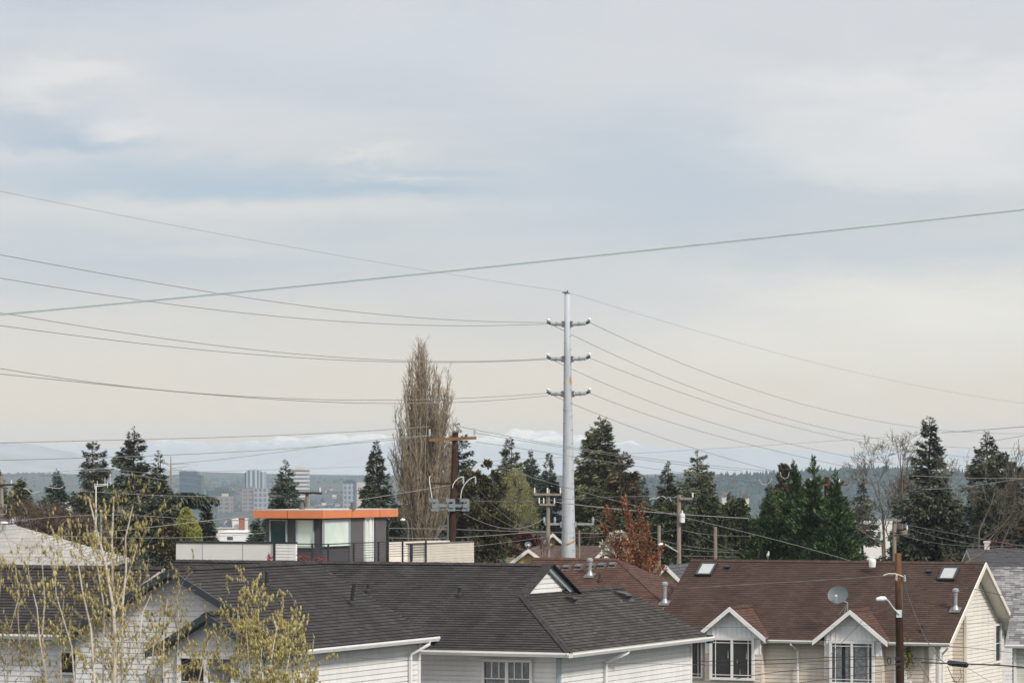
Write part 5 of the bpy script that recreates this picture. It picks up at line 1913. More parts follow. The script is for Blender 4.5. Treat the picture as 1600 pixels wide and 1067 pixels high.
# --- the catkin trees in the foreground
def catkin_tree(label, base_px, d, stems, seed, ncat, twig_len, tip=.0, box=None, sub=(5, 9)):
    """stems are polylines of photo pixels"""
    r = np.random.default_rng(seed)
    s = F / d
    X = (base_px - 800) / s
    t = thing('catkin_tree', label, 'tree', (X, d, 0))
    mb = MB()
    segl, tips = [], []
    for st in stems:
        off = r.uniform(-1.0, 1.0)
        rad = st[0]
        pts = [V3((X + r.uniform(-.15, .15), d, 0.0))] + [at(x, y, d + off) for x, y in st[1]]
        rs = [rad * 1.9] + [rad * (1 - .75 * i / (len(pts) - 1)) for i in range(1, len(pts))]
        mb.tube(pts, rs, 6)
        # twigs leave the stem all the way up
        for a, b, ra in zip(pts[1:], pts[2:], rs[1:]):
            n = max(2, int((b - a).length * r.integers(*sub)))
            for k in range(n):
                p = np.array(a.lerp(b, r.random()))
                dd = np.array([r.normal() * .75, r.normal() * .6, .55 + r.random() * .5])
                tw = []
                grow(r, p, dd / np.linalg.norm(dd), twig_len * r.uniform(.5, 1.2), min(ra * .4, .008), 3, tw, .5, .06, (1, 3), .66, .15, 3, .0021)
                segl += tw
                tips += [o[1] for o in tw]
        tips.append(np.array(pts[-1]))
    mb.build('trunk', BIRCH, t)
    V, Q = segs([o[0] for o in segl], [o[1] for o in segl], [o[2] for o in segl], [o[3] for o in segl])
    np_mesh('branches', V, Q, BIRCHT, t)
    tips = np.array(tips)
    pick = tips[r.integers(len(tips), size=ncat)]
    # hanging catkins: spindles of 5 sides
    L = r.uniform(.022, .054, ncat)
    R = np.clip(L * r.uniform(.13, .19, ncat), .0038, .008)
    dirv = np.stack([r.normal(size=ncat) * .16, r.normal(size=ncat) * .16, -np.ones(ncat)], 1)
    lev = [(0, .25), (.2, .9), (.55, 1.0), (.85, .7), (1.0, .15)]
    ns = 5
    V = np.zeros((ncat, len(lev) * ns, 3))
    for i, (f, q) in enumerate(lev):
        for j in range(ns):
            a = 2 * math.pi * j / ns + i * .6
            V[:, i * ns + j] = pick + dirv * (L * f)[:, None] + np.stack([np.cos(a) * R * q, np.sin(a) * R * q, 0 * R], 1)
    k = (np.arange(ncat) * len(lev) * ns)[:, None]
    Q = np.concatenate([k + np.array([[i * ns + j, i * ns + (j + 1) % ns, (i + 1) * ns + (j + 1) % ns, (i + 1) * ns + j]]) for i in range(len(lev) - 1) for j in range(ns)])
    c = np_mesh('catkins', V.reshape(-1, 3), Q, LF['catkin'], t)
    return t


S1 = [(.022, [(178, 1100), (180, 1000), (177, 950), (165, 880), (152, 830), (138, 775)]),
      (.022, [(182, 1100), (178, 960), (176, 900), (175, 840), (178, 775)]),
      (.016, [(190, 1090), (192, 940), (197, 890), (196, 840), (208, 790)]),
      (.014, [(175, 1090), (178, 960), (205, 885), (215, 850)]),
      (.014, [(150, 1100), (142, 980), (130, 930), (122, 880), (118, 850)]),
      (.014, [(75, 1110), (66, 990), (70, 940), (66, 880), (50, 830)]),
      (.011, [(80, 1100), (62, 1000), (58, 950), (46, 905), (40, 850)]),
      (.011, [(95, 1100), (95, 1000), (100, 930)]),
      (.012, [(160, 1100), (163, 950), (153, 890), (146, 860)]),
      (.011, [(210, 1100), (222, 960), (235, 930)]), (.011, [(190, 1100), (207, 985), (228, 945)]),
      (.011, [(255, 1100), (256, 980), (262, 935)]), (.010, [(275, 1100), (279, 985), (279, 940)]),
      (.011, [(10, 1110), (14, 990), (30, 930), (22, 870)]), (.010, [(-20, 1110), (-6, 980), (2, 900)]),
      (.010, [(120, 1110), (112, 1010), (88, 930), (84, 870)]), (.010, [(45, 1110), (30, 1000), (28, 950)]),
      (.010, [(230, 1100), (240, 1010), (262, 960)]), (.009, [(300, 1110), (318, 1030), (326, 1000)])]
catkin_tree('multi stemmed tree hung with yellow catkins before the left gable', 130, 36, S1, 71, 4200, .34)
S2 = [(.014, [(400, 1130), (405, 1062), (410, 1002), (398, 952)]), (.013, [(415, 1130), (420, 1052), (432, 982), (425, 957)]),
      (.012, [(385, 1130), (375, 1062), (370, 992), (372, 952)]), (.012, [(430, 1130), (445, 1062), (455, 1007), (462, 972)]),
      (.011, [(440, 1130), (465, 1082), (480, 1032), (484, 1007)]), (.011, [(370, 1130), (350, 1072), (346, 1012)]), (.010, [(455, 1130), (485, 1097), (500, 1062)]),
      (.010, [(360, 1130), (330, 1082), (325, 1032)]), (.010, [(400, 1130), (392, 1082), (388, 1022), (384, 972)]), (.010, [(425, 1130), (440, 1082), (442, 1022)])]
catkin_tree('bushy tree thick with yellow catkins in front of the white side wall', 410, 39, S2, 72, 8500, .26, sub=(11, 18))
# ------------------------------------------------------------------ poles, wires and small things
def insulator(parent, p, h=.22, r=.055, mat='porcelain', name='insulator', ax=Z):
    mb = MB()
    p, ax = V3(p), V3(ax).normalized()
    pts, rs = [], []
    for f, q in ((0, .5), (.15, .5), (.2, 1), (.28, .55), (.42, 1), (.5, .55), (.64, 1), (.72, .5), (.9, .7), (1, .4)):
        pts.append(p + ax * h * f)
        rs.append(r * q)
    mb.tube(pts, rs, 8)
    return mb.build(name, M[mat], parent)


# --- the tall steel transmission pole
D0 = 200
s0 = F / D0
sx = lambda px: (px - 800) / s0
sz_ = lambda py: EYE + (HOR - py) / s0
pole = thing('transmission_pole', 'tall pale galvanised steel pole with three tiers of short insulator arms', 'utility pole', (sx(888.6), D0, 0))
mb = MB()
zs = [0, sz_(875), sz_(700), sz_(560), sz_(459)]
xs_ = [sx(889), sx(888.4), sx(887.6), sx(886.8), sx(886.2)]
ws = [13.6, 11.2, 8.2, 5.8, 4.2]
mb.tube([V3((x, D0, z)) for x, z in zip(xs_, zs)], [w / s0 for w in ws], 16)
mb.build('shaft', M['pole_steel'], pole, smooth=True)


def pole_x(z):
    return float(np.interp(z, zs, xs_))


def pole_r(z):
    return float(np.interp(z, zs, [w / s0 for w in ws]))


jn = MB()
for y in (640, 760):
    z = sz_(y)
    jn.tube([V3((pole_x(z), D0, z - .05)), V3((pole_x(z), D0, z + .05))], pole_r(z) + .012, 16)
    o = jn.build('slip_joint', M['pole_steel'], pole)
    jn = MB()
st = MB()
for i in range(34):
    z = sz_(870) + i * .38
    sg = 1 if i % 2 else -1
    st = MB()
    a = V3((pole_x(z) + sg * pole_r(z) * .62, D0 - pole_r(z) * .75, z))
    st.tube([a, a + V3((sg * .10, -.12, .0))], .012, 5)
    st.build('step_bolt', M['galv_dull'], pole)
cap = MB()
zt = zs[-1]
cap.tube([V3((pole_x(zt), D0, zt)), V3((pole_x(zt), D0, zt + .05))], .17, 12)
cap.box((pole_x(zt) - .12, D0, zt + .08), (.17, 0, .01), (0, .05, 0), (0, 0, .03))
cap.bar((pole_x(zt) - .04, D0, zt + .08), (pole_x(zt) + .05, D0, zt + .2), .06, .06)
cap.build('shield_wire_clamp', M['galv_dull'], pole)
ARM_TIPS = {}
for tier, y in enumerate((506.5, 561, 615.5)):
    z = sz_(y)
    for sg, tip in ((-1, 857.5), (1, 919.5)):
        xc, rr_ = pole_x(z), pole_r(z)
        fl = MB()
        fl.box((xc + sg * (rr_ + .05), D0, z), (.06, 0, 0), (0, .14, 0), (0, 0, .17))
        for k in (-1, 1):
            fl.box((xc + sg * (rr_ + .13), D0, z + k * .12), (.03, 0, 0), (0, .05, 0), (0, 0, .03))
        a = fl.build('line_post', M['galv_dull'], pole)
        x0, x1 = xc + sg * (rr_ + .11), sx(tip)
        r_ = MB()
        rise = .05 if sg > 0 else .02
        n = 22
        P, Rr = [], []
        for i in range(n + 1):
            f = i / n
            P.append(V3((x0 + (x1 - x0) * f * .84, D0, z + rise * f)))
            Rr.append(.085 + (.045 if i % 2 else 0) + (.05 if i in (0, 11) else 0))
        r_.tube(P, Rr, 10)
        r_.build('insulator_shed', M['porcelain'], a)
        c = MB()
        e = P[-1]
        c.tube([e, e + V3((sg * .12, 0, .06)), e + V3((sg * .24, 0, .10))], [.08, .09, .06], 8)
        c.build('wire_clamp', M['dark_metal'], a)
        d_ = MB()
        d_.tube([e + V3((sg * .17 - .10 * sg, 0, .22)), e + V3((sg * .17, 0, .24)), e + V3((sg * .17 + sg * .1, 0, .22))], [.04, .07, .04], 8)
        d_.build('cap', M['lamp_grey'], a)
        ARM_TIPS[(tier, sg)] = e + V3((sg * .24, 0, .12))
z = sz_(818.5)
arm = MB()
for x0, x1 in ((851, 878.5), (898.6, 928)):
    arm.bar((sx(x0), D0, z), (sx(x1), D0, z), .13, .12)
for sg in (-1, 1):
    arm.box((pole_x(z) + sg * (pole_r(z) + .04), D0, z - .02), (.05, 0, 0), (0, .12, 0), (0, 0, .16))
ar = arm.build('lower_arm', M['galv'], pole)
for x in (850.5, 867, 926.5):
    insulator(ar, (sx(x), D0, z + .06), .33, .085)
rp = MB()
for y0, y1, a0, a1 in ((590, 601, -1.15, -.25), (845.5, 849, -2.0, -.25)):
    za, zb = sz_(y1), sz_(y0)
    n = 6
    for i in range(n):
        b0, b1 = a0 + (a1 - a0) * i / n, a0 + (a1 - a0) * (i + 1) / n
        pts = []
        for b, zz_ in ((b0, za), (b1, za), (b1, zb), (b0, zb)):
            rr_ = pole_r(zz_) + .006
            pts.append((pole_x(zz_) + math.cos(b) * rr_, D0 + math.sin(b) * rr_, zz_ + .16 * (b + 1.1) * (1 if y0 > 800 else 0)))
        rp.poly(pts)
rp.build('rust_stain', M['rust'], pole)

# --- brown wooden pole with switches
D1 = 160
s1 = F / D1
X1 = lambda px: (px - 800) / s1
Z1 = lambda py: EYE + (HOR - py) / s1
wp = thing('utility_pole', 'dark brown wooden pole with a long crossarm and three grey switches', 'utility pole', (X1(704.5), D1, 0))
mb = MB()
mb.tube([(X1(703.5), D1, 0), (X1(706.5), D1, Z1(845)), (X1(709), D1, Z1(760)), (X1(711.5), D1, Z1(676))], [.21, .172, .155, .13], 10)
mb.build('shaft', M['wood_dark'], wp)
mb = MB()
mb.bar((X1(671), D1 - .18, Z1(687.5)), (X1(744.5), D1 - .18, Z1(684)), .10, .13)
ca = mb.build('crossarm', M['wood_arm'], wp)
for x, y in ((671.5, 683), (741.5, 680.5)):
    insulator(ca, (X1(x), D1 - .18, Z1(y)), .36, .06)
mb = MB()
mb.tube([(X1(706), D1 - .2, Z1(690)), (X1(709.5), D1 - .2, Z1(702)), (X1(715), D1 - .2, Z1(689))], .018, 5)
mb.build('brace', M['galv_dull'], wp)
mb = MB()
mb.box((X1(711.5), D1, Z1(675.3)), (.17, 0, 0), (0, .17, 0), (0, 0, .02))
mb.build('pole_cap', M['galv_dull'], wp)
mb = MB()
mb.bar((X1(673), D1 - .17, Z1(755)), (X1(723), D1 - .17, Z1(756.5)), .09, .09)
mb.build('crossarm', M['wood_dark'], wp)
sw_ = MB()
sw_.bar((X1(683), D1 - .25, Z1(789)), (X1(730), D1 - .25, Z1(790)), .12, .14)
sw_.bar((X1(686), D1 - .25, Z1(795.5)), (X1(727), D1 - .25, Z1(797)), .04, .04)
M['switch_grey'] = plain('switch_grey', (.19, .225, .25), .4, .1, var=.15)
sw_.build('switch_rail', M['switch_grey'], wp)
for x in (680, 706, 728):
    mb = MB()
    mb.box((X1(x), D1 - .3, Z1(790)), (.13, 0, 0), (0, .12, 0), (0, 0, .09))
    mb.box((X1(x) + .1, D1 - .3, Z1(790)), (.06, 0, 0), (0, .10, 0), (0, 0, .24))
    mb.box((X1(x) - .06, D1 - .3, Z1(781.5)), (.20, 0, 0), (0, .11, 0), (0, 0, .07))
    mb.box((X1(x) - .02, D1 - .3, Z1(796.5)), (.16, 0, 0), (0, .08, 0), (0, 0, .05))
    mb.tube([(X1(x) - .24, D1 - .3, Z1(776.5)), (X1(x) - .24, D1 - .3, Z1(784))], .035, 6)
    mb.build('line_switch', M['switch_grey'], wp)
for pts in ([(675, 778), (673, 765), (671, 752), (671, 745), (673.5, 743)], [(707, 762), (708, 757), (711, 752), (715, 748), (719.5, 745.5), (724, 744.5)], [(720, 778), (720.3, 772), (721.5, 766), (724, 760), (728, 754), (733, 749), (738, 746), (743, 744.5)]):
    mb = MB()
    mb.tube([at(x, y, D1 - .35) for x, y in pts], .017, 6)
    mb.build('jumper_wire', M['trim'], wp)
for x, y in ((724, 745), (743, 745)):
    insulator(wp, V3(at(x, y, D1 - .3)) - Z * .32, .32, .05, name='surge_arrester')
mb = MB()
mb.tube([(X1(699.5), D1 - .22, 0), (X1(699.8), D1 - .22, Z1(797))], .045, 8)
mb.build('conduit', M['galv_dull'], wp)

# --- streetlight pole in front of the brown house
D2 = 112
s2 = F / D2
X2 = lambda px: (px - 800) / s2
Z2 = lambda py: EYE + (HOR - py) / s2
lp = thing('utility_pole', 'brown wooden pole with a small street lamp in front of the brown roofed house', 'utility pole', (X2(1406), D2, 0))
mb = MB()
mb.tube([(X2(1407.5), D2, 0), (X2(1405.8), D2, Z2(1000)), (X2(1403), D2, Z2(864))], [.155, .125, .105], 12)


def two_tone():
    """weathered orange brown top, dark treated timber below"""
    m = M['wood_brown'].copy()
    m.name = 'treated_pole'
    nt = m.node_tree
    L = nt.links.new
    b = nt.nodes['Principled BSDF']
    src = b.inputs['Base Color'].links[0].from_socket
    tc = N(nt, 'ShaderNodeTexCoord')
    sp_ = N(nt, 'ShaderNodeSeparateXYZ')
    L(tc.outputs['Object'], sp_.inputs[0])
    mr = N(nt, 'ShaderNodeMapRange')
    mr.inputs[1].default_value, mr.inputs[2].default_value = Z2(955), Z2(905)
    L(sp_.outputs['Z'], mr.inputs[0])
    mx = N(nt, 'ShaderNodeMix', data_type='RGBA', blend_type='MULTIPLY')
    mx.inputs[0].default_value = 1
    rr_ = ramp(nt, mr.outputs[0], [(0, lin(.27, .24, .25)), (1, lin(1.25, 1.1, .95))])
    L(src, mx.inputs[6])
    L(rr_.outputs[0], mx.inputs[7])
    L(mx.outputs[2], b.inputs['Base Color'])
    return m


mb.build('shaft', two_tone(), lp)
mb = MB()
mb.box((X2(1404), D2 - .13, Z2(958)), (.085, 0, 0), (0, .03, 0), (0, 0, .12))
mb.tube([(X2(1404), D2 - .15, Z2(959)), (X2(1394), D2 - .3, Z2(949)), (X2(1386), D2 - .45, Z2(938.5)), (X2(1381), D2 - .55, Z2(934.5))], .032, 8)
la = mb.build('lamp_arm', M['lamp_grey'], lp)
mb = MB()
e = V3((X2(1382.5), D2 - .55, Z2(934.5)))
mb.tube([e, e + V3((-.05, 0, .01)), e + V3((-.2, 0, .0)), e + V3((-.31, 0, -.02)), e + V3((-.34, 0, -.03))], [.03, .075, .085, .06, .02], 10)
mb.build('lamp_head', M['white_metal'], la)
mb = MB()
mb.tube([(X2(1409.5), D2 - .05, 0), (X2(1409.3), D2 - .05, Z2(960)), (X2(1408), D2 - .05, Z2(903))], .022, 6)
mb.build('conduit', M['galv_dull'], lp)
for x, y in ((1400, 903), (1413, 904)):
    insulator(lp, (X2(x), D2 - .13, Z2(y + 4)), .2, .05)
mb = MB()
mb.tube([at(1380, 898.5, D2 - .1), at(1388, 896, D2 - .1), at(1399, 896, D2 - .12), at(1413, 901, D2 - .12)], .016, 5)
mb.build('dead_end_grip', M['trim_cream'], lp)

# --- middle distance poles
def wood_pole(label, px, ytop, d, r, arms, mat='wood_grey', ins=.24, extra=None, lean=0):
    s = F / d
    X = (px - 800) / s
    zt = EYE + (HOR - ytop) / s
    t = thing('utility_pole', label, 'utility pole', (X, d, gz(d)))
    mb = MB()
    mb.tube([(X - lean, d, gz(d) - .2), (X - lean * .4, d, zt * .5), (X, d, zt)], [r * 1.35, r * 1.15, r], 9)
    mb.build('shaft', M[mat], t)
    for x0, x1, y0, y1, m2, pins in arms:
        mb = MB()
        a, b = at(x0, y0, d - r - .05), at(x1, y1, d - r - .05)
        mb.bar(a, b, .09, .11)
        o = mb.build('crossarm', M[m2], t)
        for f in pins:
            insulator(o, a.lerp(b, f) + Z * .05, ins, .05, 'porcelain_white')
    return t


wood_pole('grey wooden pole with two crossarms left of the steel pole', 856.5, 764, 186, .105, [(834, 877, 772, 772.5, 'wood_grey', (.03, .5, .97)), (842, 867, 788, 788.5, 'wood_grey', (.02, .3, .97))], ins=.3)
tp = wood_pole('grey wooden pole with a white transformer and a curved street lamp', 1061, 773, 172, .10, [(1062, 1083, 778.5, 779, 'wood_grey', (.97,))])
s = F / 172
c = at(1066, 809, 171.8)
mb = MB()
mb.tube([c - Z * .24, c - Z * .22, c + Z * .2, c + Z * .23], [.11, .13, .13, .06], 12)
mb.tube([c + Z * .22, c + Z * .36], .035, 6)
mb.build('transformer', M['white_metal'], tp)
mb = MB()
mb.tube([at(1059, 862, 171.6), at(1050, 857, 171), at(1040, 850.5, 170.6), at(1034, 850, 170.4)], .035, 7)
mb.tube([at(1036, 850, 170.4), at(1033, 850, 170.4), at(1029, 851, 170.3)], [.05, .08, .04], 8)
mb.build('lamp_arm', M['lamp_grey'], tp)
wood_pole('thin tan pole behind the copper leaved tree', 1030, 821, 190, .09, [])
wood_pole('thin tan pole in the evergreen thicket by the right brown ridge', 1118, 823, 190, .09, [])
wood_pole('thin pale post on the taupe roof behind the steel pole', 905, 828, 200, .05, [])
rp_ = wood_pole('dark pole with a reddish crossarm above the bright cypresses', 1292, 745, 205, .16, [(1254, 1324, 757, 757.5, 'wood_red', (.18, .82))], mat='wood_dark', ins=.3)
yp = wood_pole('mossy pole with two short crossarms in front of the large ragged fir', 1397.5, 812, 182, .10, [(1383, 1408, 812, 813, 'wood_grey', ()), (1396, 1418, 834, 829, 'wood_grey', (.97,)), (1398, 1418, 832, 833, 'wood_grey', ())])
lpole = wood_pole('weathered pole with a square bracket at the left edge', 2, 744, 205, .13, [(-18, 24, 758, 757, 'wood_dark', (.85,))])
mb = MB()
for a, b in (((1, 788), (10, 788)), ((10, 788), (10, 803)), ((1, 803), (10, 803))):
    mb.bar(at(*a, 204.7), at(*b, 204.7), .06, .06)
mb.build('bracket', M['galv'], lpole)
wood_pole('dark pole top with one crossarm behind the charcoal penthouse', 480, 768, 185, .10, [(460, 503, 769.5, 770.5, 'wood_dark', (.93,))], mat='wood_grey', ins=.25)

# television aerials on masts at the left
for lb, x, y0, d, bars in (('white television aerial mast before the dark twin topped fir', 150, 760, 150, [((148, 757), (168, 756)), ((152, 760), (152, 751)), ((164, 757), (164, 746)), ((171, 754), (178, 754)), ((172, 758), (172, 740)), ((168, 762), (168, 753)), ((148, 764), (148, 755))]),):
    t = thing('television_aerial', lb, 'aerial', at(x, 900, d))
    mb = MB()
    mb.tube([at(x - 1, 1010, d), at(x, y0, d)], .028, 6)
    mb.build('mast', M['white_metal'], t)
    mb = MB()
    for a, b in bars:
        mb.tube([at(*a, d), at(*b, d)], .012, 4)
    mb.bar(at(148, 760, d), at(170, 757, d), .03, .03)
    mb.build('antenna', M['white_metal'], t)
t = thing('metal_pipe', 'upright pale metal pipe beside the television aerial mast', 'pipe', at(157, 900, 140))
mb = MB()
mb.tube([at(157, 960, 140), at(158, 798, 140)], .045, 8)
mb.build('shaft', M['galv'], t)
mb = MB()
mb.tube([at(158, 799, 140), at(158, 796.5, 140)], .06, 8)
mb.build('cap', M['white_metal'], t)
vpipe(pale, at(6.5, 835, 117.0), .35, r=.07, mat='galv')
mb = MB()
mb.tube([at(6.5, 817.5, 117), at(6.5, 815.5, 117), at(6.5, 814.5, 117)], [.13, .13, .04], 10)
mb.build('pipe_cap', M['white_metal'], pale)
# small street lamp right of the penthouse
t = thing('street_lamp', 'small pale street lamp right of the orange fascia', 'street lamp', (X1(636), 185, 0))
mb = MB()
mb.tube([at(638, 1000, 185), at(638, 822, 185), at(636, 815, 185), at(632, 812, 185), at(629, 812, 185)], .04, 6)
mb.build('post', M['galv_dull'], t)
mb = MB()
mb.tube([at(633, 812, 184.9), at(629, 811.8, 184.9), at(625.5, 812.5, 184.9)], [.04, .09, .03], 8)
mb.build('lamp_head', M['white_metal'], t)

# ------------------------------------------------------------------ wires
def wire(label, pts, d0, d1, r, mat='cable', name='power_line', n=40, group=None, cat='cable'):
    """cable through photo points pts, d0 metres off at the first and d1 at the last"""
    pts = [np.array(p, float) for p in pts]
    xs_ = np.array([p[0] for p in pts])
    out = []
    if len(pts) == 2:
        ctrl = [pts[0], (pts[0] + pts[1]) / 2 + np.array([0, 2.0]), pts[1]]
        pts, xs_ = ctrl, np.array([p[0] for p in ctrl])
    # smooth polynomial sag through the points
    deg = min(len(pts) - 1, 3)
    m, sc = xs_.mean(), max(np.ptp(xs_), 1e-6)
    co = np.polyfit((xs_ - m) / sc, [p[1] for p in pts], deg)
    xa, xb = pts[0][0], pts[-1][0]
    XA, XB = (xa - 260 if xa <= -40 else xa), (xb + 260 if xb >= 1640 else xb)   # spans that leave the frame run on beyond it
    for i in range(n + 1):
        x = XA + (XB - XA) * i / n
        xc = min(max(x, xa), xb)
        e = 1.0 if xc == xa else -1.0
        y = np.polyval(co, (xc - m) / sc)
        if x != xc:
            y += (np.polyval(co, (xc + e - m) / sc) - y) / e * (x - xc)
        f = (x - xa) / (xb - xa)
        dinv = max((1 - f) / d0 + f / d1, .0015)
        out.append(at(x, y, 1 / dinv))
    mb = MB()
    mb.tube(out, r, 5, cap=True)
    o = mb.build(name, M[mat], None, base=out[0])
    return tag(o, label, cat, group or 'overhead wires')


W2 = .0155
wire('thin shield wire from the left edge to the tip of the steel pole', [(-40, 290), (0, 300), (340, 365), (680, 425), (885, 456)], 150, 200, .009, 'cable_thin', name='shield_wire')
wire('thin shield wire falling from the steel pole tip to the right edge', [(887, 457), (1070, 512), (1260, 563), (1500, 615), (1640, 635)], 200, 330, .009, 'cable_thin', name='shield_wire')
LW = [('upper conductor reaching the top left arm of the steel pole', [(-40, 391), (0, 398), (265, 446), (600, 492), (790, 503), (857, 504)]),
      ('lower conductor reaching the top left arm of the steel pole', [(-40, 428), (0, 434), (225, 470), (500, 500), (740, 509), (857, 506)]),
      ('upper conductor reaching the middle left arm of the steel pole', [(-40, 482), (0, 488), (250, 528), (480, 555), (680, 564), (857, 560)]),
      ('lower conductor reaching the middle left arm of the steel pole', [(-40, 503), (0, 508.5), (300, 545), (480, 560), (680, 566), (857, 561.5)]),
      ('upper conductor reaching the lowest left arm of the steel pole', [(-40, 569), (0, 575), (180, 602), (350, 617), (600, 625), (857, 614)]),
      ('lower conductor reaching the lowest left arm of the steel pole', [(-40, 580), (0, 584.5), (200, 604), (350, 619), (620, 630), (857, 618)])]
for lb, p in LW:
    wire(lb, p, 140, 199.7, W2, 'cable_grey', name='conductor')
RW = [('conductor from the top right arm of the steel pole', [(921, 504), (1050, 561), (1250, 631), (1440, 668), (1640, 676)], 320),
      ('conductor passing behind the steel pole below its top arm', [(866, 509), (900, 527), (1050, 592), (1250, 661), (1390, 687), (1640, 697)], 320),
      ('conductor from the middle right arm of the steel pole', [(921, 559), (1010, 594), (1145, 640), (1250, 669), (1390, 699), (1640, 718)], 320),
      ('conductor passing behind the steel pole below its middle arm', [(866, 564), (900, 579), (1050, 640), (1250, 697), (1400, 726)], 260),
      ('conductor from the lowest right arm of the steel pole', [(921, 614), (995, 642), (1150, 689), (1250, 713), (1340, 733)], 250),
      ('conductor passing behind the steel pole below its lowest arm', [(866, 619), (900, 633), (1000, 672), (1087, 701), (1215, 737)], 240)]
for lb, p, d1 in RW:
    wire(lb, p, 200.6, d1, W2, 'cable_grey', name='conductor')
wire('thick pale green wire crossing the whole sky from lower left to upper right', [(-60, 497), (0, 491), (400, 454), (800, 413), (1200, 371), (1600, 328), (1660, 321)], 24, 24, .0068, 'cable_teal')
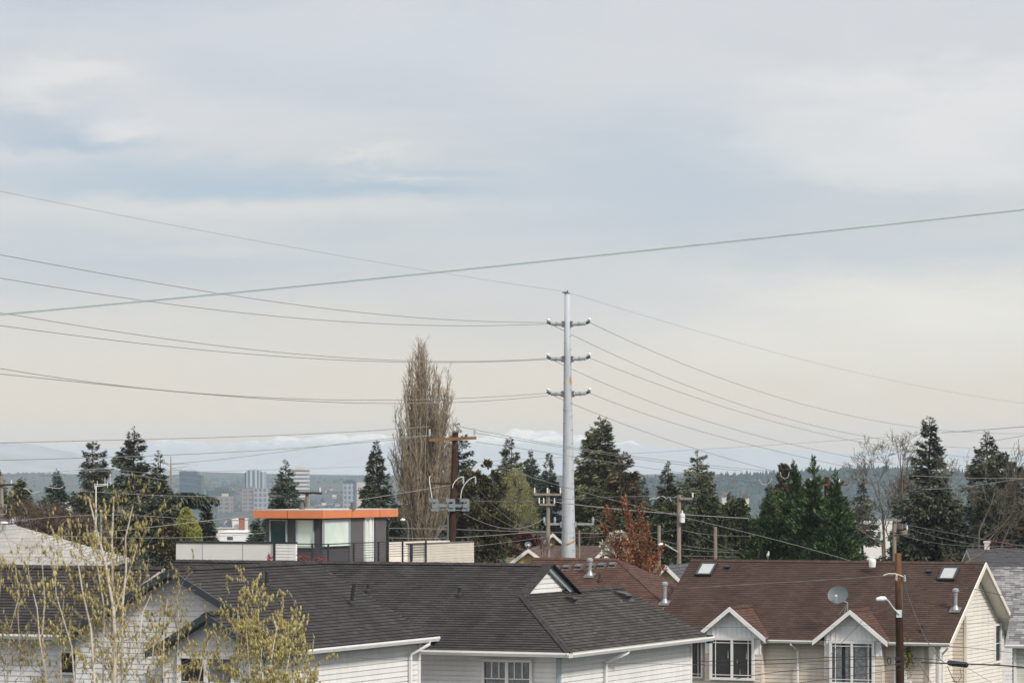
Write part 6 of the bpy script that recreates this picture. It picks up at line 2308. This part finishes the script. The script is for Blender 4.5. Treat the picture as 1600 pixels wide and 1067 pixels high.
# lower spans
SP = [('long wire low over the left trees to the brown pole crossarm', [(-40, 693), (0, 692), (200, 687), (400, 681), (610, 671), (672, 666)], 120, 160, .016, 'cable_grey'),
      ('second long wire over the left trees to the brown pole', [(-40, 720), (0, 718.5), (260, 711), (430, 702), (640, 684), (676, 680)], 120, 160, .016, 'cable_grey'),
      ('wire rising from the snag to the brown pole crossarm', [(255, 725), (400, 711), (560, 690), (671, 680)], 150, 160, .016, 'cable_grey'),
      ('faint wire just above the far towers', [(-40, 742), (200, 739), (420, 735), (600, 726), (700, 723), (1000, 709), (1300, 688), (1640, 664)], 300, 300, .02, 'cable_thin'),
      ('wire from the left edge to the twin topped fir', [(-40, 747), (0, 744), (100, 736), (150, 732)], 180, 190, .018, 'cable_grey'),
      ('lower wire from the left edge to the twin topped fir', [(-40, 752), (60, 746), (120, 737), (170, 730)], 180, 190, .014, 'cable_grey'),
      ('uppermost of the wires crossing the tallest left hand fir', [(150, 732), (200, 736), (262, 742), (330, 753)], 170, 180, .013, 'cable_thin'),
      ('middle of the wires crossing the tallest left hand fir', [(152, 735), (210, 742), (270, 752), (420, 762)], 170, 180, .013, 'cable_thin'),
      ('lowest of the wires crossing the tallest left hand fir', [(100, 765), (190, 771), (300, 775), (440, 774)], 170, 180, .013, 'cable_thin'),
      ('pale service wire rising from the left roof to the brown pole', [(130, 834), (245, 822), (400, 804), (560, 781), (640, 768), (708, 757)], 130, 160, .018, 'cable_pale'),
      ('pale service wire from the aerial mast towards the penthouse', [(-20, 820), (80, 811), (150, 800), (240, 809), (330, 815)], 140, 150, .012, 'cable_pale'),
      ('pale wire level over the left roof to the penthouse', [(-20, 832), (70, 836), (200, 840), (330, 838), (415, 832)], 130, 148, .013, 'cable_pale'),
      ('pale wire crossing the foot of the tall bare poplar', [(596, 839), (660, 841), (720, 839), (800, 834), (860, 829)], 165, 190, .022, 'cable_pale'),
      ('upper pale wire crossing the olive cedar', [(604, 825), (700, 826), (790, 830), (900, 832), (1000, 834)], 165, 190, .016, 'cable_pale'),
      ('pale wire sweeping below the olive cedar to the steel pole arm', [(724, 802), (760, 818), (800, 826), (830, 820), (851, 809)], 160, 200, .02, 'cable_pale'),
      ('wire from a surge arrester falling to the right through the olive cedar', [(735, 750), (760, 778), (790, 806), (850, 830)], 160, 185, .014, 'cable_pale'),
      ('wire from the crossarm falling through the spring willow', [(724, 760), (744, 785), (780, 812), (812, 828)], 160, 175, .013, 'cable_pale'),
      ('pale wire below the dark plum tree', [(740, 853), (800, 846), (850, 839)], 160, 190, .014, 'cable_pale'),
      ('long pale diagonal wire from the olive cedar to the right brown ridge', [(770, 725), (850, 753), (1000, 790), (1160, 831), (1330, 876)], 190, 142, .02, 'cable_pale'),
      ('wire from the brown pole crossarm behind the steel pole', [(741, 676), (800, 686), (900, 702), (1010, 719), (1160, 735)], 160, 210, .016, 'cable_grey'),
      ('upper wire from the brown pole top behind the steel pole', [(700, 662), (740, 672), (900, 699), (1060, 722), (1210, 736)], 160, 210, .016, 'cable_grey'),
      ('lower wire from the brown pole crossarm behind the tall cedar', [(744, 690), (880, 712), (1000, 727), (1130, 748), (1200, 752)], 160, 210, .014, 'cable_grey'),
      ('doubled pale line passing behind the steel pole to the transformer pole', [(866, 784), (900, 788), (980, 797), (1060, 803), (1230, 813)], 186, 196, .03, 'cable_grey'),
      ('thin line above the doubled pale line at the transformer pole', [(740, 782), (860, 781), (900, 779), (1000, 775), (1060, 777)], 186, 172, .014, 'cable_grey'),
      ('wire rising from the copper tree to the transformer pole', [(890, 840), (1000, 834), (1030, 831), (1060, 827)], 190, 172, .014, 'cable_pale'),
      ('wire falling right from the transformer pole into the cypresses', [(1066, 828), (1100, 834), (1140, 837), (1230, 840)], 172, 200, .014, 'cable_pale'),
      ('uppermost of the thin lines across the evergreen thicket', [(1015, 838), (1058, 850), (1110, 857), (1160, 860), (1240, 862)], 180, 198, .013, 'cable_pale'),
      ('middle of the thin lines across the evergreen thicket', [(985, 838), (1058, 856), (1110, 861), (1160, 864), (1240, 867)], 180, 198, .013, 'cable_pale'),
      ('lowest of the thin lines across the evergreen thicket', [(1066, 868), (1110, 869), (1220, 870)], 172, 198, .013, 'cable_pale'),
      ('steep thin line through the evergreen thicket', [(1080, 829), (1105, 842), (1140, 857), (1190, 873)], 180, 198, .012, 'cable_pale'),
      ('wire from the lower steel pole arm into the copper tree', [(927, 809), (960, 826), (1000, 838)], 200, 178, .016, 'cable_pale'),
      ('uppermost wire from the short crossarms to the right edge', [(1404, 818), (1450, 826), (1530, 841), (1640, 858)], 182, 150, .016, 'cable_pale'),
      ('middle wire from the short crossarms to the right edge', [(1420, 826), (1470, 840), (1520, 850), (1640, 866)], 182, 150, .012, 'cable_pale'),
      ('lowest wire from the short crossarms to the right edge', [(1404, 834), (1450, 846), (1520, 853), (1640, 850)], 182, 150, .014, 'cable_pale'),
      ('pale wire crossing the two large firs at the right', [(1425, 743), (1470, 745), (1540, 747), (1640, 746)], 170, 170, .016, 'cable_pale'),
      ('second pale wire crossing the two large firs at the right', [(1440, 764), (1500, 761), (1560, 753), (1640, 743)], 170, 170, .014, 'cable_pale'),
      ('wire rising to the right edge beyond the domed fir', [(1470, 675), (1540, 671), (1600, 666), (1640, 663)], 250, 230, .016, 'cable_grey'),
      ('short wire rising to the right edge at the domed fir tip', [(1545, 689), (1580, 684), (1640, 671)], 220, 200, .016, 'cable_grey'),
      ('twisted service cable across the brown roof to the lamp pole', [(1015, 924), (1100, 917), (1250, 908), (1397, 898)], 150, 111.9, .014, 'cable_pale'),
      ('cable from the lamp pole across the cream gable', [(1412, 900), (1470, 909), (1520, 920), (1600, 936), (1640, 944)], 111.8, 95, .012, 'cable'),
      ('pale guy wire slanting down from the lamp pole over the right dormer', [(1397, 918), (1370, 945), (1325, 993), (1298, 1022)], 111.8, 119, .012, 'cable_pale'),
      ('black drop cable falling from the lamp pole to the splice case', [(1413, 912), (1430, 960), (1450, 1003), (1478, 1036)], 111.8, 100, .014, 'cable_black'),
      ('black cable falling from the splice case to the bottom edge', [(1430, 1030), (1446, 1052), (1466, 1085)], 101, 98, .012, 'cable_black'),
      ('thick black trunk cable at the right below the cream gable', [(1440, 1034), (1488, 1037), (1530, 1036), (1570, 1040), (1650, 1049)], 100, 90, .026, 'cable_black'),
      ('black cable level across the bottom right windows', [(1085, 1032), (1240, 1029), (1400, 1026), (1470, 1031)], 104, 100, .013, 'cable_black'),
      ('second black cable under the level one at the bottom right', [(1085, 1037), (1240, 1035), (1400, 1029), (1440, 1031)], 106, 101, .010, 'cable_black'),
      ('black cable rising to the right across the bottom right windows', [(1150, 1060), (1240, 1047), (1330, 1042), (1410, 1036)], 100, 101, .012, 'cable_black'),
      ('lowest black cable crossing the right dormer window', [(1150, 1078), (1280, 1062), (1370, 1050), (1430, 1043)], 99, 101, .011, 'cable_black'),
      ('cable from the porch corner to the right edge above the splice case', [(1478, 1009), (1530, 1013), (1580, 1019), (1650, 1027)], 128, 100, .012, 'cable'),
      ('thin slanting wire below the splice case', [(1508, 1041), (1540, 1060), (1570, 1080)], 100, 98, .007, 'cable'),
      ('thin dark cable sagging across the pale townhouse walls', [(470, 1021), (560, 1027), (640, 1031), (760, 1034), (900, 1035), (1090, 1038)], 70, 74, .006, 'cable'),
      ('very thin wire across both dormer gables', [(1095, 980), (1180, 980), (1330, 976), (1480, 975), (1620, 971)], 118, 110, .006, 'cable'),
      ('thin wire across the dark roof beyond the catkin bush', [(430, 972), (500, 976), (620, 980), (800, 981), (1000, 981), (1120, 980)], 70, 80, .005, 'cable')]
for lb, p, a, b, rr_, mt in SP:
    wire(lb, p, a, b, rr_ * (.72 if mt == 'cable_pale' else .8), mt)

for lb, pts, d in (('white jumper loop beside the brown rounded cedar', [(1219, 737), (1221, 745), (1227, 748), (1232, 744), (1233, 737)], 232),
                   ('second white jumper loop left of the brown rounded cedar', [(1186, 749), (1191, 756), (1198, 757), (1204, 752), (1206, 747)], 236),
                   ('white jumper loops left of the transformer pole', [(1014, 781), (1020, 778), (1026, 779), (1030, 776), (1036, 775), (1041, 779), (1046, 776), (1049, 783)], 186),
                   ('white jumper loop over the short cedar at the left', [(36, 763), (42, 764), (48, 770), (55, 770), (62, 767)], 200),
                   ('white insulator bar over the slim blue green fir at the left', [(72, 760), (82, 762), (93, 763), (99, 760)], 200)):
    mb = MB()
    P = [at(x, y, d) for x, y in pts]
    mb.tube(P, .016, 6)
    tag(mb.build('jumper_wire', M['lamp_grey'], None, base=P[0]), lb, 'cable')
# splice case and loops
t = thing('splice_case', 'black ribbed splice case hanging on the trunk cable', 'cable box', at(1495, 1037, 99))
mb = MB()
a, b = at(1481, 1034.5, 99.6), at(1512, 1038.5, 98.6)
P = [a.lerp(b, i / 14) for i in range(15)]
mb.tube(P, [.03] + [.085 if i % 2 else .075 for i in range(13)] + [.03], 10)
mb.build('case', M['black'], t)
mb = MB()
mb.tube([at(1500, 1043, 99), at(1502, 1056, 99), at(1497, 1066, 99), at(1490, 1063, 99)], .008, 5)
mb.tube([at(1480, 1040, 99), at(1489, 1060, 99), at(1497, 1069, 99)], .01, 5)
mb.build('cable_loop', M['cable_black'], t)
t = thing('cable_coil', 'small coil of black cable left of the lamp pole', 'cable coil', at(1389, 1030, 111))
mb = MB()
for k in range(3):
    mb.tube([at(1389 + 2.6 * math.cos(a) + k * .4, 1032 + 5 * math.sin(a), 111 + .02 * k) for a in np.linspace(0, 6.28, 17)], .009, 5)
mb.build('coil', M['cable_black'], t)
t = thing('pole_hardware', 'black clamps on the lamp pole where the lower cables meet', 'clamp', at(1403, 1035, 111.8))
mb = MB()
for y in (1029, 1037):
    mb.box(at(1403, y, 111.84), (.09, 0, 0), (0, .03, 0), (0, 0, .05))
mb.build('clamp', M['black'], t)

# ------------------------------------------------------------------ satellite dishes
def dish(label, px, py, d, r, foot_px, foot_py, az, el):
    c = at(px, py, d)
    n = V3((math.sin(az) * math.cos(el), -math.cos(az) * math.cos(el), math.sin(el)))
    x = n.cross(Z).normalized()
    y = x.cross(n)
    f = at(foot_px, foot_py, d + .15)
    t = thing('satellite_dish', label, 'satellite dish', f)
    mb = MB()
    rings = 6
    m = 24
    for k in range(rings):
        r0, r1 = r * k / rings, r * (k + 1) / rings
        for j in range(m):
            a0, a1 = 6.2832 * j / m, 6.2832 * (j + 1) / m
            pts = []
            for rr_, a in ((r0, a0), (r1, a0), (r1, a1), (r0, a1)):
                pts.append(c + x * math.cos(a) * rr_ + y * math.sin(a) * rr_ * .9 + n * (.22 * (rr_ / r) ** 2 * r))
            mb.poly(pts if k else pts[1:])
            mb.poly([p - n * .012 for p in (pts if k else pts[1:])][::-1])
    mb.build('reflector', M['dish'], t)
    mb = MB()
    mb.tube([c - n * .02, c - n * .1 - Z * .1, f + Z * .3, f], .03, 8)
    mb.tube([f + Z * .3, f + V3((-.12, -.05, -.1))], .014, 5)
    mb.tube([f + Z * .3, f + V3((-.3, .1, -.15))], .014, 5)
    mb.build('mast', M['galv'], t)
    mb = MB()
    e = c + n * r * .85 - y * r * .35
    mb.tube([c - y * r * .88 + n * .1, e], .016, 6)
    mb.tube([e - n * .02, e - n * .16], [.05, .035], 8)
    mb.build('feed_arm', M['lamp_grey'], t)
    return t


dish('large grey satellite dish on the right dormer ridge', 1310, 930, 137.0, .41, 1324, 953.5, -.35, .42)
dish('small pale satellite dish on the yellow gable', 825, 850.5, 189, .19, 826, 858, .2, .3)

# ------------------------------------------------------------------ gull on the ridge
b = at(1200, 873.4, 141.6)
t = thing('gull', 'white gull standing on the right brown roof ridge', 'bird', b)
mb = MB()
mb.tube([b + V3((-.03, .05, .08)), b + V3((-.02, .03, .12)), b + V3((0, .0, .18)), b + V3((.012, -.02, .235)), b + V3((.02, -.03, .265)), b + V3((.02, -.035, .295)), b + V3((.02, -.035, .318))],
        [.012, .042, .058, .042, .024, .032, .012], 10)
mb.build('body', M['porcelain_white'], t, smooth=True)
mb = MB()
mb.tube([b + V3((.02, -.06, .295)), b + V3((.02, -.11, .285))], [.012, .003], 5)
mb.build('beak', M['trim_tan'], t)
mb = MB()
for k in (-1, 1):
    mb.tube([b + V3((.02 * k, .02, .11)), b + V3((.02 * k, .02, .0))], .006, 4)
mb.build('leg', M['trim_tan'], t)

# ------------------------------------------------------------------ porch things at the brown house
t = thing('hanging_plant', 'trailing green plant at the porch right of the lamp pole', 'plant', B(-1.55, .2, 4.0))
r = np.random.default_rng(91)
n = 420
P = np.array(B(-1.72, .12, 4.55))[None] + r.normal(size=(n, 3)) * np.array([[.09, .08, .30]])
V, Q = leaves(P, r.normal(size=(n, 3)), np.full(n, .09), np.full(n, .06), r)
np_mesh('leaves', V, Q, LF['flower'], t)
mb = MB()
mb.tube([B(-1.72, .12, 3.7), B(-1.70, .12, 4.4), B(-1.72, .12, 5.0)], .012, 5)
mb.build('stem', TWIGB, t)
t = thing('planter', 'tall white planter below the trailing porch plant', 'planter', B(-1.75, .1, 2.4))
mb = MB()
mb.prism([B(-1.84, -.02, 2.4), B(-1.60, -.02, 2.4), B(-1.60, .22, 2.4), B(-1.84, .22, 2.4)], Z * 1.2)
mb.build('box', M['white_metal'], t)
mb = MB()
mb.prism([B(-1.85, -.03, 3.6), B(-1.59, -.03, 3.6), B(-1.59, .23, 3.6), B(-1.85, .23, 3.6)], Z * .05)
mb.build('rim', M['trim'], t)
# corner of the near house at the right edge
near = thing('house', 'white trimmed corner of the house at the lower right edge', 'house', at(1625, 1067, 128))
o_ = at(1583, 1002, 128)
ex, ny = V3((.97, -.24, 0)), V3((-.24, -.97, 0))
base = V3((o_.x, o_.y, 0))
wall(near, [[base + Z * .5, base + ex * 5 + Z * .5, base + ex * 5 + Z * 5.5, base + Z * 5.5]], ny, M['side_offwhite'], exposure=.15)
wall(near, [[base + Z * .5, base + ex * .0 - ny * 6 + Z * .5, base - ny * 6 + Z * 5.5, base + Z * 5.5]], -ex, M['side_offwhite'], exposure=.15)
Rn = [base - ex * .25 + ny * .4 + Z * 5.45, base + ex * 5 + ny * .4 + Z * 5.45, base + ex * 5 - ny * 3 + Z * 7.2, base - ex * .25 - ny * 3 + Z * 7.2]
roof(near, [(Rn, ny + Z)], M['roof_grey'], deck=M['trim'])
gutter(near, Rn[0], Rn[1], ny)
window(near, base + ex * .12 + Z * 3.95, ex, ny, 1.4, 1.35, cols=(), bars=[(0, .5, 1, .5)], frame=.09, back='blind')
# narrow window in the cream gable
window(row, B(-.53, 8.0, 4.05), GU, GV, .80, 1.42, cols=(), bars=[(0, .5, 1, .5)], frame=.09, label='narrow double hung window at the back of the end wall')
# ------------------------------------------------------------------ light and air
HAZE = 8.5e-5
SUN_E = 3.1
ZEN = 1.15
EXPO = 0.12
SKY_RAMP = [(0.0, (.96, .70, .40)), (.12, (.93, .72, .48)), (.25, (.765, .692, .585)), (.40, (.652, .644, .622)), (.55, (.585, .605, .625)), (.75, (.60, .62, .655)), (.95, (.635, .65, .685))]
SKY_BLOBS = [  # x, y, half width, half height (photo pixels), wobble, colour, strength
    (1180, 360, 330, 120, .6, (190, 198, 207), .5),
    (1040, 285, 230, 110, .6, (180, 193, 207), .65),
    (1120, 470, 300, 60, .6, (196, 202, 207), .5),
    (1490, 170, 300, 75, .8, (228, 227, 226), .85),
    (1400, 250, 200, 40, .8, (222, 222, 222), .7),
    (1480, 395, 200, 20, .6, (196, 204, 212), .7),
    (1460, 500, 330, 75, .6, (242, 236, 224), .85),
    (1250, 560, 300, 40, .6, (238, 230, 216), .6),
    (200, 420, 420, 60, .5, (182, 193, 205), .6),
    (300, 280, 420, 34, .6, (176, 192, 206), .75),
    (400, 297, 230, 15, .5, (164, 187, 204), .6),
    (640, 297, 110, 6, .35, (166, 188, 204), .8),
    (60, 195, 120, 30, .7, (176, 189, 204), .8),
    (130, 228, 110, 13, .5, (164, 184, 203), .8),
    (110, 125, 120, 26, .8, (224, 223, 223), .9),
    (200, 205, 60, 18, .9, (226, 224, 224), .9),
    (330, 180, 160, 26, .9, (212, 214, 219), .7),
    (575, 246, 70, 12, .9, (222, 220, 217), .7),
    (630, 277, 95, 7, .8, (218, 218, 217), .6),
    (700, 270, 90, 7, .5, (176, 193, 208), .6),
    (350, 326, 420, 12, .5, (218, 218, 217), .7),
    (120, 10, 340, 36, .6, (186, 193, 207), .7),
    (620, 90, 300, 40, .8, (200, 207, 216), .5),
    (320, 395, 200, 12, .6, (212, 212, 212), .6),
]
# ------------------------------------------------------------------ haze
zmin, zmax = 1e9, -1e9
for o in scene.objects:
    if o.type == 'MESH':
        co = np.empty(len(o.data.vertices) * 3, np.float32)
        o.data.vertices.foreach_get('co', co)
        z0 = BASE[o.name].z
        zmin, zmax = min(zmin, z0 + float(co[2::3].min())), max(zmax, z0 + float(co[2::3].max()))
hz = MB()
zb, zt = zmin - 1, zmax + 3
hz.prism([(-6500, -450, zb), (6500, -450, zb), (6500, 17500, zb), (-6500, 17500, zb)], (0, 0, zt - zb))
hm = bpy.data.materials.new('haze_air')
hm.use_nodes = True
nt = hm.node_tree
nt.nodes.remove(nt.nodes['Principled BSDF'])
pv = N(nt, 'ShaderNodeVolumePrincipled')
pv.inputs['Color'].default_value = lin(.79, .905, 1.0)
pv.inputs['Density'].default_value = HAZE
pv.inputs['Anisotropy'].default_value = 0.0
nt.links.new(pv.outputs[0], nt.nodes['Material Output'].inputs['Volume'])
tag(hz.build('haze', hm, None), 'thin pale blue air between here and the mountains', 'haze', kind='stuff')

# ------------------------------------------------------------------ sky
SUN_EL, SUN_AZ = math.radians(40), math.radians(140)      # azimuth clockwise from straight ahead
w = bpy.data.worlds.new('World')
scene.world = w
w.use_nodes = True
nt = w.node_tree
L = nt.links.new
bg = nt.nodes['Background']
sky = N(nt, 'ShaderNodeTexSky', sky_type='NISHITA')
sky.sun_disc = False
sky.sun_elevation = SUN_EL
sky.sun_rotation = SUN_AZ
sky.altitude = 100
sky.dust_density = 2.0
tc = N(nt, 'ShaderNodeTexCoord')
sp = N(nt, 'ShaderNodeSeparateXYZ')
L(tc.outputs['Generated'], sp.inputs[0])


def mth(op, a, b=None, c=None, clamp=False):
    n = N(nt, 'ShaderNodeMath', operation=op, use_clamp=clamp)
    for i, v in enumerate((a, b, c)):
        if v is None:
            continue
        if isinstance(v, (int, float)):
            n.inputs[i].default_value = v
        else:
            L(v, n.inputs[i])
    return n.outputs[0]


az = mth('ARCTAN2', sp.outputs['X'], sp.outputs['Y'])
el = mth('ARCSINE', sp.outputs['Z'])
U = mth('MULTIPLY', az, F / 800)
Vv = mth('MULTIPLY', el, F / 800)
cb = N(nt, 'ShaderNodeCombineXYZ')
L(U, cb.inputs[0])
L(Vv, cb.inputs[1])


def noise(sx_, sy_, scale, detail=6, rough=.55, dist=.0, off=(0, 0)):
    mp = N(nt, 'ShaderNodeMapping')
    mp.inputs['Scale'].default_value = (sx_, sy_, 1)
    mp.inputs['Location'].default_value = (off[0], off[1], 0)
    L(cb.outputs[0], mp.inputs['Vector'])
    n = N(nt, 'ShaderNodeTexNoise')
    n.inputs['Scale'].default_value = scale
    n.inputs['Detail'].default_value = detail
    n.inputs['Roughness'].default_value = rough
    n.inputs['Distortion'].default_value = dist
    L(mp.outputs[0], n.inputs['Vector'])
    return n.outputs['Fac']


wob1 = noise(1.1, 3.2, 1.6, 7, .55, .5)
wob2 = noise(1.2, 4.2, 2.6, 7, .55, .4, (3.1, 1.7))


wob3 = noise(1.6, 5.5, 5.0, 6, .6, .6, (5.2, .4))


def blob(u0, v0, su, sv, amp=.5, shape=1.0):
    """soft cloud patch in direction u0, v0 with its edge pushed about by noise"""
    du = mth('ADD', U, mth('MULTIPLY_ADD', wob2, su * amp * 2.2, -su * amp * 1.1))
    dv = mth('ADD', Vv, mth('MULTIPLY_ADD', wob1, sv * amp * 5.0, -sv * amp * 2.5))
    dv = mth('ADD', dv, mth('MULTIPLY_ADD', wob3, .10 * amp, -.05 * amp))
    a = mth('POWER', mth('ABSOLUTE', mth('DIVIDE', mth('SUBTRACT', du, u0), su)), 2)
    b = mth('POWER', mth('ABSOLUTE', mth('DIVIDE', mth('SUBTRACT', dv, v0), sv)), 2.6)
    return mth('POWER', 2.718, mth('MULTIPLY', mth('ADD', a, b), -1))


def mixc(fac, a, b, clampf=True):
    m = N(nt, 'ShaderNodeMix', data_type='RGBA')
    if isinstance(fac, (int, float)):
        m.inputs[0].default_value = fac
    else:
        L(fac, m.inputs[0])
    for k, v in ((6, a), (7, b)):
        if isinstance(v, tuple):
            m.inputs[k].default_value = v
        else:
            L(v, m.inputs[k])
    return m.outputs[2]


BG = .10
def sc_(r, g, b, k=1.0):
    c = srgb(r, g, b)
    return (c[0] / BG * k, c[1] / BG * k, c[2] / BG * k, 1)


def pix(x, y):
    return (x - 800) / 800, (HOR - y) / 800


# base: grey overcast with a warm band low over the mountains
vn = mth('MULTIPLY', Vv, 1.0, clamp=True)
br_ = ramp(nt, vn, [(p, (c[0] / BG, c[1] / BG, c[2] / BG, 1)) for p, c in SKY_RAMP])
base = br_.outputs[0]
vr = N(nt, 'ShaderNodeMapRange', interpolation_type='SMOOTHSTEP')
L(Vv, vr.inputs[0])
vr.inputs[1].default_value, vr.inputs[2].default_value = .10, .46
# thin streaks of cloud, everywhere
st = noise(.55, 2.6, 1.5, 8, .6, .6, (7, 2))
sr = ramp(nt, st, [(.38, (0, 0, 0, 1)), (.72, (1, 1, 1, 1))])
base = mixc(mth('MULTIPLY', sr.outputs[0], mth('MULTIPLY_ADD', vr.outputs[0], .42, .10)), base, sc_(222, 221, 222))
sb = noise(.5, 2.2, 1.9, 7, .55, .5, (1.3, 8))
sbr = ramp(nt, sb, [(.48, (0, 0, 0, 1)), (.72, (1, 1, 1, 1))])
fade = mth('MULTIPLY', vr.outputs[0], .55)
base = mixc(mth('MULTIPLY', sbr.outputs[0], fade), base, sc_(178, 191, 204))
for x, y, sx_, sy_, amp, col, k in SKY_BLOBS:
    u, v = pix(x, y)
    base = mixc(mth('MULTIPLY', blob(u, v, sx_ / 800, sy_ / 800, amp), k), base, sc_(*col))
# the overcast is brighter overhead and thin enough to let a little clear sky through
up = N(nt, 'ShaderNodeMapRange', interpolation_type='SMOOTHSTEP')
L(sp.outputs['Z'], up.inputs[0])
up.inputs[1].default_value, up.inputs[2].default_value = .14, .75
over = mixc(up.outputs[0], base, (ZEN / BG, ZEN * .99 / BG, ZEN * .97 / BG, 1))
final = mixc(.06, over, sky.outputs[0])
# below the horizon: dull ground light
dn = N(nt, 'ShaderNodeMapRange')
L(sp.outputs['Z'], dn.inputs[0])
dn.inputs[1].default_value, dn.inputs[2].default_value = -.02, -.10
final = mixc(dn.outputs[0], final, (1.6, 1.5, 1.35, 1))
L(final, bg.inputs['Color'])
bg.inputs['Strength'].default_value = BG

sun = bpy.data.lights.new('sun', 'SUN')
sun.energy = SUN_E
sun.angle = math.radians(10)
sun.color = (1, .95, .88)
so = bpy.data.objects.new('sun', sun)
COL.objects.link(so)
dirv = V3((math.sin(SUN_AZ) * math.cos(SUN_EL), math.cos(SUN_AZ) * math.cos(SUN_EL), math.sin(SUN_EL)))
so.rotation_euler = dirv.to_track_quat('Z', 'Y').to_euler()
so.location = (60, -40, 90)

# ------------------------------------------------------------------ camera
cam = bpy.data.cameras.new('camera')
cam.sensor_width = 36
cam.sensor_fit = 'HORIZONTAL'
cam.lens = 36 * F / 1600
cam.shift_y = (HOR - 533.5) / 1600
cam.clip_start, cam.clip_end = .5, 60000
cam.dof.use_dof = True
cam.dof.focus_distance = 128
cam.dof.aperture_fstop = 8
co = bpy.data.objects.new('camera', cam)
COL.objects.link(co)
co.location = (0, 0, EYE)
co.rotation_euler = (math.radians(90), 0, 0)
scene.camera = co

scene.view_settings.view_transform = 'Standard'
scene.view_settings.look = 'None'
scene.view_settings.exposure = EXPO
scene.view_settings.gamma = 1
scene.cycles.use_denoising = True
scene.cycles.max_bounces = 6
scene.cycles.transparent_max_bounces = 12
scene.cycles.caustics_reflective = False
scene.cycles.caustics_refractive = False
